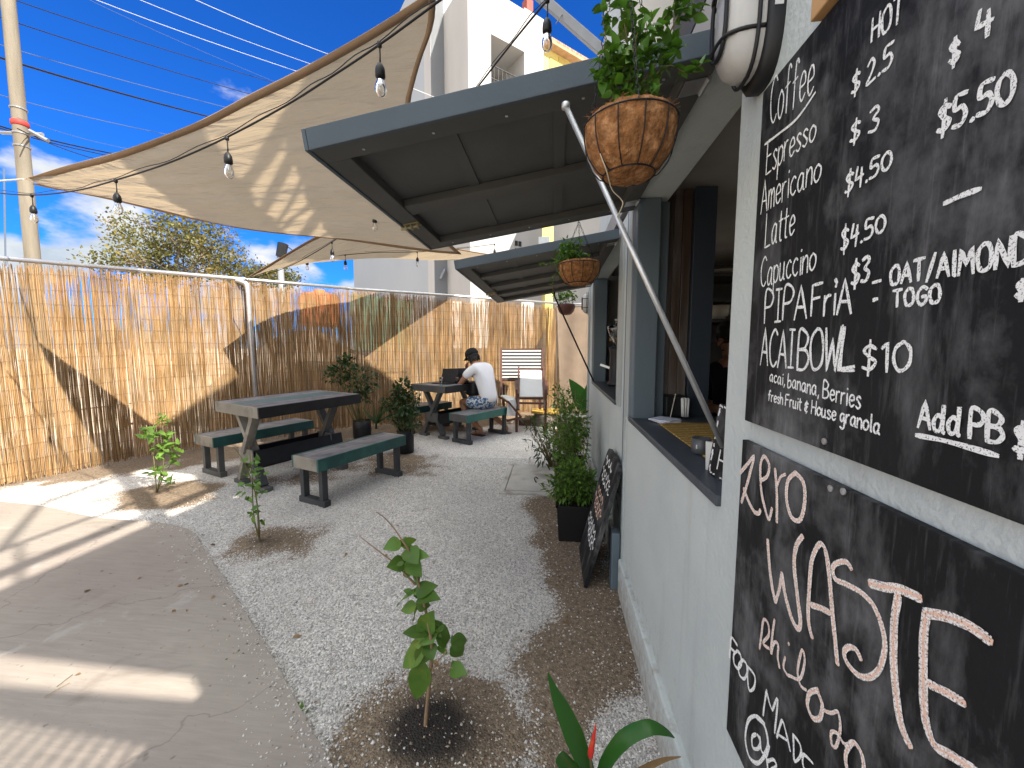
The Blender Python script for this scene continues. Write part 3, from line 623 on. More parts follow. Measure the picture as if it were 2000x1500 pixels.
def latch(p, Mx, l, y):
    mb = MB(); mb.tube([Mx @ Vector((l-0.07,y,-0.012)), Mx @ Vector((l+0.012,y,-0.012))],0.007,8); mb.box(l-0.072,l-0.005,y-0.02,y+0.02,-0.006,-0.001,Mx)
    for q in (l-0.062,l-0.035,l-0.012): mb.box(q-0.004,q+0.004,y-0.012,y+0.012,-0.022,-0.0008,Mx)
    mb.build('bolt_latch', brass, p)
def hinges(p, Mx, ys, l):
    mb = MB()
    for y in ys:
        mb.box(0.012,0.062,y-.03,y+.03,-0.004,-0.0006,Mx); mb.tube([Mx @ Vector((0.006,y-.032,-.005)), Mx @ Vector((0.006,y+.032,-.005))],.0055,8)
    mb.build('hinge', M['steel'], p)
    mb = MB()
    for y in (ys[0]-.06, ys[-1]+.06):
        for k in range(5): q = Mx @ Vector((l*(.12+.19*k), y, -0.0012)); mb.lathe([(0,-.0008),(.004,-.0008),(.004,.0006),(0,.0006)],8,org=q)
    mb.build('screw', M['steel'], p)
hinges(s1, M1, (1.10,1.90), l1); hinges(s2, M2, (2.52,4.12), l2)
latch(s1, M1, l1, 1.62); latch(s2, M2, l2, 3.5)
# prop bars
pA = ony(1105,207,0.985); pB = Vector((0.404, 0.955, 1.115))
mb = MB(); mb.tube([pA, pB], 0.0066, 10); mb.lathe([(0.0,-.008),(0.010,-.006),(0.010,.006),(0.0,.008)],12,org=pA); mb.build('prop_bar', M['steel'], s1, True)
pA = ony(1082,572,3.9); mb = MB(); mb.tube([Vector((0.0,3.9,1.90)), Vector((0.0,3.9,1.86)), Vector((0.40,3.95,1.02))], 0.008, 8); mb.build('prop_bar', M['black_cable'], s2, True)
# upper storey: recess over the first shutter, tall wall, roof slab
up_dark = pm('recess_shade',(0.055,0.055,0.056),0.7,0.1)  # dark colour stands for the shade inside the recess
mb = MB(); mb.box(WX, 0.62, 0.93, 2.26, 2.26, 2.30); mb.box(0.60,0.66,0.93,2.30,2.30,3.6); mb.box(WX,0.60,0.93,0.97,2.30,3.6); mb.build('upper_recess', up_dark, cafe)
mb = MB(); mb.box(WX-0.004, WX+0.25, 2.26, 2.525, 2.26, 5.69); mb.build('upper_post', M['white_paint'], cafe, bevel=0.01)
mb = MB(); mb.box(WX+0.01, 4.4, 2.53, 3.6, 2.26, 5.69); mb.box(0.56,4.4,0.97,2.25,3.6,4.4); mb.box(0.7,4.4,1.0,2.25,2.26,3.59); mb.box(1.9,4.4,0.97,2.52,4.41,5.69)
mb.box(WX+0.01,0.50,0.97,2.25,3.6,4.84); mb.box(WX+0.01,0.50,0.97,2.52,5.46,5.69); mb.box(WX+0.01,0.50,2.16,2.25,4.84,5.46); mb.box(WX+0.01,0.50,0.97,1.0,4.84,5.46)
for yb, sl_, wb in ((1.10,0.12,.05),(1.25,0.16,.025),(1.42,0.02,.03),(1.53,0.18,.06),(1.74,0.05,.025),(1.88,0.15,.03)): mb.beam((0.45,yb,4.83),(0.45,yb+sl_,5.47),wb,wb)  # unseen opening with slanted bars, added to streak sunlight across the sail
mb.build('upper_wall', M['wall'], cafe)
mb = MB(); mb.box(WX-0.02, 0.80, 0.32, 3.7, 5.70, 6.05); mb.build('roof_slab', M['white_paint'], cafe)
mb = MB(); mb.box(WX+0.02, WX+0.12, 0.34, 0.44, 2.26, 5.69); mb.build('balcony_post', M['white_paint'], cafe)
# unseen wall added to shade the path; slit and mesh shape the sunlight
nb = thing('shade_screen_wall', 'unseen screen wall with mesh panel and handrail, added to shade the concrete path', 'wall', (1.25,-1.5,0))
mb = MB(); mesh = MB(); st = 0.012
def lin(y, a, b): return a[1]+(b[1]-a[1])*(y-a[0])/(b[0]-a[0])
y = -4.0
while y < 0.45:
    y1_ = y+st; yc = y+st/2
    cuts = []
    if -1.5 < yc < -0.36: cuts.append((lin(yc,(-0.94,3.61),(-0.36,2.67)), lin(yc,(-0.94,3.84),(-0.36,2.84))))
    if -1.5 < yc < -0.51:
        t_ = lin(yc,(-0.93,3.39),(-0.51,2.63)); cuts.append((t_-0.75, t_))
    cuts.sort(); z = 0.0
    for a, b in cuts: mb.box(1.2,1.225,y,y1_,z,a); z = b
    mb.box(1.2,1.225,y,y1_,z,4.52); y = y1_
mb.build('wall', M['wall'], nb)
for sgn in (1,-1):
    for k in range(-14, 26):
        c = k*0.085
        a = Vector((1.23+0.003*sgn, -1.5, 3.0+c)); 
        b = a+Vector((0, 1.0, (-1.81*1.0) if sgn > 0 else 0.55)); 
        run = None
        for i in range(81):
            p_ = a.lerp(b, i/80); t_ = lin(p_.y,(-0.93,3.39),(-0.51,2.63)); ok = i < 80 and p_.y < -0.5 and t_-0.77 < p_.z < t_+0.01
            if ok and run is None: run = p_
            if not ok and run is not None:
                if (p_-run).length > 0.03: mesh.beam(run, p_, 0.008, 0.022, Vector((1,0,0)))
                run = None
mesh.build('mesh_panel', M['steel'], nb)
mb = MB(); mb.tube([(1.23,-3.5,4.77),(1.23,0.44,4.77)],0.05,8); mb.tube([(1.23,-3.5,5.18),(1.23,0.44,5.18)],0.022,8); mb.tube([(1.23,-1.0,5.15),(1.23,-0.76,6.0),(1.23,0.2,6.25)],0.03,6)
for yy in (-3.4,-2.2,-0.9,0.42): mb.tube([(1.23,yy,4.52),(1.23,yy,5.18)],0.02,6)
mb.build('handrail', M['grey_pipe'], nb)
# ------------------------------------------------------------------ shade sails
def curve(px, k0, k1):
    L_ = [0]
    for a, b in zip(px, px[1:]): L_.append(L_[-1]+math.hypot(b[0]-a[0], b[1]-a[1]))
    return [hz(x, y, 1/((1/k0)*(1-l/L_[-1])+(1/k1)*l/L_[-1])) for (x, y), l in zip(px, L_)]
def resample(P, n):
    P = catmull(P, 8); L_ = [0]
    for a, b in zip(P, P[1:]): L_.append(L_[-1]+(b-a).length)
    out = []; j = 0
    for i in range(n+1):
        s = L_[-1]*i/n
        while j < len(L_)-2 and L_[j+1] < s: j += 1
        t = (s-L_[j])/max(1e-9, L_[j+1]-L_[j]); out.append(P[j].lerp(P[j+1], t))
    return out
def sail_mat():
    m = pm('sail_cloth', (0.44,0.415,0.385), 0.85, 0.06, 2.5, 0.0, trans=0.42, tcol=(1.0,0.82,0.58), stretch=(1,1,1))
    nt = m.node_tree; N = nt.nodes.new; L = nt.links.new; p = [x for x in nt.nodes if x.type == 'BSDF_PRINCIPLED'][0]
    tc = N('ShaderNodeTexCoord'); mp = N('ShaderNodeMapping'); mp.inputs['Rotation'].default_value = (0,0,math.radians(35)); mp.inputs['Scale'].default_value = (1.3, 9, 3); L(tc.outputs['Object'], mp.inputs[0])
    n = N('ShaderNodeTexNoise'); n.inputs['Scale'].default_value = 1.6; n.inputs['Detail'].default_value = 4; n.inputs['Distortion'].default_value = 0.4; L(mp.outputs[0], n.inputs['Vector'])
    b = N('ShaderNodeBump'); b.inputs['Strength'].default_value = 0.9; b.inputs['Distance'].default_value = 0.06; L(n.outputs[0], b.inputs['Height']); L(b.outputs[0], p.inputs['Normal'])
    for x in nt.nodes:
        if x.type == 'BSDF_TRANSLUCENT': L(b.outputs[0], x.inputs['Normal'])
    return m
sailm = sail_mat(); hemm = pm('sail_hem', (0.33,0.225,0.14), 0.85, 0.08, 8, trans=0.2)
def sail(EA, EB, EC, label, n=36, sag=0.0):
    t = thing('shade_sail', label, 'shade sail', EA[0], 'shade sails over the yard')
    a = resample(EA, n); b = resample(EB, n); c = resample(EC, n); C2, C3 = a[-1], b[-1]
    mb = MB()
    for i in range(n+1):
        for j in range(n+1):
            u = i/n; v = j/n
            p = a[i].lerp(b[i], v) + (c[j]-C2.lerp(C3, v))*(u**1.6)
            p = p + Vector((0,0,-sag*16*u*(1-u)*v*(1-v)))
            w_ = (0.012*math.sin(v*23+u*5)+0.007*math.sin(v*51+u*11))*u*(1-u)*4 + 0.010*math.sin(v*17+2)*math.exp(-u*5)*u*6
            mb.v.append(tuple(p+Vector((0,0,w_))))
    for i in range(n):
        for j in range(n):
            q = i*(n+1)+j; mb.f.append((q, q+1, q+n+2, q+n+1)); mb.mi.append(0)
    P = [Vector(p) for p in mb.v]
    mb.build('cloth', sailm, t, True)
    def hem(idx_edge, idx_in, nm):
        h = MB()
        for e, q in zip(idx_edge, idx_in):
            pe_ = P[e]; d = (P[q]-pe_)
            if d.length < 1e-6: d = Vector((0,0,-1))
            d.normalize(); h.v += [tuple(pe_-d*0.004+Vector((0,0,-0.004))), tuple(pe_+d*0.036+Vector((0,0,-0.006)))]
        for k in range(len(idx_edge)-1): h.f.append((2*k,2*k+1,2*k+3,2*k+2)); h.mi.append(0)
        h.build('hem', hemm, t, True, solid=0.006)
    hem([i*(n+1) for i in range(1,n+1)], [i*(n+1)+1 for i in range(1,n+1)], 'a')
    hem([i*(n+1)+n for i in range(1,n+1)], [i*(n+1)+n-1 for i in range(1,n+1)], 'b')
    hem([n*(n+1)+j for j in range(n+1)], [(n-1)*(n+1)+j for j in range(n+1)], 'c')
    return t
EA = curve([(45,350),(140,325),(227,301),(350,255),(413,227),(490,185),(577,140),(700,70),(815,0),(850,-25)], 4.93, 1.9)
EB = curve([(45,350),(105,366),(217,388),(315,410),(455,441),(595,462),(700,474),(836,490),(900,495)], 4.93, 3.65)
EC = curve([(850,-25),(846,45),(822,114),(807,168),(800,207),(802,280),(820,380),(855,450),(900,495)], 1.9, 3.65)
sl1 = sail(EA, EB, EC, 'large sand coloured shade sail stretched overhead from the utility pole')
mb = MB(); mb.tube([hz(46,350,4.93), hz(0,353,5.6), hz(-140,338,7.2)], 0.006, 6); mb.build('rope', pm('pale_rope',(0.6,0.57,0.5),0.8,0.1), sl1)
EA2 = curve([(474,547),(520,522),(560,496),(600,472),(640,452),(700,430)], 5.75, 4.3)
EB2 = curve([(474,547),(560,511),(650,502),(760,500),(880,508),(985,500)], 5.75, 7.3)
EC2 = [EA2[-1], EA2[-1].lerp(EB2[-1],0.35)+Vector((-0.15,0.1,0)), EA2[-1].lerp(EB2[-1],0.7)+Vector((-0.12,0.1,0)), EB2[-1]]
sl2 = sail(EA2, EB2, EC2, 'smaller far shade sail tied to the fence rail beside the bent pipe', n=24, sag=0.05)
# ------------------------------------------------------------------ overhead steel beam
t = thing('steel_beam', 'grey steel beam crossing the sky to the white post above the near shutter', 'beam', (0.2,2.3,3.0))
mb = MB(); a = dep(1030,-28,2.5); b = dep(1190,112,2.25); mb.beam(a, b, 0.075, 0.05); mb.build('box_section', M['grey_pipe'], t, bevel=0.004)
mb = MB(); mb.tube([dep(1098,28,2.35),dep(1086,46,2.3)],0.003,6); mb.build('tie', M['grey_pipe'], t)
# ------------------------------------------------------------------ poles and lines
def pole(label, px0, px1, k, r0, r1, mat, below=-0.3):
    a = hz(*px0, k); b = hz(*px1, k); d = (b-a)/(b.z-a.z); base = a+d*(below-a.z); topp = b+d*1.5
    t = thing('utility_pole', label, 'pole', base); mb = MB(); n = 12
    mb.tube([base.lerp(topp, i/n) for i in range(n+1)], [r0+(r1-r0)*i/n for i in range(n+1)], 16); mb.build('shaft', mat, t, True)
    return t, base, topp
upm = pm('weathered_pole',(0.20,0.175,0.135),0.85,0.25,3,0.3,20,col2=(0.17,0.145,0.11),c2scale=2,stretch=(3,3,0.35))
pt, pb, ptop = pole('tall weathered utility pole with red tie standing behind the left fence', (64,505), (16,0), 12.0, 0.118, 0.092, upm)
def onpole(y, off=0.0): 
    p = hz(64+(16-64)*(505-y)/505, y, 12.0); return p
mb = MB(); p = onpole(242); mb.lathe([(0.105,-.05),(0.122,-.03),(0.122,.03),(0.105,.05)],16,org=p); mb.build('red_tie', pm('red_strap',(0.42,0.05,0.04),0.6,0.1), pt, True)
mb = MB()
for yy in (213,262,287): q = onpole(yy); mb.lathe([(0.106,-.015),(0.117,-.01),(0.117,.01),(0.106,.015)],16,org=q)
q = onpole(262); mb.tube([q+Vector((-0.35,-0.05,0.02)),q+Vector((0.4,0.05,0))],0.03,6)
mb.tube([q+Vector((0.2,0,0.05)),q+Vector((0.5,0.05,-0.12))],0.035,6)
mb.build('clamp', M['grey_pipe'], pt)
pt2, _, _ = pole('slim grey steel pole carrying a small box behind the far shade sail', (548,545), (547,505), 9.0, 0.05, 0.05, M['grey_pipe'])
for o in list(COL.objects):
    if o.parent is pt2: bpy.data.objects.remove(o)
a = hz(548,545,9.0); b = hz(547,500,9.0); mb = MB(); mb.tube([Vector((a.x,a.y,-0.2)), b], 0.055, 12); mb.build('shaft', M['grey_pipe'], pt2, True)
mb = MB(); mb.tube([hz(548,502,9.0), hz(553,476,9.0)], [0.085,0.095], 8); mb.build('lamp_box', M['black_plastic'], pt2)
mb = MB(); mb.tube([hz(553,478,9.0), hz(565,484,9.0), hz(575,492,9.0)], 0.01, 6); mb.build('bracket', M['black_plastic'], pt2)
LINES = [((0,35),(490,184),.016,0,'dark overhead cable topmost at the left frame edge'),
 ((24,0),(534,161),.015,0,'dark overhead cable leaving the top edge nearest the pole'),
 ((185,0),(577,138),.011,1,'leftmost of the three glinting pale wires in the blue sky'),
 ((271,0),(605,124),.010,1,'middle one of the three glinting pale wires in the blue sky'),
 ((380,0),(640,105),.012,1,'rightmost of the three glinting pale wires in the blue sky'),
 ((172,0),(507,147),.007,2,'faint grey wire slanting under the leftmost glinting wire'),
 ((0,89),(444,210),.012,2,'thin grey blue wire just above the thickest black cable'),
 ((0,114),(410,228),.034,0,'thickest black overhead cable crossing the pole'),
 ((0,187),(325,262),.012,2,'thin grey wire below the thickest black cable'),
 ((0,248),(227,301),.026,0,'thick black cable fixed to the pole clamp'),
 ((0,252),(213,304),.018,0,'black cable running just beneath the thick clamped one'),
 ((35,259),(189,310),.016,0,'sagging black cable starting from the pole clamp'),
 ((35,238),(252,290),.008,2,'hair thin grey wire above the pole clamp')]
lm = [M['black_cable'], pm('bright_wire',(0.85,0.85,0.85),0.3,0.0,metal=0.6), pm('grey_wire',(0.10,0.13,0.18),0.5,0.0)]
for (a, b, r, k, lab) in LINES:
    dx, dy = b[0]-a[0], b[1]-a[1]; x0 = (-0.35 if a[0] < 30 or a[1] == 0 else 0)
    p0 = hz(a[0]+dx*x0, a[1]+dy*x0, 11.5); p1 = hz(b[0]+dx*0.5, b[1]+dy*0.5, 17.0)
    inv = lambda t: 1/((1-t)/11.5+t/17.0)
    pts = []
    for i in range(13):
        t = i/12; q = hz(a[0]+dx*(x0+(1.5-x0)*t), a[1]+dy*(x0+(1.5-x0)*t), inv(t)); q.z -= 0.10*math.sin(PI*t)-0.07; pts.append(q)
    mb = MB(); mb.tube(pts, r*0.62, 5); tag(mb.build('power_line', lm[k], None, True), lab, 'power line', 'overhead lines')
mb = MB(); mb.tube([hz(8,330,11), hz(11,520,11)], 0.012, 5); tag(mb.build('stay_wire', lm[2]), 'thin vertical wire hanging left of the utility pole', 'wire')
mb = MB(); mb.tube([hz(700,120,16), hz(810,174,15), hz(862,195,14.6)], 0.011, 5); tag(mb.build('power_line', lm[1]), 'short pale wire passing in front of the white tower', 'power line', 'overhead lines')
# ------------------------------------------------------------------ white tower and the buildings beyond
def azpt(px, k): p = hz(px, 680, k); return Vector((p.x, p.y, 0))
uL = Vector((math.sin(math.radians(49)), math.cos(math.radians(49)), 0)); uS = Vector((-uL.y, uL.x, 0))
def blk(mb, o, du, dv, z0, z1, us=uL, vs=uS):
    p = [o, o+us*du, o+us*du+vs*dv, o+vs*dv]
    b = [Vector((q.x,q.y,z0)) for q in p]; t_ = [Vector((q.x,q.y,z1)) for q in p]
    for i in range(4): j = (i+1) % 4; mb.quad(b[i], b[j], t_[j], t_[i])
    mb.quad(*t_); mb.quad(*b[::-1])
def zat(px, py, k): return hz(px, py, k).z
c0 = azpt(920, 14.0)
tw = thing('white_building', 'tall white rendered tower with one open balcony beyond the fence', 'building', c0)
HT = 14.6
# lit face with a balcony opening: face point helper
def fpt(px, py, off=0.0): 
    n_ = Vector((uL.y, -uL.x, 0)); q = onpl(px, py, c0, n_); return q
fw = (fpt(1062,35)-c0).dot(uL)
bx0, bx1 = (fpt(959,100)-c0).dot(uL), (fpt(1024,120)-c0).dot(uL)
bz1, bz0 = fpt(959,66).z, fpt(959,168).z
ztopL = fpt(920,-45).z; 
mb = MB(); D = 1.5
def slab(u0,u1,z0,z1,v0=0.0,v1=4.0): blk(mb, c0+uL*u0+uS*v0, u1-u0, v1-v0, z0, z1)
slab(0,bx0,0,ztopL); slab(bx1,fw,0,fpt(1062,38).z+0.0); slab(bx0,bx1,0,bz0); slab(bx0,bx1,bz1,fpt(990,-2).z)
mb.build('tower_wall', M['tower'], tw)
mb = MB(); blk(mb, c0+uL*bx0+uS*3.3, bx1-bx0, 0.1, bz0, bz1); mb.build('balcony_back', pm('balcony_shade',(0.33,0.25,0.18),0.8,0.08,1), tw)  # back wall colour darkened to carry the shade of the recess
mb = MB()
for z in (bz0+0.35, bz0+0.78): mb.tube([c0+uL*bx0-uS*-0.1+Vector((0,0,z)), c0+uL*bx1+uS*0.1+Vector((0,0,z))],0.02,5)
for k in range(9):
    q = c0+uL*(bx0+(bx1-bx0)*k/8)+uS*0.1; mb.tube([q+Vector((0,0,bz0)), q+Vector((0,0,bz0+0.78))],0.014,5)
mb.build('balcony_railing', M['dark_wood'], tw)
# shaded flank: stub, lit return strip, long set-back wing
wing0 = c0+uS*0.0
q1 = azpt(876, 14.6)
mb = MB(); k1 = (azpt(876,14.0)-c0)
# stub flank from the corner back to where px 875 falls
def along(px, o, d):
    r_ = ray(px, 680); r_ = Vector((r_.x, r_.y)); 
    # solve o + d t = r s
    det = d.x*(-r_.y)-d.y*(-r_.x); t_ = ((-o.x)*(-r_.y)-(-o.y)*(-r_.x))/det; return t_
ts = along(876, c0, uS); e = c0+uS*ts
# lit strip: facing like the front, running left from e
tl = along(851, e, -uL); mb = MB(); blk(mb, e-uL*tl, tl, 0.6, 0, ztopL+1); mb.build('lit_return', M['tower'], tw)
o2 = e-uL*tl; tw2 = along(696, o2, uS); mb = MB(); blk(mb, o2+uS*0.0+uL*0.01, 3.0, tw2, 0, 15.5); mb.build('wing_wall', pm('shaded_white_render',(0.33,0.36,0.39),0.8,0.04,0.5), tw)  # white render with its bluish shade put into the colour
# roof-top things on the tower
mb = MB(); q = fpt(1052,22); blk(mb, c0+uL*(fw-0.42)+uS*0.5, 0.3, 0.3, q.z-0.4, q.z+0.75); mb.build('roof_tank', pm('dull_red',(0.30,0.07,0.05),0.7), tw)
mb = MB(); blk(mb, c0+uL*(fw*0.35)+uS*1.0, fw*0.3, 1.2, ztopL-1.0, ztopL+0.4); mb.build('stair_head', M['tower'], tw)
mb = MB(); vz = fpt(1003,487); 
for r_ in range(3):
    for cq in range(2):
        z = fpt(1008,480).z-0.28*r_; u = (fpt(1008,480)-c0).dot(uL)+0.17*cq; blk(mb, c0+uL*(u-0.06)-uS*0.03, 0.12, 0.03, z, z+0.18)
mb.build('vent_block', M['dark_wood'], tw)
# drain pipe on the lower shaded flank
mb = MB(); a = onpl(868,520,e,uL); mb.tube([onpl(869,526,e-uS*0.06,Vector((uL.y,-uL.x,0))), onpl(860,545,e-uS*0.06,Vector((uL.y,-uL.x,0)))],0.06,8); mb.build('drain_pipe', M['grey_pipe'], tw)
# yellow house
y0_ = azpt(1063, 17.5); yw = pm('yellow_render',(0.62,0.52,0.17),0.8,0.12,1.2,col2=(0.50,0.44,0.22),c2scale=0.8)
yh = thing('yellow_house', 'yellow rendered house with a tiled eave right of the white tower', 'building', y0_)
n_ = Vector((uL.y,-uL.x,0)); zl = onpl(1063,92,y0_,n_).z; ye = along(1141, y0_, uL); 
mb = MB(); blk(mb, y0_-uL*0.6, ye+0.6, 3.0, 0, zl); mb.build('wall', yw, yh)
mb = MB(); mb.beam(y0_-uL*0.6-uS*0.12+Vector((0,0,zl+0.05)), y0_+uL*(ye+0.25)-uS*0.12+Vector((0,0,zl+0.05)), 0.5, 0.10)
for k in range(26):
    q = y0_+uL*(ye+0.2)*k/25-uS*0.38+Vector((0,0,zl+0.14)); mb.tube([q, q+uS*0.6+Vector((0,0,0.16))],0.07,6)
mb.build('eave', pm('clay_tile',(0.42,0.27,0.17),0.8,0.2,5,island=0.2), yh)
mb = MB()
for px in (1083,1100):
    q = onpl(px,130,y0_-uS*0.03,n_); z = q.z; q = Vector((q.x,q.y,0)); blk(mb, q-uL*0.25, 0.5, 0.03, z-0.35, z+0.3)
mb.build('window', pm('ochre_frame',(0.50,0.40,0.12),0.7,0.1), yh)
# grey concrete block beyond the second shutter
g0 = azpt(1079, 15.2); gb = thing('concrete_building', 'plain grey concrete building behind the second hanging basket', 'building', g0)
mb = MB(); blk(mb, g0, 9.0, 2.0, 0, 8.2, Vector((0.5,-0.866,0)), Vector((0.866,0.5,0))); mb.build('wall', pm('bare_concrete',(0.34,0.34,0.335),0.85,0.1,0.8), gb)
mb = MB(); q = hz(1068,482,14.6); mb.box(q.x-0.3,q.x+0.1,q.y-0.05,q.y,q.z-0.3,q.z+0.35); mb.build('window', pm('pale_glass',(0.55,0.60,0.62),0.2), gb)
# ------------------------------------------------------------------ things in the lot behind the fence, seen through the reeds
def lotq(px, k): p = hz(px,680,k); return Vector((p.x,p.y,0))
t = thing('green_tarpaulin', 'faded green tarpaulin hung on posts seen through the reed fence', 'tarpaulin', lotq(745,9.2))
a = lotq(690,8.6); b = lotq(805,9.6); mb = MB()
for i in range(13):
    for j in range(7):
        p = a.lerp(b,i/12); mb.v.append((p.x+0.04*math.sin(i*1.7+j), p.y+0.06*math.sin(i*1.1), 1.30+1.15*j/6))
for i in range(12):
    for j in range(6): q=i*7+j; mb.f.append((q,q+7,q+8,q+1)); mb.mi.append(0)
mb.build('sheet', pm('green_sheet',(0.13,0.22,0.16),0.7,0.25,3,trans=0.2), t, True)
mb = MB()
for p in (a,b,a.lerp(b,.5)): mb.tube([p+Vector((0,0.1,0)),p+Vector((0,0.1,2.5))],0.04,6)
mb.build('post', M['grey_wood'], t)
t = thing('white_board_fence', 'white boards standing behind the reed fence left of the deck chairs', 'fence', lotq(920,9.5))
mb = MB()
for (x0,x1) in ((884,902),(922,955),(1018,1042)): 
    a = lotq(x0,9.0); b = lotq(x1,9.0); mb.beam(a.lerp(b,.5)+Vector((0,0,1.35)), a.lerp(b,.5)+Vector((0,0,2.4)), (b-a).length, 0.04, (b-a).normalized().cross(Vector((0,0,1))))
mb.build('board', M['white_paint'], t)
t = thing('soil_heap', 'dark heap of dug soil in the lot behind the reed fence', 'soil heap', lotq(590,8.5)); mb = MB(); c = lotq(595,9.3); nh=22
for i in range(nh+1):
    for j in range(nh+1):
        x = (i/nh-.5)*5.0; y = (j/nh-.5)*3.2; r_ = math.hypot(x/2.5,y/1.6); z = max(0,1-r_**1.6)*1.75+0.18*(mnoise.noise((x*1.6,y*1.6,3)))*(r_<1)-0.02
        mb.v.append((c.x+x,c.y+y,z))
for i in range(nh):
    for j in range(nh): q=i*(nh+1)+j; mb.f.append((q,q+nh+1,q+nh+2,q+1)); mb.mi.append(0)
mb.build('heap', pm('dug_soil',(0.20,0.155,0.115),0.95,0.25,3,0.5,8), t, True)
t = thing('orange_tank', 'orange plastic tank beyond the reed fence below the far sail', 'tank', lotq(625,12)); c = lotq(628,11.2); mb = MB()
mb.lathe([(0.0,1.9),(0.42,1.9),(0.47,1.95),(0.47,2.30),(0.45,2.34),(0.47,2.38),(0.47,2.62),(0.40,2.72),(0.12,2.78),(0.12,2.84),(0,2.84)],20,org=c); mb.build('drum', pm('orange_plastic',(0.45,0.13,0.05),0.5,0.2), t, True)
mb = MB(); 
for dx in (-.35,.35): mb.tube([c+Vector((dx,0,0)),c+Vector((dx,0,1.9))],0.05,6)
mb.build('stand', M['grey_wood'], t)
mb = MB(); a = lotq(-300,12); b = lotq(330,14); mb.beam(a+Vector((0,0,0.5)), b+Vector((0,0,0.5)), 0.2, 1.0); 
lw = mb.build('lot_wall', pm('lot_wall_block',(0.50,0.44,0.37),0.9,0.15,2), None); tag(lw,'low block wall across the vacant lot behind the left fence','wall')
# ------------------------------------------------------------------ trees
leafm = pm('dry_tree_leaf', (0.125,0.125,0.034), 0.6, 0.2, 2, island=0.5, trans=0.25, col2=(0.20,0.155,0.05), c2scale=0.6)
bark = pm('tree_bark', (0.20,0.17,0.14), 0.9, 0.2, 6, 0.4, 20)
def tree(label, px, k, blobs, trunk_px, nleaf, ls, seed):
    R = random.Random(seed); base = lotq(px, k)
    t = thing('tree', label, 'tree', base, 'trees beyond the fence')
    mb = MB(); cr = MB(); fork = Vector((base.x, base.y, hz(px, trunk_px, k).z))
    mb.tube([base, base.lerp(fork,.5)+Vector((.1,0,0)), fork],[.28,.22,.17],8)
    for (bx,by,rx,ry,wt) in blobs:
        c = hz(bx,by,k*R.uniform(.95,1.05)); kk = k/FPX*math.sqrt(1+((bx-1000)/FPX)**2)**1
        rx_ = rx*kk*0.75; ry_ = ry*kk
        mid = fork.lerp(c,.55)+Vector((0,0,-.25)); mb.tube([fork, mid, c],[.10,.06,.025],6)
        for q in range(7):
            d = Vector((R.gauss(0,1),R.gauss(0,1),R.gauss(0.2,.6))).normalized(); e_ = c+Vector((d.x*rx_,d.y*rx_,d.z*ry_)); mb.tube([mid.lerp(c,R.uniform(.4,1)), c.lerp(e_,.5)+Vector((0,0,.1)), e_],[.03,.018,.006],4,False)
        # clumps of leaves on the shell of each blob with gaps between
        for cl in range(int(36*wt)):
            d = Vector((R.gauss(0,1),R.gauss(0,1),R.gauss(0.25,.8))).normalized(); rr = R.uniform(.45,1.0)
            cc_ = c+Vector((d.x*rx_*rr,d.y*rx_*rr,d.z*ry_*rr)); cs = R.uniform(.14,.34)
            for q in range(int(nleaf*cs/.28)):
                p = cc_+Vector((R.gauss(0,cs),R.gauss(0,cs),R.gauss(0,cs*.6))); dd = Vector((R.gauss(0,1),R.gauss(0,1),R.gauss(-.1,.5))).normalized()
                s_ = Vector((R.gauss(0,1),R.gauss(0,1),R.gauss(0,1))).cross(dd).normalized()*ls*.5*R.uniform(.6,1.2); l_ = dd*ls*R.uniform(.7,1.5)
                cr.quad(p-s_*.6, p+l_*.5-s_, p+l_, p+l_*.5+s_)
    mb.build('trunk', bark, t, True); cr.build('crown', leafm, t)
tree('broad airy yellow green tree rising behind the reed fence', 345, 24, [(265,500,42,40,1.1),(300,468,50,28,1.1),(355,462,55,26,1.2),(410,480,42,36,1.2),(430,515,35,28,.8),(330,520,50,30,.8),(385,525,45,24,.7),(262,530,38,22,.7)], 545, 44, .105, 3)
tree('lower olive tree crown right of the broad tree behind the fence', 520, 27, [(480,545,32,16,.8),(520,538,36,16,1.0),(555,548,24,14,.7)], 560, 44, .11, 9)
# ------------------------------------------------------------------ tables and benches
top_grey = pm('worn_grey_plank', (0.165,0.158,0.165), 0.55, 0.3, 2.2, 0.35, 16, island=0.18, col2=(0.10,0.095,0.10), c2scale=3.5, stretch=(2,2,2))
top_teal = pm('worn_teal_plank', (0.075,0.135,0.135), 0.55, 0.3, 2.5, 0.35, 16, col2=(0.12,0.13,0.13), c2scale=4)
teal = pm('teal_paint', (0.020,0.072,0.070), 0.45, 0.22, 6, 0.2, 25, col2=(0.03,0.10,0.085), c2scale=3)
teal_lit = pm('lit_teal_paint', (0.022,0.115,0.095), 0.45, 0.2, 6, 0.2, 25)  # same teal paint with lit brightness put into the colour
black_edge = pm('black_stain', (0.014,0.014,0.015), 0.55, 0.3, 8, 0.2, 25)
beige_wood = pm('bare_grey_wood', (0.235,0.215,0.18), 0.65, 0.22, 3, 0.3, 20, col2=(0.15,0.135,0.115), c2scale=5)
leg_grey = pm('leg_grey_stain', (0.085,0.085,0.082), 0.6, 0.25, 5, 0.3, 20)
leg_dark = pm('leg_dark_stain', (0.045,0.047,0.05), 0.6, 0.25, 5, 0.3, 20)
def localM(c, ang):
    u = Vector((math.cos(ang), math.sin(ang), 0)); v = Vector((-u.y, u.x, 0))
    return Matrix(((u.x,v.x,0,c[0]),(u.y,v.y,0,c[1]),(0,0,1,c[2] if len(c) > 2 else 0),(0,0,0,1))), u, v
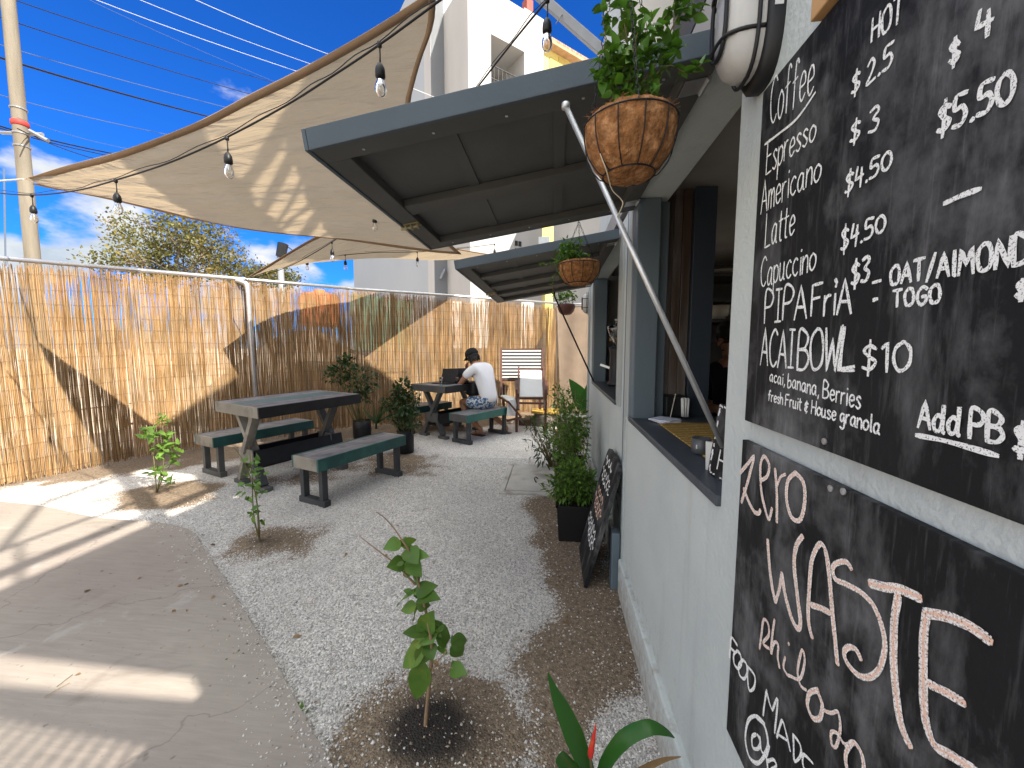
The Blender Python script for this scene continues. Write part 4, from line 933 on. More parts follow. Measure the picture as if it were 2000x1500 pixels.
def bench(c, ang, wd, ln, z, label, side, end, leg):
    Mx, u, v = localM(c, ang); t = thing('bench', label, 'bench', (c[0],c[1],0), 'picnic benches')
    mb = MB(); nb_ = 4; th = 0.028
    for k in range(nb_):
        a = -wd/2+0.022+(wd-0.044)*k/nb_; b = a+(wd-0.044)/nb_-0.004; mb.box(0.022, ln-0.022, a, b, z-th, z, Mx)
    mb.build('seat', top_grey, t, bevel=0.003)
    hh = 0.105
    mb = MB(); mb.box(-0.0, ln, -wd/2, -wd/2+0.021, z-hh, z+0.001, Mx); o = mb.build('side_board', side, t, bevel=0.003)
    mb = MB(); mb.box(-0.0, ln, wd/2-0.021, wd/2, z-hh, z+0.001, Mx); mb.build('side_board', side, t, bevel=0.003)
    for x in (0.0, ln-0.021): mb = MB(); mb.box(x, x+0.021, -wd/2+0.0215, wd/2-0.0215, z-hh, z+0.0005, Mx); mb.build('end_board', end, t, bevel=0.003)
    for x in (0.05, ln-0.115):
        for y in (-wd/2+0.028, wd/2-0.075): mb = MB(); mb.box(x, x+0.055, y, y+0.047, 0.0552, z-th-0.001, Mx); mb.build('leg', leg, t, bevel=0.003)
        mb = MB(); mb.box(x-0.004, x+0.06, -wd/2+0.005, wd/2-0.005, 0.0, 0.055, Mx); mb.build('foot', leg, t, bevel=0.003)
    return t
def table(c, ang, wd, ln, z, label, end, edge, tealidx, tilt=0.0):
    Mx, u, v = localM(c, ang); R = Matrix.Translation((0,0,z)) @ Matrix.Rotation(-tilt, 4, 'Y') @ Matrix.Translation((0,0,-z)); Mx = Mx @ R
    t = thing('picnic_table', label, 'table', (c[0],c[1],0), 'picnic tables')
    n_ = 6; th = 0.03
    for kind in (0, 1):
        mb = MB()
        for k in range(n_):
            if (k in tealidx) != bool(kind): continue
            a = -wd/2+0.024+(wd-0.048)*k/n_; b = a+(wd-0.048)/n_-0.005; mb.box(0.024, ln-0.024, a, b, z-th, z, Mx)
        if mb.v: mb.build('tabletop', top_teal if kind else top_grey, t, bevel=0.003)
    hh = 0.10
    for y in (-wd/2, wd/2-0.022): mb = MB(); mb.box(0, ln, y, y+0.022, z-hh, z+0.001, Mx); mb.build('side_board', edge, t, bevel=0.004)
    for x in (0, ln-0.022): mb = MB(); mb.box(x, x+0.022, -wd/2+0.0225, wd/2-0.0225, z-hh, z+0.0005, Mx); mb.build('end_board', end, t, bevel=0.004)
    for x, mt in ((0.10, end), (ln-0.15, leg_grey)):
        zj = z*0.47; 
        for s_ in (1,-1):
            dx = 0.002*s_
            mb = MB(); p = Mx @ Vector((x+dx+0.026*s_, s_*0.24*wd/0.8, z-th-0.001)); q = Mx @ Vector((x+dx+0.026*s_, -s_*0.025, zj-0.04)); mb.beam(p, q, 0.05, 0.075, up=u); mb.build('brace', mt, t, bevel=0.003)
            mb = MB(); p = Mx @ Vector((x+dx, s_*0.06, zj-0.06)); q = Mx @ Vector((x+dx, s_*0.21, 0.045)); mb.beam(p, q, 0.05, 0.075, up=u); mb.build('leg', leg_dark if s_ < 0 else mt, t, bevel=0.003)
            mb = MB(); q = Vector((x, s_*0.21, 0.0)); mb.box(q.x-0.04, q.x+0.04, q.y-0.085, q.y+0.085, -0.02, 0.042, Mx); mb.build('foot', leg_grey, t, bevel=0.004)
        mb = MB(); mb.box(x-0.045, x-0.028, -0.13, 0.13, zj-0.14, zj+0.0, Mx); mb.build('leg_block', mt, t, bevel=0.02)
    # trough of three planks between the leg frames
    zj = z*0.47; mb = MB(); 
    for (y0, z0, y1, z1) in ((-0.135,zj-0.17,-0.105,zj-0.02),(0.135,zj-0.17,0.105,zj-0.02)):
        p0 = Mx @ Vector((0.09,(y0+y1)/2,(z0+z1)/2)); p1 = Mx @ Vector((ln-0.05,(y0+y1)/2,(z0+z1)/2)); d = (Mx.to_3x3() @ Vector((0,y1-y0,z1-z0))); mb.beam(p0, p1, d.length, 0.022, up=d.cross(p1-p0))
    for k in range(3): mb.box(0.09, ln-0.05, -0.10+k*0.068, -0.038+k*0.068, zj-0.20, zj-0.178, Mx)
    mb.build('stretcher_trough', black_edge, t, bevel=0.003)
    return t
tb1 = table((-2.965,3.281,0), 1.135, 0.86, 1.06, 0.825, 'weathered picnic table with grey and teal planks in front of the bent pipe', beige_wood, black_edge, (2,3), math.radians(1.0))
bench((-2.086,2.984,0), 1.212, 0.345, 1.043, 0.429, 'nearest bench with teal side, in front of the empty picnic table', teal, beige_wood, leg_dark)
bench((-3.636,3.604,0), 1.194, 0.385, 1.117, 0.433, 'bench with teal side between the empty picnic table and the reed fence', teal, beige_wood, leg_grey)
tb2 = table((-1.86,5.56,0), 1.06, 0.76, 1.02, 0.80, 'dark picnic table with two laptops where the man sits', leg_grey, black_edge, (1,4))
bench((-1.328,5.24,0), 1.041, 0.363, 0.976, 0.425, 'teal edged bench the man in white sits on', teal_lit, leg_grey, leg_dark)
bench((-2.36,5.78,0), 1.041, 0.34, 0.92, 0.425, 'bench on the fence side of the laptop table, mostly hidden', teal, leg_grey, leg_dark)
# ------------------------------------------------------------------ people
def skin_mesh(name, pts, edges, mat, parent, sub=2, root=0):
    me = bpy.data.meshes.new(name); me.from_pydata([tuple(p[0]) for p in pts], edges, []); me.materials.append(mat)
    o = bpy.data.objects.new(name, me); COL.objects.link(o); attach(o, parent)
    o.modifiers.new('skin', 'SKIN')
    sv = me.skin_vertices[0].data
    for i, p in enumerate(pts):
        r = p[1]; sv[i].radius = (r, r) if not isinstance(r, tuple) else r
    sv[root].use_root = True
    o.modifiers['skin'].use_smooth_shade = True
    s = o.modifiers.new('sub', 'SUBSURF'); s.levels = sub; s.render_levels = sub
    return o
class Sk:
    def __init__(s): s.p = []; s.e = []
    def add(s, pos, r, to=None):
        s.p.append((Vector(pos), r)); i = len(s.p)-1
        if to is not None: s.e.append((to, i))
        return i
    def chain(s, lst, to=None):
        for (p, r) in lst: to = s.add(p, r, to)
        return to
skin_t = pm('tan_skin', (0.33,0.165,0.095), 0.5, 0.08, 8)
hair_m = pm('dark_hair', (0.012,0.009,0.007), 0.45, 0.3, 40, 0.3, 60)
def hand(sk, wrist, d, palmn, idx, curl=0.5, sc=1.0):
    d = d.normalized(); n = palmn.normalized(); s = d.cross(n).normalized()
    palm = sk.add(wrist+d*0.045*sc, 0.024*sc, idx); k = sk.add(wrist+d*0.08*sc, 0.026*sc, palm)
    for q, ln in ((-1.5,.9),(-.5,1.05),(.5,1.0),(1.5,.8)):
        b = wrist+d*0.088*sc+s*(q*0.017*sc)
        m_ = b+(d*(1-curl*.5)+n*curl*.6).normalized()*0.035*ln*sc; e_ = m_+(d*(1-curl)+n*curl*1.1).normalized()*0.04*ln*sc
        sk.chain([(b,.0095*sc),(m_,.0088*sc),(e_,.0075*sc)], k)
    sk.chain([(wrist+d*0.04*sc-s*0.028*sc,.012*sc),(wrist+d*0.075*sc-s*0.045*sc+n*0.012*sc,.0095*sc),(wrist+d*0.10*sc-s*0.042*sc+n*0.02*sc,.008*sc)], palm)
def head(sk, neck_i, hc, f, up, s=1.0):
    """skull, jaw, nose, ears; hc is the skull centre, f the facing direction"""
    f = f.normalized(); up = up.normalized(); l = up.cross(f).normalized()
    jaw = sk.add(hc-up*0.055*s+f*0.028*s, (0.056*s,0.060*s), neck_i); mid = sk.add(hc+f*0.004, (0.073*s,0.086*s), jaw); top_ = sk.add(hc+up*0.062*s-f*0.012*s, (0.064*s,0.074*s), mid)
    chin = sk.add(hc-up*0.098*s+f*0.068*s, 0.022*s, jaw)
    br = sk.add(hc+up*0.012*s+f*0.085*s, 0.018*s, mid); nose = sk.add(hc-up*0.022*s+f*0.112*s, 0.011*s, br)
    for sg in (1,-1): sk.add(hc+l*sg*0.082*s-f*0.012*s-up*0.008*s, 0.016*s, mid)
    return mid
def face_bits(root, hc, f, up, s=1.0):
    f = f.normalized(); up = up.normalized(); l = up.cross(f).normalized(); mb = MB()
    for sg in (1,-1):
        p = hc+f*0.082*s+l*sg*0.032*s+up*0.006*s; mb.tube([p-l*0.012*s, p+f*0.004*s, p+l*0.012*s],[.003,.006,.003],6)
        q = p+up*0.02*s; mb.tube([q-l*0.016*s, q+f*0.003, q+l*0.016*s],[.002,.004,.002],6)
    p = hc+f*0.088*s-up*0.052*s; mb.tube([p-l*0.022*s, p+f*0.005, p+l*0.022*s],[.002,.004,.002],6)
    mb.build('face_features', pm('face_dark',(0.07,0.03,0.025),0.6), root)
# seated man -------------------------------------------------------
hip = Vector((-0.985, 5.80, 0)); fv = Vector((-0.863,0.505,0)).normalized(); lv_ = Vector((-fv.y*0+0,0,0)); lv_ = Vector((0,0,1)).cross(fv)
def P_(f, l, z): return hip+fv*f+lv_*l+Vector((0,0,z))
man = thing('person', 'man in white tee shirt, patterned shorts and black cap hunched over the laptop table', 'person', (hip.x,hip.y,0.43))
sk = Sk()
pel = sk.add(P_(0,0,.545), (.13,.10)); bel = sk.add(P_(.03,0,.70), (.135,.10), pel); chs = sk.add(P_(.09,0,.90), (.15,.105), bel); uch = sk.add(P_(.165,0,1.04), (.13,.09), chs); nk = sk.add(P_(.245,0,1.125), .056, uch)
hc = P_(.335,0.0,1.215); hf = (fv*0.87+Vector((0,0,-0.42))-lv_*0.05).normalized(); hu = (Vector((0,0,1))*0.9+fv*0.42).normalized()
head(sk, nk, hc, hf, hu)
lsx = sk.add(P_(.17,.17,1.045), .062, uch); el_ = sk.chain([(P_(.27,.235,.91),.046),(P_(.36,.25,.795),.042)], lsx); wr = sk.chain([(P_(.46,.19,.825),.038),(P_(.565,.12,.895),.027)], el_)
hand(sk, P_(.565,.12,.895), fv*.8-lv_*.3+Vector((0,0,.25)), Vector((0,0,-1))+fv*.2, wr, .6)
rs = sk.add(P_(.18,-.17,1.045), .062, uch); el2 = sk.chain([(P_(.30,-.24,.93),.046),(P_(.43,-.25,.845),.042)], rs); wr2 = sk.chain([(P_(.49,-.17,.92),.036),(P_(.50,-.07,1.01),.027)], el2)
hand(sk, P_(.50,-.07,1.01), Vector((0,0,.8))+lv_*.4-fv*.15, -fv, wr2, .7)
lh = sk.add(P_(.07,.09,.515), .078, pel); kn = sk.chain([(P_(.24,.13,.52),.072),(P_(.44,.14,.525),.060)], lh); an = sk.chain([(P_(.37,.13,.37),.054),(P_(.22,.10,.20),.045),(P_(.10,.06,.085),.033)], kn)
sk.chain([(P_(.12,.06,.045),.032),(P_(.22,.08,.03),.028),(P_(.27,.09,.024),.020)], an)
rh = sk.add(P_(.07,-.09,.515), .078, pel); kn2 = sk.chain([(P_(.25,-.17,.52),.072),(P_(.44,-.22,.525),.060)], rh); an2 = sk.chain([(P_(.30,-.25,.36),.052),(P_(.05,-.29,.20),.043),(P_(-.12,-.31,.09),.032)], kn2)
sk.chain([(P_(-.11,-.31,.05),.030),(P_(-.03,-.30,.032),.027),(P_(.04,-.30,.025),.020)], an2)
skin_mesh('body', sk.p, sk.e, skin_t, man)
face_bits(man, hc, hf, hu)
st = Sk(); a0 = st.add(P_(-.02,0,.50), (.165,.125)); a1 = st.add(P_(.015,0,.66), (.168,.128), a0); a2 = st.add(P_(.065,0,.86), (.178,.128), a1); a3 = st.add(P_(.14,0,1.02), (.158,.108), a2); a4 = st.add(P_(.205,0,1.092), (.078,.066), a3)
for sg, (e1, e2) in ((1,((.22,.205,.985),(.285,.245,.895))),(-1,((.24,-.205,.99),(.31,-.245,.915)))):
    s0 = st.add(P_(.155,sg*.155,1.045), .078, a3); st.chain([(P_(*e1),.072),(P_(*e2),.070)], s0)
tee = pm('white_cotton', (0.74,0.74,0.76), 0.85, 0.04, 5, 0.9, 7); skin_mesh('tee_shirt', st.p, st.e, tee, man)
sh = Sk(); b0 = sh.add(P_(-.01,0,.53), (.172,.128)); b0b = sh.add(P_(0.0,0,.60), (.160,.122), b0)
for sg in (1,-1):
    q = sh.add(P_(.07,sg*.10,.518), .112, b0); sh.chain([(P_(.20,sg*(.13 if sg>0 else .155),.52),.104),(P_(.33,sg*(.14 if sg>0 else .19),.522),.092)], q)
shm = pm('patterned_shorts',(0.045,0.10,0.20),0.8,0.1,5,col2=(0.55,0.60,0.64),c2scale=26,c2lo=0.50,c2hi=0.54); skin_mesh('shorts', sh.p, sh.e, shm, man)
# cap: dome, brim; hair below it
capm = pm('black_cap_cloth',(0.012,0.012,0.013),0.8,0.1)
hl = hu.cross(hf).normalized(); Mh = Matrix(((hf.x,hl.x,hu.x,hc.x),(hf.y,hl.y,hu.y,hc.y),(hf.z,hl.z,hu.z,hc.z),(0,0,0,1)))
mb = MB(); mb.lathe([(0.110,0.020),(0.112,0.045),(0.104,0.085),(0.078,0.118),(0.035,0.134),(0.0,0.137)],20,Mh @ Matrix.Diagonal((1.06,0.88,1,1)) if False else (Mh.to_3x3() @ Matrix.Diagonal((1.04,0.88,1.0))).to_4x4(), org=hc-hf*0.008)
cap_o = mb.build('cap', capm, man, True)
mb = MB(); n_=10
for j in range(2):
    for i in range(n_+1):
        a = -1.15+2.3*i/n_; r_ = 0.106 if j == 0 else 0.185; p = Mh @ Vector((math.cos(a)*r_*(1 if j==0 else 1.0)-0.008, math.sin(a)*0.095*(1.0 if j==0 else .98), 0.028-0.014*j-0.02*abs(a)**2*j)); mb.v.append(tuple(p))
for i in range(n_): mb.f.append((i,i+1,n_+2+i,n_+1+i)); mb.mi.append(0)
mb.build('brim', capm, cap_o, True, solid=0.006)
mb = MB(); R = random.Random(5)
for q in range(160):
    a = R.uniform(1.5, 4.78); z0 = R.uniform(-.03,.045); r_ = 0.094; p = Mh @ Vector((math.cos(a)*r_*1.05, math.sin(a)*r_*.9, z0)); d = Mh.to_3x3() @ Vector((math.cos(a)*.35, math.sin(a)*.35, -1))
    mb.leaf(p, d+Vector((R.gauss(0,.2),R.gauss(0,.2),0)), Mh.to_3x3() @ Vector((math.cos(a),math.sin(a),0)), R.uniform(.05,.10), .03, .2, .2, 3)
mb.lathe([(0.094,0.04),(0.098,0.0),(0.094,-0.035),(0.075,-0.06)],18,(Mh.to_3x3() @ Matrix.Diagonal((1.0,0.9,1.0))).to_4x4(), org=hc-hf*0.022)
mb.build('hair', hair_m, man, True)
sole = pm('flip_flop_sole',(0.05,0.02,0.02),0.6)
for fx, fl in ((.17,.075),(-.06,-.305)):
    c = P_(fx, fl, 0); mb = MB(); Mf, _, _ = localM((c.x,c.y,0.0), math.atan2(fv.y,fv.x)); mb.box(-.13,.13,-.045,.045,0.002,0.016,Mf)
    mb.tube([Mf @ Vector((-.02,-.046,.016)), Mf @ Vector((.05,0,.07)), Mf @ Vector((-.02,.046,.016))],.006,6); mb.build('flip_flop', sole, man, bevel=0.006)
bag = thing('backpack', 'black backpack held on the lap of the man in white', 'bag', P_(.30,.06,.62)); mb = MB(); Mb, _, _ = localM(tuple(P_(.24,.02,.615)), math.atan2(fv.y,fv.x)); mb.box(-.07,.13,-.14,.12,.0,.22,Mb)
mb.build('pack', M['black_plastic'], bag, bevel=0.045)
mb = MB(); mb.box(.131,.165,-.10,.08,.02,.13,Mb); mb.build('pocket', M['black_plastic'], bag, bevel=0.02)
mb = MB(); mb.tube([Mb @ Vector((0.0,-.05,.22)), Mb @ Vector((0.0,-.01,.26)), Mb @ Vector((0.0,.03,.22))],.008,6); mb.build('strap', M['black_plastic'], bag)
# barista behind the hatch ------------------------------------------
bf = Vector((-0.93,-0.36,0)).normalized(); bl = Vector((0,0,1)).cross(bf); bo = dep(1444,680,2.3); bo = Vector((bo.x+0.02, bo.y, 0.02))
def B_(f, l, z): return bo+bf*f+bl*l+Vector((0,0,z))
bar = thing('person', 'barista in black shirt and dark headwear standing inside the serving hatch', 'person', (bo.x,bo.y,0.05))
sk = Sk(); pel = sk.add(B_(0,0,.80),(.14,.10)); bel = sk.add(B_(0,0,.95),(.13,.095),pel); chs = sk.add(B_(.01,0,1.10),(.15,.10),bel); uch = sk.add(B_(.02,0,1.20),(.13,.085),chs); nk = sk.add(B_(.045,0,1.275),.05,uch)
bhc = B_(.075,0,1.385); bhf = (bf+Vector((0,0,-.22))).normalized(); bhu = (Vector((0,0,1))+bf*.22).normalized(); head(sk, nk, bhc, bhf, bhu, .95)
for sg in (1,-1):
    a = sk.add(B_(.02,sg*.165,1.19),.058,uch); e = sk.chain([(B_(.03,sg*.21,1.06),.044),(B_(.06,sg*.22,.93),.040)],a); w_ = sk.chain([(B_(.17,sg*.17,.95),.034),(B_(.29,sg*.10,1.0),.025)],e); hand(sk, B_(.29,sg*.10,1.0), bf-bl*sg*.3, Vector((0,0,-1)), w_, .5)
    hp = sk.add(B_(0,sg*.09,.74),.085,pel); sk.chain([(B_(.02,sg*.10,.45),.062),(B_(0,sg*.10,.10),.04),(B_(.10,sg*.10,.03),.032)],hp)
skin_mesh('body', sk.p, sk.e, skin_t, bar); face_bits(bar, bhc, bhf, bhu, .95)
st = Sk(); a0 = st.add(B_(0,0,.78),(.165,.12)); a1 = st.add(B_(0,0,.97),(.155,.115),a0); a2 = st.add(B_(.01,0,1.10),(.17,.115),a1); a3 = st.add(B_(.02,0,1.20),(.15,.10),a2); st.add(B_(.04,0,1.255),.06,a3)
for sg in (1,-1): q = st.add(B_(.02,sg*.15,1.19),.074,a3); st.chain([(B_(.03,sg*.20,1.07),.062),(B_(.05,sg*.215,.99),.058)],q)
skin_mesh('black_shirt', st.p, st.e, pm('black_cotton',(0.008,0.008,0.009),0.9,0.05), bar)
st = Sk(); a0 = st.add(B_(0,0,.80),(.15,.11))
for sg in (1,-1): st.chain([(B_(0,sg*.09,.72),.10),(B_(.02,sg*.10,.45),.078),(B_(0,sg*.10,.12),.06)],a0)
skin_mesh('trousers', st.p, st.e, pm('black_trousers',(0.012,0.012,0.014),0.9,0.05), bar)
Mq = Matrix(((bhf.x,bl.x,bhu.x,0),(bhf.y,bl.y,bhu.y,0),(bhf.z,bl.z,bhu.z,0),(0,0,0,1)))
mb = MB(); mb.lathe([(0.094,-0.01),(0.106,0.03),(0.098,0.075),(0.07,0.108),(0.03,0.122),(0,0.124)],18,(Mq.to_3x3() @ Matrix.Diagonal((1.0,.86,1))).to_4x4(),org=bhc-bhf*0.015); mb.lathe([(0.09,0.03),(0.094,-0.03),(0.08,-0.07),(0.05,-0.10)],18,(Mq.to_3x3() @ Matrix.Diagonal((0.9,.86,1))).to_4x4(),org=bhc-bhf*0.032); mb.build('hair', hair_m, bar, True)
# ------------------------------------------------------------------ on the laptop table
Mt, tu, tv = localM((-1.93,5.70,0.80), 1.06)
def onT(px, py): return onz(px, py, 0.803)
def laptop(c, yaw, label, tilt=105):
    t = thing('laptop', label, 'laptop', c, 'open laptops'); Ml, _, _ = localM(c, yaw); mb = MB(); mb.box(-.11,.11,-.16,.16,0,.012,Ml); mb.build('keyboard', M['black_plastic'], t, bevel=0.004)
    S2 = Ml @ Matrix.Translation((.112,0,.012)) @ Matrix.Rotation(math.radians(-(90-tilt)),4,'Y'); mb = MB(); mb.box(0,.008,-.16,.16,0,.215,S2); mb.build('screen_lid', M['black_plastic'], t, bevel=0.003)
lp = onz(862,741,0.80); Lc = Vector((-1.70,5.86,0.803)); laptop(Lc, math.radians(66), 'black laptop with its back turned beside the water glass')
laptop(Vector((-1.47,6.05,0.803)), math.radians(125), 'black laptop open in front of the man in white')
def cup(label, p, r, h, mat, cat='cup'):
    t = thing('cup', label, cat, p, 'drinks on the laptop table'); mb = MB(); mb.lathe([(r*.78,0),(r*.95,h*.5),(r,h),(r*.92,h),(r*.86,h*.5),(r*.7,.008),(0,.008)],18,org=p); mb.build('vessel', mat, t, True); return t
mugm = pm('black_glaze',(0.012,0.012,0.012),0.25,0)
gp = Vector((-1.68,5.66,0.803)); t = thing('water_glass', 'clear water glass standing by the dark laptop lid', 'glass', gp); mb = MB(); mb.lathe([(.030,0),(.037,.11),(.034,.11),(.028,.01),(0,.01)],20,org=gp); mb.build('tumbler', M['glass'], t, True); mb = MB(); mb.lathe([(0,.0115),(.0275,.0115),(.032,.075),(0,.075)],20,org=gp); mb.build('water', glass_mat('water',(.93,.97,1.0)), t, True)
c1 = cup('tall black coffee cup between the two laptops', Vector((-1.47,5.80,0.803)), .040, .085, mugm)
c2_ = cup('low black coffee cup by the hand of the man', Vector((-1.345,5.83,0.803)), .045, .055, mugm)
mb = MB(); mb.tube([Vector((-1.345,5.83,0.803))+Vector((.043*math.cos(-.8),.043*math.sin(-.8),.012)), Vector((-1.345,5.83,0.803))+Vector((.07*math.cos(-.8),.07*math.sin(-.8),.028)), Vector((-1.345,5.83,0.803))+Vector((.043*math.cos(-.8),.043*math.sin(-.8),.046))],.005,6); mb.build('handle', mugm, c2_, True)
t = thing('phone', 'grey phone lying on the laptop table near the cups', 'phone', (-1.45,5.66,.803)); mb = MB(); Mp, _, _ = localM((-1.45,5.66,.803),.6); mb.box(-.07,.07,-.035,.035,0,.008,Mp); mb.build('phone_body', M['grey_pipe'], t, bevel=0.003)
# ------------------------------------------------------------------ deck chairs and things by the far corner
brown = pm('reddish_hardwood',(0.075,0.03,0.022),0.5,0.25,8,0.2,25)
canvas = pm('white_canvas',(0.55,0.55,0.54),0.85,0.04,6,0.2,40,trans=0.1)
def pxw(px, py, D): return dep(px, py, D)
D1 = 6.35
t = thing('deck_chair', 'wooden deck chair with plain white canvas back facing the yard', 'deck chair', (onz(1040,805).x*0-0.35,6.3,0), 'deck chairs')
q = [pxw(1016,724,D1+.25), pxw(1058,724,D1+.25), pxw(1060,775,D1-.12), pxw(1015,775,D1-.12)]; mb = MB(); mb.quad(*q); mb.build('canvas_back', canvas, t, solid=0.012)
mb = MB()
mb.beam(pxw(1013,718,D1+.27), pxw(1013,800,D1-.28), .03,.045); mb.build('side_rail', brown, t)
mb = MB(); mb.beam(pxw(1062,718,D1+.27), pxw(1063,800,D1-.28), .03,.045); mb.build('side_rail', brown, t)
for (a, b) in (((1011,720),(1065,721)),): mb = MB(); mb.beam(pxw(*a,D1+.27), pxw(*b,D1+.27), .035,.03); mb.build('top_rail', brown, t)
mb = MB(); mb.beam(pxw(1013,778,D1-.15), pxw(1062,778,D1-.15), .035,.035); mb.build('front_rail', brown, t)
mb = MB(); mb.beam(pxw(1014,787,D1-.22), pxw(1062,788,D1-.22), .03,.03); mb.build('stretcher', brown, t)
for (x0, x1, dy) in ((1009,1010,0),(1066,1067,0)):
    mb = MB(); a = pxw(x0,748,D1); b = pxw(x1,748,D1); mb.beam(pxw(x0,744,D1+.35), pxw(x0+1,770,D1-.2), .06,.025); mb.build('armrest', brown, t)
    for dd in (-.2,.25): a = pxw(x0,760,D1+dd); mb = MB(); mb.beam(a, Vector((a.x,a.y,0)), .03,.04); mb.build('leg', brown, t)
t = thing('deck_chair', 'deck chair with black and white striped back standing in half shade', 'deck chair', (-0.6,7.0,0), 'deck chairs')
D2 = 6.9; mb = MB(); mb.cur = 0; ns = 9
for k in range(ns):
    a = k/ns; b = (k+.40)/ns
    def PQ(u_, v_): return pxw(981+76*u_-3*v_*0, 684+58*v_, D2+.15-.3*v_)
    mb.cur = 0; mb.quad(PQ(0,a),PQ(1,a),PQ(1,b),PQ(0,b)); mb.cur = 1; mb.quad(PQ(0,b),PQ(1,b),PQ(1,(k+1)/ns),PQ(0,(k+1)/ns))
mb.build('striped_sling', [pm('white_stripe',(0.48,0.48,0.45),0.85,0.03), pm('black_stripe',(0.03,0.03,0.032),0.85,0.03)], t, solid=0.008)
for x in (979,1060): mb = MB(); mb.beam(pxw(x,680,D2+.17), pxw(x,770,D2-.3), .03,.045); mb.build('side_rail', brown, t)
mb = MB(); mb.beam(pxw(979,683,D2+.16), pxw(1060,682,D2+.16), .03,.03); mb.build('top_rail', brown, t)
mb = MB(); mb.beam(pxw(979,743,D2-.17), pxw(1060,743,D2-.17), .03,.03); mb.build('front_rail', brown, t)
for x in (984,1055):
    a = pxw(x,752,D2-.1); mb = MB(); mb.beam(a, Vector((a.x,a.y,0)), .03,.04); mb.build('leg', brown, t)
# white sling lounger low behind the man
t = thing('lounger', 'low white sling lounger with dark frame behind the man', 'lounger', (-0.55,6.3,0)); D3 = 6.1
mb = MB(); mb.quad(pxw(978,772,D3+.3), pxw(990,772,D3+.45), pxw(1010,778,D3+.1), pxw(992,784,D3-.1)); mb.quad(pxw(992,784.4,D3-.1), pxw(1010,778.4,D3+.1), pxw(1006,812,D3), pxw(990,812,D3-.15)); mb.build('sling', canvas, t, solid=0.01)
for (a,b) in (((992,784,D3-.12),(1018,815,D3-.05)),((975,775,D3+.2),(992,785,D3-.12)),((1010,779,D3+.12),(1009,815,D3+.05)),((990,822,D3-.12),(1018,815,D3-.05))): mb = MB(); mb.beam(pxw(*a), pxw(*b), .025,.03); mb.build('frame_bar', brown, t)
# low deck, wicker pouffe with yellow mat, pots in the corner
t = thing('timber_deck', 'low brown timber deck under the deck chairs', 'deck', (0,6.7,0)); mb = MB()
for k in range(6): mb.box(-0.62,0.25,6.62+k*.12,6.73+k*.12,0.10,0.13)
mb.build('boards', pm('deck_board',(0.20,0.14,0.095),0.75,0.2,3,0.2,20,island=.2), t, bevel=0.003); mb = MB(); mb.box(-0.6,0.23,6.63,6.66,0,0.10); mb.box(-.6,.23,7.28,7.31,0,.10); mb.build('joist', brown, t)
pc = onz(1065,834); pc = Vector((pc.x,pc.y+0.12,0)); t = thing('wicker_stool', 'squat grey wicker stool topped with a yellow woven mat', 'stool', pc)
mb = MB(); mb.lathe([(.17,0),(.20,.10),(.205,.18),(.19,.24),(0,.24)],24,org=pc); mb.build('base', pm('grey_wicker',(0.16,0.14,0.115),0.8,0.3,30,0.8,60), t, True)
mb = MB(); mb.box(pc.x-.24,pc.x+.24,pc.y-.20,pc.y+.20,.243,.275); 
for k in range(17): mb.box(pc.x-.235+k*.028,pc.x-.221+k*.028,pc.y-.212,pc.y-.2005,.238,.28)
mb.build('mat', pm('yellow_weave',(0.47,0.31,0.07),0.8,0.2,30,0.5,80), t, bevel=0.006)
t = thing('masonry_stub', 'broken pale block stump behind the plants by the cafe corner', 'block', (0.28,5.1,0)); mb = MB()
k_ = MB(); c = Vector((0.26,5.15,0)); 
for j in range(7):
    for i in range(12):
        a = 2*PI*i/12; r_ = .17+.05*mnoise.noise((math.cos(a)*1.5,math.sin(a)*1.5,j*.5)); k_.v.append((c.x+r_*math.cos(a)*1.1,c.y+r_*math.sin(a),.46*j/6))
for j in range(6):
    for i in range(12): k_.f.append((j*12+i,j*12+(i+1)%12,(j+1)*12+(i+1)%12,(j+1)*12+i)); k_.mi.append(0)
k_.f.append(tuple(72+i for i in range(12))); k_.mi.append(0); k_.build('block', pm('broken_block',(0.42,0.39,0.34),0.9,0.2,6,0.6,20), t)
t = thing('clay_brick', 'red broken clay brick lying behind the wicker stool', 'brick', (0.2,5.9,0)); mb = MB(); Mx_, _, _ = localM((0.15,5.8,0),.7); mb.box(-.12,.12,-.06,.06,0,.12,Mx_); mb.build('brick_body', pm('red_brick',(0.38,0.10,0.06),0.85,0.2,10,0.4,30), t, bevel=0.012)
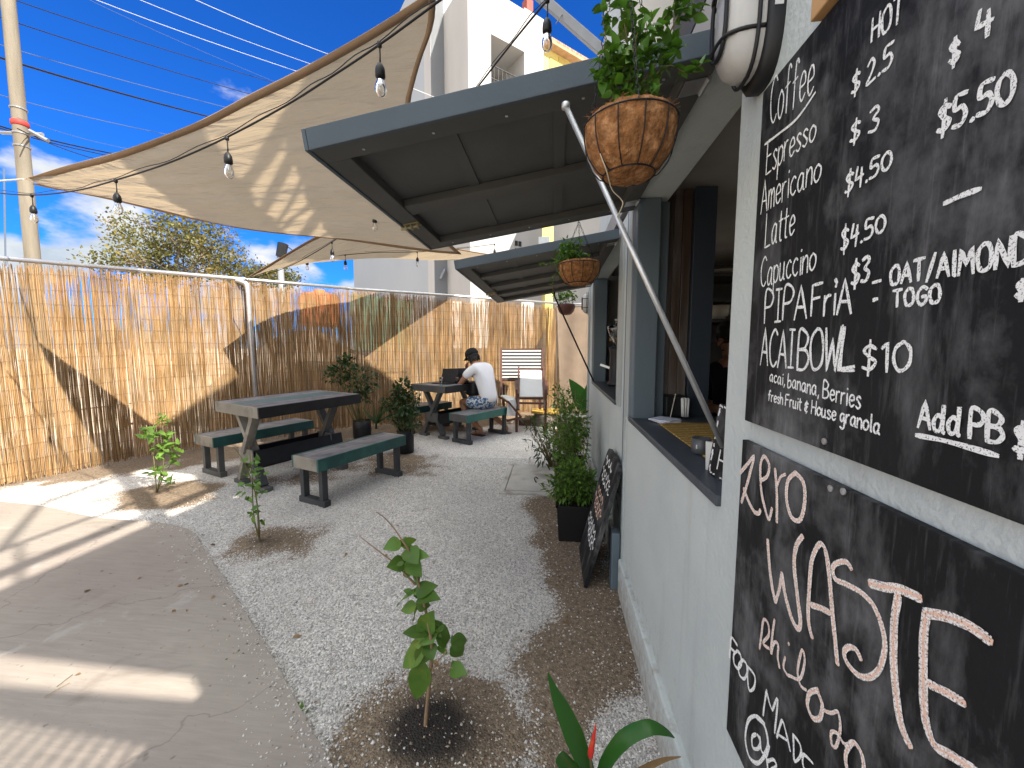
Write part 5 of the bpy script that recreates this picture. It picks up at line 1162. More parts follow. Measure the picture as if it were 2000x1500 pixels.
# ------------------------------------------------------------------ wall lamps
lens = pm('frosted_lens',(0.62,0.61,0.58),0.30,0.04,3,0.15,120,trans=0.2,spec=0.6,stretch=(1,1,8))
def wall_lamp(label, y, z, s, X=WX):
    t = thing('wall_lamp', label, 'wall lamp', (X,y,z), 'bulkhead lamps'); hh, ww = .125*s, .060*s
    def ring(k, off): return [Vector((X-off, y+math.copysign(abs(math.cos(a))**.75,math.cos(a))*ww*k, z+math.copysign(abs(math.sin(a))**.75,math.sin(a))*hh*k)) for a in [2*PI*i/28 for i in range(28)]]
    def shell(mb, rs):
        b = len(mb.v)
        for r in rs: mb.v += [tuple(p) for p in r]
        for i in range(len(rs)-1):
            for j in range(28): mb.f.append((b+i*28+j,b+i*28+(j+1)%28,b+(i+1)*28+(j+1)%28,b+(i+1)*28+j)); mb.mi.append(0)
        mb.f.append(tuple(b+(len(rs)-1)*28+j for j in range(28))); mb.mi.append(0)
    mb = MB(); shell(mb,[ring(1.18,0),ring(1.18,.020*s),ring(1.08,.030*s),ring(1.0,.030*s)]); mb.build('backplate', M['black_plastic'], t, True)
    mb = MB(); shell(mb,[ring(1.0,.0302*s),ring(.985,.055*s),ring(.90,.078*s),ring(.72,.092*s),ring(.4,.098*s)]); mb.build('lens', lens, t, True)
    mb = MB()
    mb.tube([p for p in ring(.62,.100*s)]+[ring(.62,.100*s)[0]],.0045*s,6,False); mb.tube([p for p in ring(1.05,.045*s)]+[ring(1.05,.045*s)[0]],.004*s,6,False)
    for zz in (-.45,.45):
        c_ = math.sqrt(1-zz*zz*.8); mb.tube(catmull([Vector((X-.03*s,y+ww*1.05*c_,z+hh*zz)),Vector((X-.075*s,y+ww*.95*c_,z+hh*zz)),Vector((X-.103*s,y+ww*.5,z+hh*zz)),Vector((X-.103*s,y-ww*.5,z+hh*zz)),Vector((X-.075*s,y-ww*.95*c_,z+hh*zz)),Vector((X-.03*s,y-ww*1.05*c_,z+hh*zz))],5),.0042*s,6)
    mb.build('guard', M['black_plastic'], t, True)
    mb = MB(); mb.box(X-.022*s,X-.006*s,y-ww*1.19,y-ww*1.17,z-.03*s,z+.03*s); mb.build('rating_label', pm('label_white',(.6,.6,.6),.6), t)
    return t
wl_p = onx(1478,92,WX-0.03); wall_lamp('black caged bulkhead lamp on the wall right of the big hanging basket', 0.815, 1.955, .86)
wall_lamp('small black caged bulkhead lamp at the far end of the cafe wall', 4.56, 1.86, .9, WX+0.02)
mb = MB(); mb.box(WX+0.02,WX+0.1,4.501,4.64,1.6,2.1); mb.build('end_board', M['wall_trim'], cafe)
# ------------------------------------------------------------------ plants
leaf_a = pm('sapling_leaf', (0.105,0.205,0.036), 0.42, 0.15, 18, 0.15, 60, island=0.35, trans=0.30, tcol=(1.0,1.1,0.5), col2=(0.20,0.26,0.04), c2scale=7, c2lo=.55, c2hi=.72)
leaf_lit = pm('lit_sapling_leaf', (0.12,0.22,0.035), 0.45, 0.15, 18, island=0.35, trans=0.35, tcol=(1.0,1.1,0.5))  # sapling leaf with sunlit brightness put into its colour
leaf_d = pm('dark_shrub_leaf', (0.028,0.058,0.016), 0.4, 0.15, 10, island=0.5, trans=0.18, tcol=(1.0,1.2,0.5))
leaf_h = pm('herb_leaf', (0.085,0.165,0.025), 0.5, 0.15, 8, island=0.5, trans=0.30, tcol=(1.0,1.1,0.4))
leaf_g = pm('glossy_strap_leaf', (0.030,0.105,0.018), 0.32, 0.12, 5, 0.1, 30, trans=0.25, tcol=(1.0,1.2,0.4), stretch=(1,1,1))
stem_m = pm('green_brown_stem', (0.14,0.12,0.05), 0.6, 0.2, 10)
stem_r = pm('woody_stem', (0.26,0.17,0.10), 0.7, 0.2, 10)
pot_b = pm('black_pot', (0.010,0.010,0.011), 0.45, 0.15, 10)
def planar(base, px, extra=0.0):
    """point of a plant traced on the upright plane through its foot that faces the yard's entrance"""
    n = Vector((_f.x,_f.y,0)).normalized(); return onpl(px[0], px[1], base+n*extra, n)
# sapling in the foreground
R = random.Random(21)
b = Vector((sapA.x, sapA.y, gz(sapA.x, sapA.y)-0.02)); t = thing('sapling', 'leafy young sapling in dark soil in the foreground, tallest of the planted ones', 'sapling', b, 'saplings planted in the gravel')
mb = MB(); main = [(828,1470),(832,1400),(840,1320),(843,1260),(836,1215),(826,1170),(813,1120),(806,1090),(796,1070),(785,1055),(772,1035),(752,1012),(735,1000)]
P = [planar(b,q, 0.012*math.sin(i*1.3)) for i,q in enumerate(main)]; mb.tube(catmull(P,3),[.0062*(1-i/(3*(len(P)-1)))+.0012 for i in range(3*(len(P)-1)+1)],7)
br1 = [planar(b,q,-.01) for q in ((812,1142),(795,1125),(775,1103),(755,1088),(725,1065),(702,1047))]; mb.tube(catmull(br1,3),[.0028*(1-i/15)+.001 for i in range(16)],6)
br2 = [planar(b,q,e) for q,e in (((840,1318),0),((855,1292),-.03),((872,1272),-.06))]; mb.tube(catmull(br2,3),.002,6)
br3 = [planar(b,q,e) for q,e in (((842,1305),0),((870,1300),-.02),((884,1305),-.04))]; mb.tube(catmull(br3,3),.0015,6)
mb.build('stem', stem_r, t, True)
LV = [ # base px, tip px, width px
 ((783,1058),(750,1070),22),((787,1060),(815,1052),12),((797,1072),(815,1100),26),((800,1085),(832,1082),20),((798,1080),(824,1098),18),((790,1100),(757,1106),24),((797,1095),(822,1124),24),((806,1110),(783,1122),20),((806,1112),(820,1100),18),((812,1110),(812,1148),14),
 ((808,1160),(768,1172),26),((812,1158),(847,1140),24),((817,1166),(850,1160),26),((815,1180),(840,1182),20),((814,1182),(782,1192),18),((816,1188),(803,1210),20),
 ((830,1230),(842,1200),30),((832,1232),(822,1202),24),((836,1232),(866,1212),24),((828,1232),(788,1236),18),((832,1240),(806,1255),28),((838,1240),(846,1255),30),((850,1240),(884,1244),30),((856,1240),(866,1262),26),((880,1254),(916,1252),24),((884,1256),(906,1284),24),
 ((826,1258),(788,1290),26),((830,1262),(776,1308),28),((834,1262),(814,1300),26),((836,1258),(845,1290),22),((828,1290),(808,1378),34),((880,1304),(910,1315),22),((868,1262),(858,1280),18)]
mb = MB()
for i,(p,q,wpx) in enumerate(LV):
    e = R.uniform(-.05,.05); p3 = planar(b,p,0); q3 = planar(b,q,e); ln = (q3-p3).length; sc = (planar(b,(p[0]+1,p[1]))-planar(b,p)).length
    up = Vector((R.gauss(0,.25), -0.75+R.gauss(0,.3), 0.85)); mb.leaf(p3, q3-p3, up, ln*1.05, wpx*sc*1.35, R.uniform(.05,.3), R.uniform(.1,.35), 8, .66)
for i,(p,q,wpx) in enumerate(LV):
    p3 = planar(b,p,R.uniform(.01,.03)); q3 = planar(b,(p[0]+(q[0]-p[0])*R.uniform(-.6,.9)+R.uniform(-10,10), p[1]+(q[1]-p[1])*R.uniform(.2,.9)+R.uniform(-16,4)), R.uniform(.0,.08)); l = max(.02,(q3-p3).length)*.85; sc = (planar(b,(p[0]+1,p[1]))-planar(b,p)).length
    mb.leaf(p3, q3-p3, Vector((R.gauss(0,.3),-.6,.9)), l, wpx*sc*1.0, R.uniform(.05,.35), .25, 7, .66)
for k in range(34):
    i = R.choice([0,1,2,3,4,5,6,7,10,11,12,13,16,17,18,19,20,21,22,23,26,27,28]); (p,q,wpx) = LV[i]
    p3 = planar(b,(p[0]+R.uniform(-5,5),p[1]+R.uniform(-6,6)),R.uniform(-.03,.03)); d = Vector((R.gauss(0,1),R.gauss(0,.7),R.gauss(.15,.5))); l = R.uniform(.014,.036); mb.leaf(p3, d, Vector((R.gauss(0,.3),-.6,.8)), l, l*.62, R.uniform(0,.4), .3, 6, .66)
mb.build('foliage', leaf_a, t, True)
# second, thinner sapling and the lit third one
def sapling(base, label, stems, nl, lsz, zones, mat, seed):
    R = random.Random(seed); b = Vector((base.x, base.y, gz(base.x,base.y)-.02)); t = thing('sapling', label, 'sapling', b, 'saplings planted in the gravel'); mb = MB(); lf = MB()
    for s in stems:
        P = [planar(b,q,R.uniform(-.03,.03)*(k>0)) for k,q in enumerate(s)]; C_ = catmull(P,4); mb.tube(C_,[.0042*(1-i/(len(C_)))+.0011 for i in range(len(C_))],6)
    for (x,y,rx,ry,n_) in zones:
        for k in range(n_):
            p = planar(b,(x+R.gauss(0,rx*.5), y+R.gauss(0,ry*.5)), R.gauss(0,.04)); d = Vector((R.gauss(0,1),R.gauss(0,1),R.gauss(0.1,.6))); lf.leaf(p, d, Vector((R.gauss(0,.4),-.5,.9)), lsz*R.uniform(.6,1.25), lsz*R.uniform(.45,.65), R.uniform(.1,.5), .3, 4, .6)
    mb.build('stem', stem_m, t, True); lf.build('foliage', mat, t, True); return t
sapling(sapB, 'thin sparse sapling between the near bench and the concrete path', [[(510,1066),(500,1030),(495,1000),(493,960),(492,925),(489,893),(486,868)],[(507,1060),(505,1010),(498,960),(488,930),(478,905),(462,880),(455,873)],[(505,1045),(503,1000),(500,950)]], 0, .05,
  [(495,905,14,14,14),(498,928,16,14,12),(497,945,14,12,9),(482,965,12,8,6),(506,966,12,8,6),(490,1000,14,12,10),(512,1020,8,8,3),(470,950,10,8,4)], leaf_a, 4)
sapling(sapC, 'bright green sapling standing in the sun patch near the reed fence', [[(304,970),(312,938),(318,915),(322,880),(320,845),(316,820)],[(306,965),(303,920),(298,880),(292,850),(288,838)],[(308,958),(322,925),(335,905)]], 0, .075,
  [(316,822,12,10,12),(292,846,12,12,14),(305,850,14,12,12),(330,850,12,14,12),(318,880,22,16,26),(335,895,12,14,14),(308,922,14,12,14),(300,925,10,8,6),(334,942,10,8,6),(345,875,10,10,6)], leaf_lit, 8)
def blob_plant(name, label, cat, base, blobs, n, lsz, mat, asp, stems, pot, group=None, seed=1, droop=0.1):
    R = random.Random(seed); t = thing(name, label, cat, base, group); mb = MB(); st = MB()
    for (c, r, k) in blobs:
        c = Vector(c)
        for q in range(int(n*k)):
            d = Vector((R.gauss(0,1),R.gauss(0,1),R.gauss(0,1))).normalized()*(R.random()**.45); p = c+Vector((d.x*r[0],d.y*r[1],d.z*r[2])); o = Vector((d.x+R.gauss(0,.5),d.y+R.gauss(0,.5),d.z+R.gauss(.25,.5)))
            l = lsz*R.uniform(.55,1.3); mb.leaf(p,o,Vector((R.gauss(0,.5),R.gauss(0,.5),1)),l,l*asp*R.uniform(.8,1.2),R.uniform(0,.5)+droop,.25,3,.6)
        for q in range(stems): 
            d = Vector((R.gauss(0,.5)*r[0],R.gauss(0,.5)*r[1],R.uniform(-.2,.7)*r[2])); e = c+d; st.tube([base+Vector((R.gauss(0,.02),R.gauss(0,.02),0)), base.lerp(e,.5)+Vector((R.gauss(0,.02),R.gauss(0,.02),0)), e],[.006,.004,.0015],5)
    mb.build('foliage', mat, t, True)
    if st.v: st.build('stem', stem_m, t, True)
    if pot: pot(t)
    return t
def grow_bag(c, r, h):
    def f(t):
        mb = MB(); mb.lathe([(r*.92,0),(r,.02),(r*1.02,h*.6),(r*.97,h),(r*.9,h),(r*.9,h-.03),(0,h-.03)],20,org=c); mb.build('grow_bag', pot_b, t, True)
    return f
pA_ = onz(788,887); pA_ = Vector((pA_.x,pA_.y+.08,0))
blob_plant('potted_shrub','dense dark green shrub in a black grow bag at the end of the near bench','potted plant',pA_,[((pA_.x-.02,pA_.y,.80),(.12,.12,.17),1.1),((pA_.x-.06,pA_.y,.58),(.20,.18,.18),1.5),((pA_.x+.03,pA_.y,.45),(.17,.17,.16),1.1),((pA_.x-.22,pA_.y,.62),(.12,.1,.08),.35),((pA_.x+.10,pA_.y,.68),(.10,.1,.12),.4)],230,.062,leaf_d,.5,6,grow_bag(pA_,.105,.30),'potted shrubs by the tables',3)
pB_ = onz(708,855); pB_ = Vector((pB_.x,pB_.y,0))
blob_plant('potted_shrub','airy round leaved shrub in a square black bag behind the empty picnic table','potted plant',pB_,[((pB_.x-.20,pB_.y,1.14),(.12,.12,.16),.6),((pB_.x-.32,pB_.y,.95),(.24,.2,.14),.8),((pB_.x,pB_.y,.88),(.28,.2,.22),1.5),((pB_.x+.03,pB_.y,.65),(.14,.14,.14),.6),((pB_.x-.42,pB_.y,1.02),(.1,.1,.05),.2)],185,.062,leaf_d,.6,7,grow_bag(pB_,.13,.27),'potted shrubs by the tables',5)
c = onz(735,838); c = Vector((c.x,c.y,0)); t = thing('palm_seedling','small palm seedling with upright strap leaves between the two potted shrubs','plant',c); mb = MB()
for (dx,dz,l,wv) in ((.55,.95,.62,.05),(.30,1,.52,.05),(-.55,.75,.40,.045),(-.15,1,.36,.04),(.75,.6,.38,.04)): mb.leaf(c+Vector((0,0,.08)),Vector((dx,-.1,dz)),Vector((-dx*.5,-1,.4)),l,wv,.3,.35,7,.6)
mb.tube([c,c+Vector((0,0,.2))],[.02,.015],8); mb.build('strap_leaves', leaf_d, t, True)
# trough planters along the cafe wall
def trough(x0,x1,y0,y1,h):
    def f(t):
        mb = MB(); b_ = .015
        p0 = [(x0+b_,y0+b_,0),(x1-b_,y0+b_,0),(x1-b_,y1-b_,0),(x0+b_,y1-b_,0)]; p1 = [(x0,y0,h),(x1,y0,h),(x1,y1,h),(x0,y1,h)]; p2 = [(x0+.014,y0+.014,h),(x1-.014,y0+.014,h),(x1-.014,y1-.014,h),(x0+.014,y1-.014,h)]; p3 = [(a,b2,h-.035) for a,b2,_ in p2]
        for A,B in ((p0,p1),(p1,p2),(p2,p3)):
            for i in range(4): mb.quad(A[i],A[(i+1)%4],B[(i+1)%4],B[i])
        mb.quad(*p0[::-1]); mb.build('trough', pot_b, t); mb = MB(); mb.quad(*[(a,b2,h-.034) for a,b2,_ in p2]); mb.build('potting_soil', pm('potting_soil',(0.03,0.022,0.016),0.95,0.3,30,.6,60), t)
        mb = MB()
        for i in range(4): a = Vector(p1[i]); b2 = Vector(p1[(i+1)%4]); mb.beam(a,b2,.016,.014,ext=.008)
        mb.build('rim', pot_b, t)
    return f
blob_plant('planter','black trough of bright green feathery herbs beside the leaning chalkboard','planter',Vector((.16,2.78,.2)),[((.14,2.76,.40),(.13,.18,.15),1.5),((.22,2.72,.36),(.12,.14,.12),.9),((.06,2.72,.36),(.12,.12,.10),.6)],520,.042,leaf_h,.35,10,trough(.03,.30,2.60,2.96,.26),'planters along the cafe wall',11)
blob_plant('planter','trough of taller leafy herbs behind the feathery one along the cafe wall','planter',Vector((.17,3.22,.2)),[((.15,3.18,.50),(.15,.2,.24),1.5),((.19,3.30,.68),(.13,.16,.20),.9)],420,.046,leaf_h,.4,12,trough(.03,.30,3.02,3.38,.26),'planters along the cafe wall',12)
blob_plant('planter','farthest trough with loose weedy foliage near the end of the cafe wall','planter',Vector((.17,3.75,.2)),[((.12,3.8,.55),(.20,.25,.32),1.3),((.08,4.1,.85),(.16,.2,.16),.5),((.2,4.0,.7),(.16,.2,.2),.7)],280,.05,leaf_h,.38,12,trough(.03,.30,3.5,3.9,.26),'planters along the cafe wall',13)
blob_plant('shrub','thin leaved shrub leaning out over the gravel left of the planters','plant',Vector((.0,4.25,0.)),[((-.10,4.25,.32),(.24,.16,.26),.8),((-.2,4.2,.5),(.15,.1,.1),.3),((.0,4.3,.15),(.2,.15,.12),.4)],150,.085,leaf_d,.22,9,None,None,14)
blob_plant('shrub','low green shrub growing between the wicker stool and the cafe end wall','plant',Vector((.10,5.1,0.)),[((.08,5.0,.25),(.22,.2,.2),.8),((.15,5.0,.55),(.22,.2,.14),.5),((-.1,5.1,.2),(.14,.1,.12),.3)],170,.075,leaf_h,.3,9,None,None,15)
blob_plant('shrub','straggly seedling growing up against the fence right of the canvas deck chair','plant',Vector((.12,6.6,0.)),[((.08,6.6,.50),(.20,.15,.22),.5),((.2,6.6,.35),(.15,.15,.2),.4)],90,.07,leaf_d,.5,6,None,None,16)
c = Vector((.34,5.3,.30)); t = thing('banana_plant','young banana plant with broad upright leaves past the end of the cafe wall','plant',Vector((.34,5.3,0))); mb = MB()
for (tip,wv) in (((1112,738),.22),((1152,742),.20),((1118,775),.2),((1140,790),.22)):
    q = dep(*tip,5.2); bs = dep(1150,800,5.2); mb.leaf(bs,q-bs,Vector((.2,-1,.4)),(q-bs).length,wv,.06,.15,8,.7)
mb.tube([Vector((.36,5.2,0)),dep(1150,800,5.2)],[.04,.03],8); mb.build('broad_leaves', leaf_g, t, True)
# heliconia in the lower foreground
hb = onz(1165,1640); hb = Vector((hb.x,hb.y,0)); t = thing('heliconia','strap leaved heliconia with one red bud at the bottom edge of the view','plant',hb)
hl_ = MB()
def strap(path, widths, up, extra):
    P = catmull([planar(hb,q,e) for q,e in zip(path,extra)],5); n0 = len(hl_.v); k = len(P)
    for i,p in enumerate(P):
        d = (P[min(i+1,k-1)]-P[max(i-1,0)]).normalized(); s = d.cross(Vector(up)).normalized(); t_ = i/(k-1); wv = np.interp(t_, np.linspace(0,1,len(widths)), widths); f = d.cross(s)*(-wv*.22)
        hl_.v += [tuple(p-s*wv-f),tuple(p),tuple(p+s*wv-f)]
    for i in range(k-1):
        a = n0+i*3; hl_.f += [(a,a+1,a+4,a+3),(a+1,a+2,a+5,a+4)]; hl_.mi += [0,0]
strap([(1165,1560),(1140,1485),(1110,1410),(1085,1355),(1070,1313)],[.010,.022,.027,.021,.010,.001],(.3,-1,.35),[0,.0,.02,.03,.04])
strap([(1168,1560),(1178,1500),(1215,1445),(1265,1420),(1300,1428),(1318,1441)],[.008,.016,.020,.018,.010,.001],(-.1,-.5,1),[0,-.02,-.04,-.05,-.05,-.04])
strap([(1160,1580),(1140,1530),(1110,1495),(1085,1488)],[.010,.03,.03,.001],(.2,-.4,1),[0,-.03,-.08,-.1])
hl_.build('strap_leaves', leaf_g, t, True)
mb = MB(); P = [planar(hb,q,-.01) for q in ((1158,1560),(1155,1500),(1153,1478))]; mb.tube(P,.004,6); mb.build('flower_stem', stem_m, t, True)
mb = MB(); P = catmull([planar(hb,q,-.01) for q in ((1153,1480),(1155,1462),(1160,1438),(1164,1413))],3); mb.tube(P,[.005,.0075,.0085,.008,.0075,.006,.005,.0035,.002,.0008][:len(P)],8); mb.build('red_bud', pm('red_bract',(0.62,0.035,0.025),0.4,0.15,30,col2=(.55,.16,.04),c2scale=25), t, True)
hl_ = MB(); strap([(1240,1510),(1270,1495),(1300,1483),(1330,1478)],[.008,.008,.005,.001],(-.1,-.5,1),[0,-.02,-.03,-.03]); hl_.build('dry_leaf', pm('dry_brown_leaf',(0.20,0.12,0.05),0.7,0.2,20), t, True)
mb = MB(); R = random.Random(2); c = onz(588,1388)
for k in range(12): mb.leaf(Vector((c.x+R.gauss(0,.01),c.y+R.gauss(0,.015),.0)),Vector((R.gauss(0,1),R.gauss(0,1),.9)),Vector((0,0,1)),.03,.014,.3,.2,3)
tag(mb.build('weed', leaf_h, None, True),'tiny green weed at the edge of the concrete path','plant')
# ------------------------------------------------------------------ hanging baskets
coir = pm('coconut_coir',(0.26,0.115,0.04),0.95,0.42,55,1.0,85,col2=(0.40,0.20,0.085),c2scale=45,c2lo=.5,c2hi=.62,detail=6)
def basket(label, c, r, h, rimz, blobs, n, lsz, mat, asp, hang, seed, ribs=12, chains=3, pot=coir, wire_=True, vines=()):
    t = thing('hanging_basket', label, 'hanging basket', c, 'hanging baskets on the cafe'); Rr = random.Random(seed)
    prof = [(0.0,-h),(r*.40,-h*.985),(r*.62,-h*.86),(r*.84,-h*.60),(r*.95,-h*.30),(r*.985,0),(r*.95,h*.10),(r*.86,h*.16),(r*.80,h*.05),(0,h*.02)]
    mb = MB(); mb.lathe(prof,40,org=c); o = mb.build('coir_liner' if wire_ else 'pot', pot, t, True)
    if wire_:
        md = o.modifiers.new('s','SUBSURF'); md.levels = md.render_levels = 2; tx = bpy.data.textures.new('fibre','CLOUDS'); tx.noise_scale = .012; dm = o.modifiers.new('d','DISPLACE'); dm.texture = tx; dm.strength = .0075
        mb = MB()
        for zz,rr in ((0.0,r*1.01),(-h*.90,r*.56)): mb.tube([c+Vector((rr*math.cos(2*PI*i/36),rr*math.sin(2*PI*i/36),zz)) for i in range(37)],r*.017,6,False)
        for k in range(ribs):
            a = 2*PI*k/ribs+.12; mb.tube(catmull([c+Vector((rr*math.cos(a),rr*math.sin(a),zz)) for rr,zz in ((r*1.01,0),(r*.99,-h*.3),(r*.885,-h*.60),(r*.67,-h*.85),(r*.56,-h*.90))],4),r*.014,5)
        mb.build('wire_frame', M['black_cable'], t, True)
        mb = MB()
        for q in range(90):
            a = Rr.uniform(0,2*PI); p = c+Vector((r*.93*math.cos(a),r*.93*math.sin(a),h*.08)); mb.tube([p,p+Vector((Rr.gauss(0,.003),Rr.gauss(0,.003),.005)),p+Vector((Rr.gauss(0,.006),Rr.gauss(0,.006),Rr.uniform(.003,.010)))],.0004,3,False)
        mb.build('fibres', pot, t)
    mb = MB(); top_ = Vector(hang)
    for k in range(chains):
        a = 2*PI*k/chains+.5; p = c+Vector((r*math.cos(a),r*math.sin(a),0)); L_ = (top_-p).length; nl = max(6,int(L_/(r*.16)))
        for i in range(nl):
            q0 = p.lerp(top_,i/nl); q1 = p.lerp(top_,(i+1.15)/nl); x,y,z = frame_from(q1-q0); sd = x if i%2 else y; m_ = (q1-q0)*.5
            mb.tube([q0,q0+m_*.5+sd*r*.035,q0+m_*1.5+sd*r*.035,q1,q0+m_*1.5-sd*r*.035,q0+m_*.5-sd*r*.035,q0],r*.010,4,False)
    mb.tube([top_,top_+Vector((0,0,.03))],r*.02,6); mb.build('chain', M['black_cable'], t)
    mb = MB(); st = MB()
    for (o_, rr, k) in blobs:
        cc_ = c+Vector(o_)
        for q in range(int(n*k)):
            d = Vector((Rr.gauss(0,1),Rr.gauss(0,1),Rr.gauss(0,1))).normalized()*Rr.random()**.5; p = cc_+Vector((d.x*rr[0],d.y*rr[1],d.z*rr[2])); oo = Vector((d.x+Rr.gauss(0,.6),d.y+Rr.gauss(0,.6),Rr.gauss(.1,.6))); l = lsz*Rr.uniform(.5,1.3)
            mb.leaf(p,oo,Vector((Rr.gauss(0,.5),Rr.gauss(0,.5),1)),l,l*asp*Rr.uniform(.8,1.2),Rr.uniform(.1,.5),.25,4,.6)
        st.tube(catmull([c+Vector((0,0,h*.05)), c.lerp(cc_,.5)+Vector((Rr.gauss(0,.01),Rr.gauss(0,.01),.01)), cc_],4),r*.018,5)
    for path in vines:
        C_ = catmull([c+Vector(p) for p in path],5); st.tube(C_,r*.012,5)
        for i,p in enumerate(C_[2:]):
            for q in range(2):
                d = Vector((Rr.gauss(0,1),Rr.gauss(0,1),Rr.gauss(0,.6))); l = lsz*Rr.uniform(.5,1.0); mb.leaf(p,d,Vector((Rr.gauss(0,.3),Rr.gauss(0,.3),1)),l,l*asp,.2,.2,4,.6)
    mb.build('foliage', mat, t, True); st.build('vine', stem_m, t, True); return t
ivy = pm('hanging_vine_leaf',(0.078,0.18,0.026),0.42,0.15,20,island=.45,trans=.28,tcol=(1,1.1,.4),col2=(.15,.19,.03),c2scale=14,c2lo=.56,c2hi=.7)
bc = dep(1230,250,0.745); br_ = 0.745*90/755*0.985
bk = basket('large coconut fibre hanging basket with trailing vine in front of the near shutter', bc, br_, .098, 0, [((0,0,.055),(.042,.04,.045),1.1),((-.035,0,.115),(.035,.03,.035),.9),((.0,0,.115),(.04,.03,.035),.9),((.01,.0,.17),(.035,.03,.03),.6),((.06,0,.13),(.03,.02,.03),.35),((.085,0,.20),(.03,.02,.02),.35),((-.02,0,.21),(.03,.02,.03),.25)],95,.026,ivy,.62,bc+Vector((-.02,.01,.40)),31,
  vines=[[(0.01,0,.05),(.06,-.01,.10),(.10,-.01,.085),(.125,-.01,.10)],[(-.02,0,.08),(-.05,0,.17),(-.055,0,.23),(-.05,0,.26)],[(.02,0,.1),(.05,0,.18),(.09,0,.23),(.11,0,.26)]])
mb = MB(); mb.tube(catmull([dep(1172,300,.70),dep(1185,335,.70),dep(1195,370,.72),dep(1212,388,.73),dep(1216,400,.73),dep(1205,425,.74)],5),.0011,5); mb.build('loose_root', pm('pale_root',(.45,.38,.26),.8,.1), bk)
b2c = dep(1131,518,2.22); basket('smaller coconut fibre hanging basket in front of the far shutter', b2c, .122, .115, 0, [((-.09,0,.05),(.06,.06,.06),1.0),((-.05,0,.11),(.07,.06,.05),.9),((.0,0,.05),(.06,.06,.05),.6),((-.09,0,-.02),(.03,.05,.05),.3)],100,.032,ivy,.5,b2c+Vector((-.005,0,.24)),32,
  vines=[[(-.12,0,.02),(-.19,0,.01),(-.23,0,.02)],[(-.11,0,0),(-.15,0,-.09),(-.14,0,-.18)]])
b3c = dep(1106,597,4.55); basket('small brown hanging pot with a leafy plant at the far end of the cafe', b3c, .105, .11, 0, [((0,0,.08),(.09,.08,.07),1.0),((.06,0,.13),(.07,.06,.05),.6),((-.06,0,.12),(.06,.06,.05),.5)],60,.06,leaf_h,.38,b3c+Vector((.0,0,.42)),33,pot=pm('brown_pot',(.10,.04,.03),.6,.1),wire_=False)
# ------------------------------------------------------------------ festoon lights
bulbm = glass_mat('bulb_glass',(1,1,1),.03); fil = pm('filament',(.75,.70,.60),.4,0,metal=.5)
def festoon(label, pts, bulbs, r=.0042):
    """pts: (px, py, camera depth); bulbs: (px, py, depth, size)"""
    t = thing('string_lights', label, 'string lights', dep(*pts[0]), 'festoon light strings'); C_ = catmull([dep(*p) for p in pts],6); mb = MB(); mb.tube(C_,r,6); 
    mb.build('cable', M['black_cable'], t, True)
    mb = MB(); mb.tube([p+Vector((0,0,.010+.012*math.sin(i*PI/6)**2)) for i,p in enumerate(C_)],r*.45,5); mb.build('support_wire', M['black_cable'], t, True)
    for (x,y,D,s) in bulbs:
        p = dep(x,y,D); z = lambda k: p+Vector((0.0015*math.sin(k*40)*s,0,-k*s))
        mb = MB(); mb.tube([z(.0),z(.02),z(.045),z(.07)],[.0036*s,.0030*s,.0028*s,.0036*s],6); mb.lathe([(.004*s,.006*s),(.009*s,.004*s),(.009*s,-.012*s),(.004*s,-.016*s)],10,org=p)
        bu = mb.build('light_bulb', M['black_plastic'], t, True)
        mb = MB(); mb.lathe([(.003*s,-.066*s),(.009*s,-.072*s),(.0165*s,-.086*s),(.0185*s,-.10*s),(.0185*s,-.118*s),(.0135*s,-.122*s),(0,-.122*s)],14,org=p); mb.build('socket', M['black_plastic'], bu, True)
        mb = MB(); mb.lathe([(.0125*s,-.1225*s),(.0135*s,-.132*s),(.0195*s,-.146*s),(.0215*s,-.160*s),(.0195*s,-.174*s),(.012*s,-.186*s),(0,-.190*s)],16,org=p); mb.build('bulb_glass', bulbm, bu, True)
        mb = MB(); mb.tube([z(.123),z(.150)],.0045*s,6); mb.tube([z(.150)+Vector((-.006*s,0,0)),z(.165),z(.150)+Vector((.006*s,0,0))],.0012*s,4); mb.build('filament', fil, bu)
    return t
festoon('string of clear bulbs sweeping across under the big shade sail', [(-40,374,2.75),(60,381,2.6),(150,372,2.4),(225,352,2.2),(330,318,2.0),(443,268,1.85),(560,205,1.68),(650,148,1.56),(740,88,1.45),(860,0,1.3),(905,-35,1.25)],
 [(62,381,2.6,.97),(226,352,2.2,1),(443,268,1.85,1),(741,85,1.45,1)])
festoon('string of clear bulbs running from the white post over the near shutter towards the fence', [(1108,-40,1.45),(1066,4,1.5),(1000,84,1.75),(925,180,2.1),(850,275,2.5),(790,345,2.8),(730,404,3.1),(690,437,3.4),(648,473,3.8),(560,522,4.6),(476,548,5.0)],
 [(1069,-2,1.5,1),(731,404,3.1,1),(648,473,3.8,1)])
festoon('far string of small clear bulbs hanging below the distant sail edge', [(597,497,4.9),(640,501,4.9),(673,498,4.9),(740,493,5.0),(815,492,5.1),(900,485,5.3),(966,477,5.4)], [(599,498,4.9,1),(674,498,4.9,1),(815,492,5.1,1),(966,477,5.4,1)], .004)
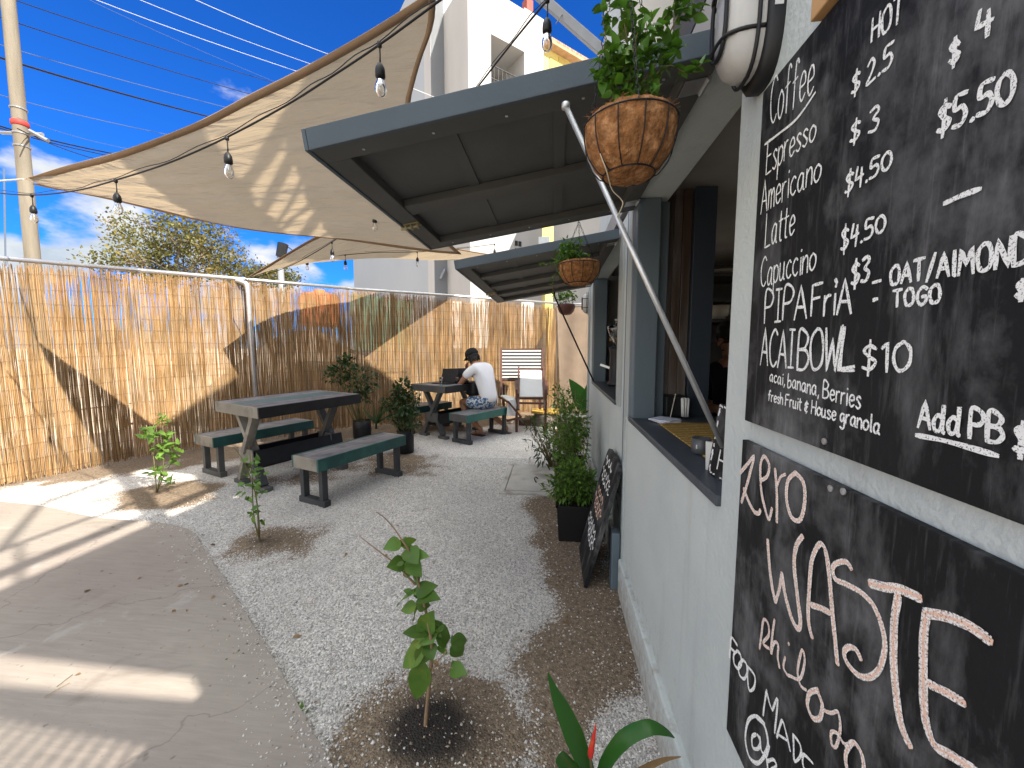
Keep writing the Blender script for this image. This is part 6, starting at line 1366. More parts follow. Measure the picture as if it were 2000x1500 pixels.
# ------------------------------------------------------------------ chalkboards
def board_mat():
    m = pm('chalkboard_black',(0.013,0.0135,0.0145),0.6,0.25,3,0.1,60,spec=0.15)
    nt = m.node_tree; N = nt.nodes.new; L = nt.links.new; p = [x for x in nt.nodes if x.type == 'BSDF_PRINCIPLED'][0]; src = p.inputs['Base Color'].links[0].from_socket
    tc = N('ShaderNodeTexCoord')
    def smear(scale, rot, lo, hi, loc=(0,0,0)):
        mp = N('ShaderNodeMapping'); mp.inputs['Scale'].default_value = scale; mp.inputs['Rotation'].default_value = (rot,0,0); mp.inputs['Location'].default_value = loc; L(tc.outputs['Object'], mp.inputs[0])
        n = N('ShaderNodeTexNoise'); n.inputs['Scale'].default_value = 1; n.inputs['Detail'].default_value = 9; n.inputs['Roughness'].default_value = .66; L(mp.outputs[0], n.inputs['Vector']); r = N('ShaderNodeMapRange'); r.inputs[1].default_value = lo; r.inputs[2].default_value = hi; L(n.outputs[0], r.inputs[0]); return r.outputs[0]
    a = smear((6,16,5),.5,.50,.80); b_ = smear((4,5,4),0,.52,.78,(3,1,2)); c_ = smear((60,110,9),.15,.55,.85)
    s1_ = N('ShaderNodeMath'); s1_.operation = 'MULTIPLY_ADD'; s1_.inputs[1].default_value = .8; L(a, s1_.inputs[0]); L(b_, s1_.inputs[2])
    s2_ = N('ShaderNodeMath'); s2_.operation = 'MULTIPLY_ADD'; s2_.inputs[1].default_value = .5; L(c_, s2_.inputs[0]); L(s1_.outputs[0], s2_.inputs[2])
    s3_ = N('ShaderNodeMath'); s3_.operation = 'MULTIPLY'; s3_.inputs[1].default_value = .33; s3_.use_clamp = True; L(s2_.outputs[0], s3_.inputs[0])
    mx = N('ShaderNodeMix'); mx.data_type = 'RGBA'; L(s3_.outputs[0], mx.inputs[0]); L(src, mx.inputs[6]); mx.inputs[7].default_value = (.46,.46,.46,1); L(mx.outputs[2], p.inputs['Base Color']); return m
bmat = board_mat()
def chalk(name, col, cov=0.42, sc=420):
    m = pm(name, col, 0.95, 0.08, 40); nt = m.node_tree; N = nt.nodes.new; L = nt.links.new; o = [x for x in nt.nodes if x.type == 'OUTPUT_MATERIAL'][0]; p = [x for x in nt.nodes if x.type == 'BSDF_PRINCIPLED'][0]
    tc = N('ShaderNodeTexCoord'); n = N('ShaderNodeTexNoise'); n.inputs['Scale'].default_value = sc; n.inputs['Detail'].default_value = 3; n.inputs['Roughness'].default_value = .7; L(tc.outputs['Object'], n.inputs['Vector']); r = N('ShaderNodeMapRange'); r.inputs[1].default_value = cov-.05; r.inputs[2].default_value = cov+.05; L(n.outputs[0], r.inputs[0])
    t = N('ShaderNodeBsdfTransparent'); ms = N('ShaderNodeMixShader'); L(r.outputs[0], ms.inputs[0]); L(t.outputs[0], ms.inputs[1]); L(p.outputs[0], ms.inputs[2]); L(ms.outputs[0], o.inputs[0]); return m
chalk_w = chalk('white_chalk',(.80,.80,.77),.40,520); chalk_p = chalk('peach_chalk',(.78,.52,.39),.38,520); chalk_r = chalk('rough_white_chalk',(.80,.76,.72),.46,520)
GL = {'A':'0,0 2.6,10 5.4,0|1,3.6 4.6,3.4','B':'0,0 0.2,10 3,9.8 4.4,8 3,5.6 0.2,5.2 3.6,5 5,2.6 3.2,.2 0,0','C':'5.2,8.6 3.4,10 1,8 .2,5 1,1.5 3.2,0 5.2,1.4','D':'0,0 .2,10 3.4,9 5.4,5.2 3.6,1 0,0','E':'4.6,10 .2,10 0,0 4.6,.2|.1,5.3 3.8,5.5','F':'4.8,10 .2,9.8 0,0|.1,5.3 3.8,5.6','G':'5.2,8.6 3.2,10 .6,7.6 .3,3 2.4,0 4.8,1.4 5,4.6 2.8,4.4','H':'0,0 .2,10|4.6,0 4.8,10|.1,5 4.7,5.2','I':'1.8,0 1.8,10|.3,10 3.3,10|.3,0 3.3,0','J':'3,10 3,1 1,0','L':'0.2,10 0,0 4.6,.2','M':'0,0 .8,10 3,3.4 5.2,10 6,0','N':'0,0 .2,10 4.6,.2 4.8,10','O':'2.8,10 .6,8 .1,4.5 1.2,.6 3,0 5,1.6 5.4,5.6 4.4,9.2 2.6,10','P':'0,0 .3,9.8 3.2,10 4.8,7.8 3.4,5.2 .2,4.8','R':'0,0 .3,9.8 3.2,10 4.6,7.8 3.2,5.3 .2,5 4.8,0','S':'4.6,8.8 2.6,10 .6,8 2.4,5.4 4.6,3 2.8,0 .2,1.2','U':'.2,10 .4,3 2.4,0 4.4,3 4.8,10','T':'0,9.8 5.4,10|2.7,10 2.6,0','W':'0,10 1.2,0 2.8,7.5 4.2,0 5.6,10','Z':'.2,9.6 4.8,10 .2,.2 5,0',
'a':'3.6,5.4 2.2,6 .5,4.2 .4,1.5 1.8,.1 3.4,2 3.8,5.8 3.8,1 4.6,0','b':'0.2,10 0,.4 2.4,0 4,2.4 2.8,5.4 .1,4','c':'3.6,5.2 2.2,6 .4,4 .5,1.4 2.2,0 3.8,1','d':'3.6,5 2,6 .3,3.6 .8,.6 2.4,.2 3.8,2.4 4.2,10 4.1,1 4.8,0','e':'.4,3 3.6,3.5 3.4,5.4 2,6 .5,4.2 .6,1.4 2,0 3.9,1.2','f':'3.8,9 2.8,10 1.8,8.4 1.4,0|.2,5.6 3.3,6.2','g':'3.6,5.4 2,6 .4,4 1,1.2 2.6,1 3.7,4.2 3.9,-2.4 2.4,-4 .4,-3','h':'.2,10 0,0|.05,3.6 1.8,6 3.2,5 3.4,0','i':'.8,6 .8,0|.8,8.2 .95,8.7','l':'.9,10 .8,0 1.4,0','m':'0,6 0,0|0,4 1.3,6 2.2,4.6 2.3,0|2.3,4 3.7,6 4.6,4.6 4.8,0','n':'0,6 0,0|0,4 1.8,6 3.2,4.8 3.4,0','o':'2.1,6 .4,4.4 .3,1.6 1.9,0 3.7,1.6 3.9,4.4 2.0,6','p':'.1,6 .2,-4|.1,4.5 2,6 3.8,4.4 3.4,1.4 1.6,.1 .2,1.4','r':'.2,6 .2,0|.2,3.8 1.4,5.8 2.8,6','s':'3.3,5.2 1.8,6 .5,4.8 2,3.1 3.3,1.5 1.8,0 .2,.8','t':'1.5,9 1.4,1 2.8,0|.1,6.2 3.2,6.5','u':'.2,6 .2,1.4 1.5,0 3.1,1.6 3.4,6|3.4,6 3.4,1 4.2,0','v':'0,6 1.7,0 3.4,6','w':'0,6 1,0 2.2,4.6 3.4,0 4.4,6','y':'.1,6 1.6,1|3.6,6 .8,-3.6',
'$':'4.2,7.8 2.3,8.8 .7,7.2 2.3,5.1 4.2,3.4 2.6,1 .3,1.8|2.5,10.6 2.1,-1','0':'2.2,10 .5,8 .1,4 1.2,.4 2.6,0 4,2.4 4.1,7 2.9,9.7 2,10','1':'.2,8 1.6,10 1.6,0','2':'.3,8 2,10 3.4,8 2.6,4.5 .1,.1 4,.4','3':'.5,9.2 2.8,10 3.8,8 1.8,5.6 3.9,3.4 2.7,.3 .2,.9','4':'1.1,10 .3,4.4 4.2,5.2|3.3,9 3,0','5':'4.2,10 1,9.9 .6,5.8 2.9,6.1 4,3.4 2.7,.4 .1,.7','.':'.5,0 .7,.5 .9,0',',':'1,.7 .4,-1.6','-':'.4,5 3,5.3','/':'0,-1 3.6,11','&':'4,6.6 1.4,7.2 .6,4.6 3.4,4.2 .8,3.6 .6,1 3.2,.6|2.2,8.6 2,-1'}
SMOOTH = set('BCDGOPabcdefghmnoprstuy$02359&') | {'S', 'U'}
class Chalk:
    def __init__(s, X, mk=None): s.X = X; s.mb = MB(); s.k = 0; s.R = random.Random(77)
    def un(s, px, py): p = onx(px, py, s.X); return Vector((p.y, p.z))
    def P3(s, q): return (s.X, q.x, q.y)
    def ribbon(s, pts, wd, smooth=True, jit=.12):
        """pts: 2-D points (y, z) on the board"""
        pts = [Vector((p.x,p.y,0)) for p in pts]; C_ = catmull(pts,5) if smooth and len(pts) > 2 else None
        if C_ is None:
            C_ = []
            for a,b in zip(pts,pts[1:]):
                for i in range(4): C_.append(a.lerp(b,i/4))
            C_.append(pts[-1])
        n = len(C_); s.k += 1; b0 = len(s.mb.v); n_ = s.R.uniform(0,9)
        for i,p in enumerate(C_):
            d = C_[min(i+1,n-1)]-C_[max(i-1,0)]
            if d.length < 1e-9: d = Vector((1,0,0))
            d.normalize(); q = Vector((-d.y,d.x,0)); w_ = wd*.5*(1+jit*math.sin(i*.9+n_)+s.R.uniform(-jit,jit)*.6)*(.7 if i in (0,n-1) else 1)
            if i == 0: p = p-d*wd*.3
            if i == n-1: p = p+d*wd*.3
            x = s.X-2e-6*(s.k % 60)-4e-7*i
            s.mb.v += [(x,p.x+q.x*w_,p.y+q.y*w_),(x,p.x-q.x*w_,p.y-q.y*w_)]
        for i in range(n-1): a = b0+i*2; s.mb.f.append((a,a+1,a+3,a+2)); s.mb.mi.append(s.mb.cur)
    def px(s, pts, wd, smooth=True): s.ribbon([s.un(*p) for p in pts], wd, smooth)
    def text(s, w_, p0, p1, h0, h1, wd, gap=1.0, lean=.055):
        B0 = s.un(*p0); B1 = s.un(*p1); T0 = s.un(p0[0]+lean*h0,p0[1]-h0); T1 = s.un(p1[0]+lean*h1,p1[1]-h1)
        x = 0; items = []
        for ch in w_:
            if ch == ' ': x += 2.6; continue
            st = [[tuple(map(float,q.split(','))) for q in k.split()] for k in GL[ch].split('|')]; mw = max(q[0] for k in st for q in k); items.append((ch,x,st)); x += mw+gap*1.15
        W_ = x-gap*1.15
        for ch,x0,st in items:
            dy = s.R.uniform(-.25,.25); sl = s.R.uniform(-.03,.03)
            for k in st:
                pts = []
                for (a,b_) in k:
                    u = (x0+a+sl*b_)/W_; v = (b_+dy)/10; pts.append(B0.lerp(B1,u).lerp(T0.lerp(T1,u),v))
                s.ribbon(pts, wd, ch in SMOOTH)
BX = 0.372
def board(label, p_tl, p_bl, yend, zt=None, zb=None):
    tl = onx(*p_tl,BX); bl = onx(*p_bl,BX); t = thing('chalkboard', label, 'chalkboard', (BX,tl.y,bl.z), 'chalkboards'); mb = MB(); zt = zt or tl.z
    mb.box(BX, WX-.001, yend, tl.y, zb if zb else bl.z, zt); mb.build('panel', bmat, t, bevel=.0015); return t, tl, bl
t1, tl, bl_ = board('large upper menu chalkboard listing coffee prices on the cafe wall', (1490,182), (1452,820), 0.0, zt=onx(1488,183,BX).z)
mb = MB()
for q in ((1611,862),(1650,-20)): p = onx(*q,BX-.0008); mb.lathe([(0,.0),(.0045,.0),(.0045,.0016),(0,.0022)],12,Matrix.Rotation(-PI/2,4,'Y'),org=p)
mb.build('screw', M['steel'], t1)
mb = MB(); p = onx(1612,8,BX); mb.box(BX-.012,WX-.001,p.y-.05,p.y+.012,tl.z+.004,tl.z+.05); mb.build('wood_cleat', pm('raw_pine',(.55,.32,.14),.6,.15,8), t1, bevel=.002)
ck = Chalk(BX-.0012); w0 = .0033
ck.text('HOT',(1702,82),(1762,38),44,58,.0034)
ck.text('Coffee',(1503,245),(1588,182),92,96,.0030); ck.px([(1494,282),(1520,262),(1556,232),(1592,181)],.0042)
ck.text('Espresso',(1496,340),(1592,272),66,52,.0030); ck.text('Americano',(1486,418),(1602,350),64,56,.0029); ck.text('Latte',(1494,484),(1551,456),66,62,.0031); ck.text('Capuccino',(1485,562),(1592,527),58,56,.0030)
ck.text('$ 2.5',(1662,190),(1742,128),44,46,.0036); ck.text('$ 3',(1659,283),(1715,252),42,48,.0036); ck.text('$4.50',(1649,384),(1740,325),46,32,.0036); ck.text('$4.50',(1641,496),(1728,448),52,30,.0036)
ck.text('$',(1853,128),(1872,122),52,48,.0040); ck.text('4',(1905,80),(1938,66),56,54,.0044); ck.text('$5.50',(1829,268),(1978,196),62,60,.0042); ck.px([(1845,397),(1880,381),(1914,369)],.0050)
ck.text('PIPA',(1493,630),(1575,620),62,66,.0043,.9); ck.text('FriA',(1584,617),(1662,611),60,70,.0043,.9); ck.px([(1632,546),(1635,552)],.005)
ck.text('$3',(1662,562),(1696,548),50,48,.0044); ck.px([(1705,552),(1720,548)],.0042); ck.text('OAT/AlMOND',(1738,556),(2012,515),36,62,.0038,1.3); ck.px([(1706,586),(1713,584)],.005); ck.text('TOGO',(1744,600),(1835,591),32,36,.0036,1.6); ck.text('$',(1984,582),(2004,584),34,36,.0045)
ck.text('ACAI',(1485,714),(1549,719),72,74,.0042,.8); ck.text('BOWL',(1557,720),(1668,726),74,92,.0045,.5); ck.px([(1650,640),(1643,690),(1637,722),(1668,716)],.0052,False); ck.text('$10',(1682,727),(1776,722),60,54,.0042,1.3)
ck.text('acai, banana, Berries',(1503,744),(1680,800),22,40,.0026,1.1); ck.text('fresh Fruit & House granola',(1500,782),(1718,848),20,34,.0027,1.0); ck.text('Add PB',(1793,834),(1958,866),52,58,.0040,1.1); ck.px([(1790,850),(1850,862),(1948,890)],.0050); ck.text('$',(1980,886),(2006,892),62,60,.0046)
ck.mb.build('chalk_lettering', chalk_w, t1)
# lower board
t2, tl2, bl2 = board('lower zero waste chalkboard with peach lettering under the menu', (1450,858), (1405,1394), -0.15, zt=onx(1450,858,BX).z)
mb = MB()
for q in ((1648,960),(1623,954)): p = onx(*q,BX-.0008); mb.lathe([(0,.0),(.0045,.0),(.0045,.0016),(0,.0022)],12,Matrix.Rotation(-PI/2,4,'Y'),org=p)
mb.build('screw', M['steel'], t2)
def Z(L_): return [(1350+.4333*a,850+.4333*b_) for a,b_ in L_]
ST = [([(222,168),(250,135),(283,96),(268,160),(246,240),(226,302)],12,1),([(236,240),(262,305),(285,345),(303,352),(312,338)],12,1),
([(312,205),(342,185),(352,135),(328,95),(312,140),(316,250),(334,335),(350,378),(364,330)],11,1),([(378,152),(386,260),(386,392)],12,1),([(385,235),(402,190),(425,176)],9,1),([(472,168),(436,205),(430,290),(452,368),(490,382),(512,300),(505,212),(468,168)],15,1),
([(345,472),(352,580),(366,690),(380,752)],14,1),([(380,752),(398,690),(408,622)],12,1),([(408,622),(425,725),(455,830),(482,872),(492,835),(478,720),(464,580),(474,500),(502,455)],17,1),
([(545,912),(528,830),(532,690),(545,560),(580,490),(608,530),(625,660),(640,840),(660,1032)],17,1),([(540,765),(580,778),(622,798)],18,1),
([(722,602),(700,572),(660,575),(638,600),(650,648),(700,672),(760,705),(820,765),(862,870),(872,960),(850,1050),(800,1092),(745,1075),(700,1020),(690,975),(715,955),(745,970),(765,1010)],20,1),
([(806,668),(860,682),(940,695),(1030,732)],32,1),([(932,722),(915,850),(912,1000),(922,1150),(945,1300),(985,1400)],28,1),
([(1055,800),(1150,818),(1250,858),(1345,925)],38,1),([(1062,800),(1048,900),(1046,1050),(1048,1200),(1062,1310),(1100,1400),(1180,1448),(1290,1520)],30,1),([(1066,1118),(1150,1160),(1228,1205)],30,1),
([(308,962),(318,890),(326,832),(346,848),(350,900),(324,938),(352,962)],9,1),([(376,832),(366,900),(360,986),(374,935),(392,945),(390,1000),(398,1048)],9,1),([(424,1000),(416,1045),(432,1078),(446,1085),(490,1098),(512,1020),(500,968),(480,1060),(492,1125),(520,1150)],9,1),([(438,938),(441,943)],10,1),
([(572,1148),(535,1162),(524,1215),(548,1275),(582,1272),(590,1210),(566,1150)],14,1),([(588,1235),(630,1252),(662,1248),(672,1320),(655,1400),(634,1395),(632,1340),(660,1345),(690,1392),(722,1390)],10,1),([(724,1388),(698,1430),(702,1500),(730,1545),(775,1520),(770,1440),(738,1388),(715,1390)],15,1),
([(172,1000),(176,955),(182,912),(207,946)],8,0),([(176,958),(198,978)],8,0),([(208,972),(192,990),(194,1030),(212,1052),(226,1030),(222,990),(206,970)],8,0),([(235,1012),(214,1035),(218,1080),(238,1098),(252,1070),(248,1030),(232,1012)],8,0),([(256,1042),(254,1090),(262,1150),(284,1135),(286,1085),(255,1042)],8,0),
([(324,1262),(332,1200),(340,1150)],8,0),([(340,1150),(352,1205),(366,1240)],8,0),([(366,1240),(390,1188),(376,1342)],8,0),([(386,1362),(400,1310),(412,1288),(430,1350),(446,1422)],9,0),([(396,1352),(436,1378)],8,0),([(460,1350),(462,1410),(466,1470),(494,1442),(490,1392),(458,1348)],9,0),([(548,1478),(506,1440),(508,1500),(552,1540)],9,0),
([(330,1300),(290,1266),(256,1290),(244,1370),(262,1450),(300,1478),(332,1440),(346,1385),(330,1310),(295,1272)],10,0),([(292,1348),(274,1362),(278,1408),(302,1412),(312,1380),(298,1350)],9,0),([(310,1360),(316,1420),(338,1442),(352,1400)],9,0),([(340,1455),(346,1510),(352,1560)],9,0),([(344,1470),(370,1462),(384,1490),(360,1510)],9,0)]
cw = Chalk(BX-.0013); cp = Chalk(BX-.0011); cb = Chalk(BX-.0012)
for L_, wpx, tinted in ST:
    q = Z(L_); m_ = q[len(q)//2]; a = cb.un(*m_); b_ = cb.un(m_[0]+1,m_[1]); c_ = cb.un(m_[0],m_[1]+1); scl = .5*((b_-a).length*.55+(c_-a).length*1.45)*.4333; wd = wpx*scl*1.18
    if tinted:
        cp.px(q, wd*.95); pts = [cw.un(*p) for p in q]
        for sg in (.36,-.36):
            o_ = []
            for i,p in enumerate(pts):
                d = pts[min(i+1,len(pts)-1)]-pts[max(i-1,0)]; d = d.normalized() if d.length > 1e-9 else Vector((1,0)); o_.append(p+Vector((-d.y,d.x))*wd*sg)
            cw.ribbon(o_, wd*.40)
    else: cb.px(q, wd*.95)
cp.mb.build('peach_lettering', chalk_p, t2); cw.mb.build('chalk_outline', chalk_r, t2); cb.mb.build('chalk_lettering', chalk_w, t2)
# leaning chalkboard on the ground
t = thing('chalkboard','narrow chalkboard with rounded top leaning on the cafe wall by the planters','chalkboard',(.18,2.3,0),'chalkboards')
BR = onz(1138,1149); BL_ = onz(1132,1071); Bx = (BR.x+BL_.x)/2; y0_, y1_ = BR.y, BL_.y; topx = .362; zt_ = onx(1205,910,topx).z+.02
yv = Vector((0,1,0)); uv = Vector((topx-Bx,0,zt_)); hL = uv.length; uv.normalize(); nv_ = Vector((uv.z,0,-uv.x))*-1
O = Vector((Bx,y0_,0.004)); Wd = y1_-y0_
def LB(a,b_,off=0): return O+yv*(a*Wd)+uv*(b_*hL)+nv_*off
outl = [(0,0),(1,0),(1,.90)]+[(1-.12+.12*math.cos(q*PI/2/5),.90+.10*math.sin(q*PI/2/5)) for q in range(1,6)]+[(.12-.12*math.sin(q*PI/2/5),.90+.10*math.cos(q*PI/2/5)) for q in range(0,6)]
mb = MB(); n_ = len(outl); mb.v = [tuple(LB(a,b_)) for a,b_ in outl]+[tuple(LB(a,b_,-.022)) for a,b_ in outl]; mb.f = [tuple(range(n_)),tuple(range(2*n_-1,n_-1,-1))]+[(i,i+n_,(i+1)%n_+n_,(i+1)%n_) for i in range(n_)]; mb.mi = [0]*len(mb.f); mb.build('panel', bmat, t, bevel=.002)
mb = MB(); mb.beam(LB(.15,.78,-.04),LB(.15,.78,-.04)+Vector((.10,.0,-.50)),.03,.02); mb.build('back_leg', M['dark_wood'], t)
R = random.Random(9); wr_ = [MB(),MB()]
def scrib(a0,a1,b0,amp,kind,wd,loops):
    pts = []
    for i in range(loops*4+1):
        u_ = i/(loops*4); pts.append((a0+(a1-a0)*u_+.02*math.sin(i*2.1), b0+amp*[0,.55,.1,-.35][i%4]*R.uniform(.6,1.2)+.0*u_))
    C_ = catmull([LB(a,b_,.0012) for a,b_ in pts],4); mb = wr_[kind]; b = len(mb.v)
    for i,p in enumerate(C_):
        d = (C_[min(i+1,len(C_)-1)]-C_[max(i-1,0)]).normalized(); q = d.cross(nv_).normalized()*wd*.5; off = nv_*(1e-5*i); mb.v += [tuple(p+q+off),tuple(p-q+off)]
    for i in range(len(C_)-1): mb.f.append((b+2*i,b+2*i+1,b+2*i+3,b+2*i+2)); mb.mi.append(0)
for (a0,a1,b0,amp,k,wd,lo) in ((.9,.35,.90,.07,0,.012,3),(.92,.2,.80,.06,0,.009,5),(.85,.15,.74,.05,0,.009,5),(.85,.3,.63,.06,1,.009,4),(.9,.2,.55,.07,1,.010,5),(.8,.3,.49,.05,1,.008,4),(.9,.15,.37,.06,0,.010,5),(.9,.1,.31,.06,0,.010,6),(.7,.2,.26,.05,0,.009,4)): scrib(a0,a1,b0,amp,k,wd,lo)
wr_[0].build('chalk_lettering', chalk_w, t); wr_[1].build('peach_lettering', chalk_p, t)
# ------------------------------------------------------------------ on the counter
CZ = SILL+.013
t = thing('woven_mat','yellow and brown woven mat on the serving counter','mat',(.60,1.45,CZ)); mb = MB(); q = [(.475,1.10),(.475,1.80),(.80,1.80),(.80,1.10)]; mb.box(.470,.80,1.06,1.80,SILL+.0085,SILL+.0155)
mw = pm('woven_yellow',(.36,.20,.025),.8,.2,30,.5,90); nt_ = mw.node_tree; p_ = [x for x in nt_.nodes if x.type=='BSDF_PRINCIPLED'][0]; src = p_.inputs['Base Color'].links[0].from_socket
tc_ = nt_.nodes.new('ShaderNodeTexCoord'); wv_ = nt_.nodes.new('ShaderNodeTexWave'); wv_.bands_direction='Y'; wv_.inputs['Scale'].default_value = 9; wv_.inputs['Distortion'].default_value=1.5; wv_.inputs['Detail Scale'].default_value=9; nt_.links.new(tc_.outputs['Object'],wv_.inputs['Vector'])
rr_ = nt_.nodes.new('ShaderNodeMapRange'); rr_.inputs[1].default_value=.86; rr_.inputs[2].default_value=.97; nt_.links.new(wv_.outputs['Fac'],rr_.inputs[0]); mx_ = nt_.nodes.new('ShaderNodeMix'); mx_.data_type='RGBA'; nt_.links.new(rr_.outputs[0],mx_.inputs[0]); nt_.links.new(src,mx_.inputs[6]); mx_.inputs[7].default_value=(.62,.50,.24,1); nt_.links.new(mx_.outputs[2],p_.inputs['Base Color'])
mb.build('weave', mw, t, bevel=.002)
def onC(px,py,z=CZ+.003): return onz(px,py,z)
sp = onC(1325,815); t = thing('straw_holder','dark caddy holding white paper straws and a stirrer on the counter','holder',sp); mb = MB(); Mx_, _, _ = localM((sp.x,sp.y+.06,CZ+.003),.1); mb.box(-.065,.05,-.05,.05,0,.10,Mx_); mb.build('caddy', M['black_plastic'], t, bevel=.006)
mb = MB(); 
for k in range(9): a = Mx_ @ Vector((.012+.010*(k%3),-.058-.008*(k//3),.004)); mb.tube([a,a+Vector((-.004+.003*(k%3),0,.088+.004*(k%2)))],.0042,6)
mb.build('paper_straws', pm('paper_white',(.70,.69,.66),.8,.05), t, True)
mb = MB(); a = Mx_ @ Vector((-.045,-.06,.0)); mb.tube([a,a+Vector((.02,.0,.115))],.0022,6); mb.build('stirrer', pm('pale_stick',(.60,.54,.45),.7,.1), t)
t = thing('napkins','loose stack of white napkins at the corner of the counter','napkins',onC(1295,825)); c = onC(1298,824,CZ); 
for k in range(3): mb = MB(); Mx_, _, _ = localM((c.x,c.y,CZ+.0035+.004*k),.3+.25*k); mb.box(-.05,.05,-.05,.05,0,.0035,Mx_); mb.build('napkin', pm('napkin_white',(.66,.68,.74),.85,.03), t)
c = onC(1371,885); t = thing('metal_cup','small grey metal cup at the front of the counter beside the sign','cup',c); c = Vector((c.x,c.y+.01,CZ)); mb = MB(); mb.lathe([(.024,0),(.028,.004),(.029,.05),(.027,.05),(.025,.006),(0,.006)],20,org=c); mb.build('cup_wall', pm('dull_tin',(.10,.105,.11),.45,.15,20,metal=.4), t, True)
mb = MB(); mb.tube([c+Vector((-.029*.7,-.029*.7,.02)),c+Vector((-.0205,-.0215,.032))],.003,5); mb.build('mark', pm('cup_mark',(.6,.6,.6),.6), t)
# the chalk sign standing on the counter
Sx = .415; A_ = onx(1378,905,.405); t = thing('chalk_sign','small black sign with white chalk lettering standing on the counter by the near jamb','sign',(.43,1.0,CZ))
s0 = Vector((.418,1.075,CZ)); s1_ = Vector((.455,.78,CZ)); su = (s1_-s0).normalized(); sn = Vector((-su.y*-1,0,0)); sn = su.cross(Vector((0,0,1))).normalized(); sw = (s1_-s0).length; shh = .190
if sn.x > 0: sn = -sn
lean_ = (Vector((0,0,1))-sn*.12).normalized()
def SB(a,b_,off=0): return s0+su*(a*sw)+lean_*(b_*shh)+sn*off
mb = MB(); c4 = ((0,0),(1,0),(1,1),(0,1)); mb.v = [tuple(SB(a,b_)) for a,b_ in c4]+[tuple(SB(a,b_,-.008)) for a,b_ in c4]; mb.f = [(0,1,2,3),(7,6,5,4)]+[(i,i+4,(i+1)%4+4,(i+1)%4) for i in range(4)]; mb.mi=[0]*6; mb.build('panel', bmat, t)
sg = MB()
def srib(pts,wd,smooth=True):
    C_ = catmull([SB(a,b_,.0008) for a,b_ in pts],4) if smooth else [SB(*p,.0008) for p in pts]; b = len(sg.v)
    for i,p in enumerate(C_):
        d = (C_[min(i+1,len(C_)-1)]-C_[max(i-1,0)]).normalized(); q = d.cross(sn).normalized()*wd*.5; sg.v += [tuple(p+q+sn*1e-5*i),tuple(p-q+sn*1e-5*i)]
    for i in range(len(C_)-1): sg.f.append((b+2*i,b+2*i+1,b+2*i+3,b+2*i+2)); sg.mi.append(0)
def sword(wrd,a0,b0,h,adv):
    x = a0
    for ch in wrd:
        for k in GL[ch].split('|'): srib([(x+float(q.split(',')[0])*.1*adv, b0+float(q.split(',')[1])*.1*h) for q in k.split()],.005,ch in SMOOTH)
        x += adv*.75
sword('OPEN',.17,.55,.30,.26); sword('HOURS',.14,.12,.28,.24)
R = random.Random(3)
for k in range(26): a = R.random(); srib([(a,.97+R.uniform(-.02,.02)),(min(1,a+.03),.97+R.uniform(-.02,.02))],.005,False); srib([(a,.03),(min(1,a+.03),.04)],.004,False); srib([(.02+R.uniform(0,.02),a),(.03,min(1,a+.05))],.005,False)
sg.build('chalk_lettering', chalk_w, t)
t = thing('paper_card','white and black printed card propped behind the counter sign','card',(.47,1.12,CZ)); Mx_ = Matrix.Translation((.445,1.09,CZ)) @ Matrix.Rotation(-.5,4,'Z') @ Matrix.Rotation(.25,4,'X'); mb = MB(); mb.box(-.025,.085,0,.006,0,.085,Mx_); mb.build('card', pm('card_white',(.68,.68,.68),.7,.03), t)
mb = MB(); mb.lathe([(0,0),(.026,0),(.026,.002),(0,.002)],20,(Mx_.to_3x3() @ Matrix.Rotation(PI/2,3,'X')).to_4x4(),org=Mx_ @ Vector((.035,-.0005,.04))); mb.build('emblem', M['black_plastic'], t)
# crockery and jars on the kitchen shelves
def bowl(px,py,D,r,h,lab,mat):
    p = dep(px,py,D); t = thing('bowl',lab,'bowl',p,'bowls on the kitchen shelf'); mb = MB(); mb.lathe([(r*.5,0),(r*.85,h*.35),(r,h),(r*.94,h),(r*.8,h*.4),(0,h*.1)],20,org=p); mb.build('bowl_body', mat, t, True)
cream = pm('cream_crockery',(.45,.43,.37),.4,.04)
for px,lab in ((1402,'left cream bowl on the kitchen shelf above the barista'),(1432,'right cream bowl on the kitchen shelf above the barista')):
    p = dep(px,612,3.32); p.z = 1.591; t = thing('bowl',lab,'bowl',p,'bowls on the kitchen shelf'); mb = MB(); mb.lathe([(.05,0),(.085,.04),(.098,.12),(.092,.12),(.075,.04),(0,.012)],20,org=p); mb.build('bowl_body', cream, t, True)
p = dep(1412,495,3.32); p.z = 1.961; t = thing('plate_stack','stack of plates with pale rim on the top kitchen shelf','plates',p); mb = MB(); mb.lathe([(.07,0),(.13,.02),(.135,.05),(.12,.05),(0,.03)],20,org=p); mb.build('plates', cream, t, True)
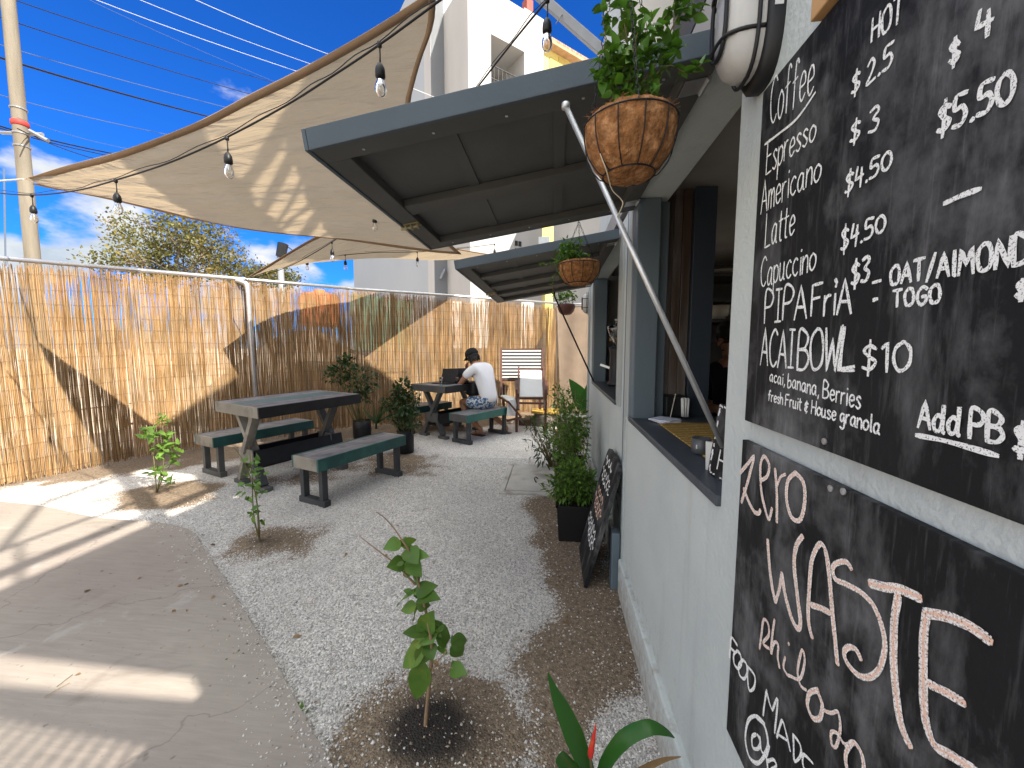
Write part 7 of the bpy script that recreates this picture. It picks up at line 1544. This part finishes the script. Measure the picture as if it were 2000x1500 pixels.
# espresso machine and jars behind the far window
t = thing('espresso_machine','dark steel espresso machine standing behind the far window','coffee machine',(.62,3.1,SILL)); dk = pm('dark_steel',(.06,.06,.062),.35,.15,10,metal=.5)
mb = MB(); mb.box(.60,.98,2.62,3.25,1.02,1.10); mb.box(.78,.98,2.62,3.25,1.10,1.34); mb.box(.58,.98,2.60,3.27,1.34,1.46); mb.build('body', dk, t, bevel=.01)
for yy in (2.78,3.05): mb = MB(); mb.lathe([(.032,0),(.034,.05),(.02,.06),(0,.06)],14,org=(.68,yy,1.272)); mb.beam((.68,yy,1.285),(.53,yy-.02,1.27),.02,.022); mb.build('group_head', M['black_plastic'], t)
mb = MB(); mb.box(.61,.76,2.7,3.15,1.1005,1.108); mb.build('drip_tray', M['steel'], t)
t = thing('coffee_grinder','black coffee grinder with clear hopper in the far window','grinder',(.56,3.55,SILL)); mb = MB(); c=Vector((.56,3.55,SILL+.013)); mb.lathe([(.075,0),(.08,.02),(.06,.05),(.06,.30),(.072,.34),(.03,.36)],16,org=c); mb.build('body', M['black_plastic'], t, True); mb = MB(); mb.lathe([(.03,.3605),(.085,.50),(.085,.53),(.05,.54),(0,.54)],16,org=c); mb.build('hopper', M['glass'], t, True); mb = MB(); mb.beam(c+Vector((-.06,0,.16)),c+Vector((-.14,.02,.19)),.02,.02); mb.build('handle', M['steel'], t)
for k,(yy,zz,hh,lab) in enumerate(((3.93,1.456,.16,'tall glass jar on the pine shelf in the far window'),(3.93,1.456,.11,'short glass jar on the pine shelf in the far window'))):
    c = Vector((.62+.12*k,yy,zz)); t = thing('jar',lab,'jar',c,'jars on the pine shelf'); mb = MB(); mb.lathe([(.04,0),(.042,hh*.8),(.032,hh),(0,hh)],14,org=c); mb.build('jar_glass', glass_mat('green_jar',(.8,.88,.82)), t, True); mb = MB(); mb.lathe([(.034,hh+.001),(.034,hh+.02),(0,hh+.02)],14,org=c); mb.build('lid', M['steel'], t, True)
c = Vector((.50,2.72,SILL+.013)); t = thing('bottle','dark bottle with pale cap on the far window sill','bottle',c); mb = MB(); mb.lathe([(.035,0),(.036,.14),(.014,.20),(.014,.25)],14,org=c); mb.build('bottle_body', M['black_plastic'], t, True); mb = MB(); mb.lathe([(.015,.2505),(.015,.27),(0,.27)],12,org=c); mb.build('cap', cream, t, True)
# ------------------------------------------------------------------ separate pieces become parts of their own
def split_loose(o):
    me = o.data; n = len(me.vertices); par = list(range(n))
    def find(a):
        while par[a] != a: par[a] = par[par[a]]; a = par[a]
        return a
    for p in me.polygons:
        r0 = find(p.vertices[0])
        for q in p.vertices[1:]:
            r1 = find(q)
            if r1 != r0: par[r1] = r0
    groups = {}
    for p in me.polygons: groups.setdefault(find(p.vertices[0]), []).append(p)
    if len(groups) < 2 or len(groups) > 60: return
    base = o.name.split('.')[0]; first = True
    for polys in groups.values():
        idx = {}; vs = []; fs = []; mi = []
        for p in polys:
            f = []
            for q in p.vertices:
                if q not in idx: idx[q] = len(vs); vs.append(tuple(me.vertices[q].co))
                f.append(idx[q])
            fs.append(f); mi.append(p.material_index)
        m2 = bpy.data.meshes.new(base); m2.from_pydata(vs, [], fs)
        for m in me.materials: m2.materials.append(m)
        m2.polygons.foreach_set('material_index', mi); m2.polygons.foreach_set('use_smooth', [polys[0].use_smooth]*len(fs)); m2.update()
        if first: o.data = m2; first = False
        else:
            c = o.copy(); c.data = m2; COL.objects.link(c)
SPLIT = {'hinge','window_frame','batten','clamp','board','joist','post','stand','window','screw','cross_rail','fascia','frame','side_wall','side_board','end_board','group_head','strap_leaves','napkin','handrail','lens','kitchen_shelf','balcony_railing','plank_partition'}
for o in list(COL.objects):
    if o.type == 'MESH' and o.name.split('.')[0] in SPLIT and not any(c.parent is o for c in COL.objects): split_loose(o)
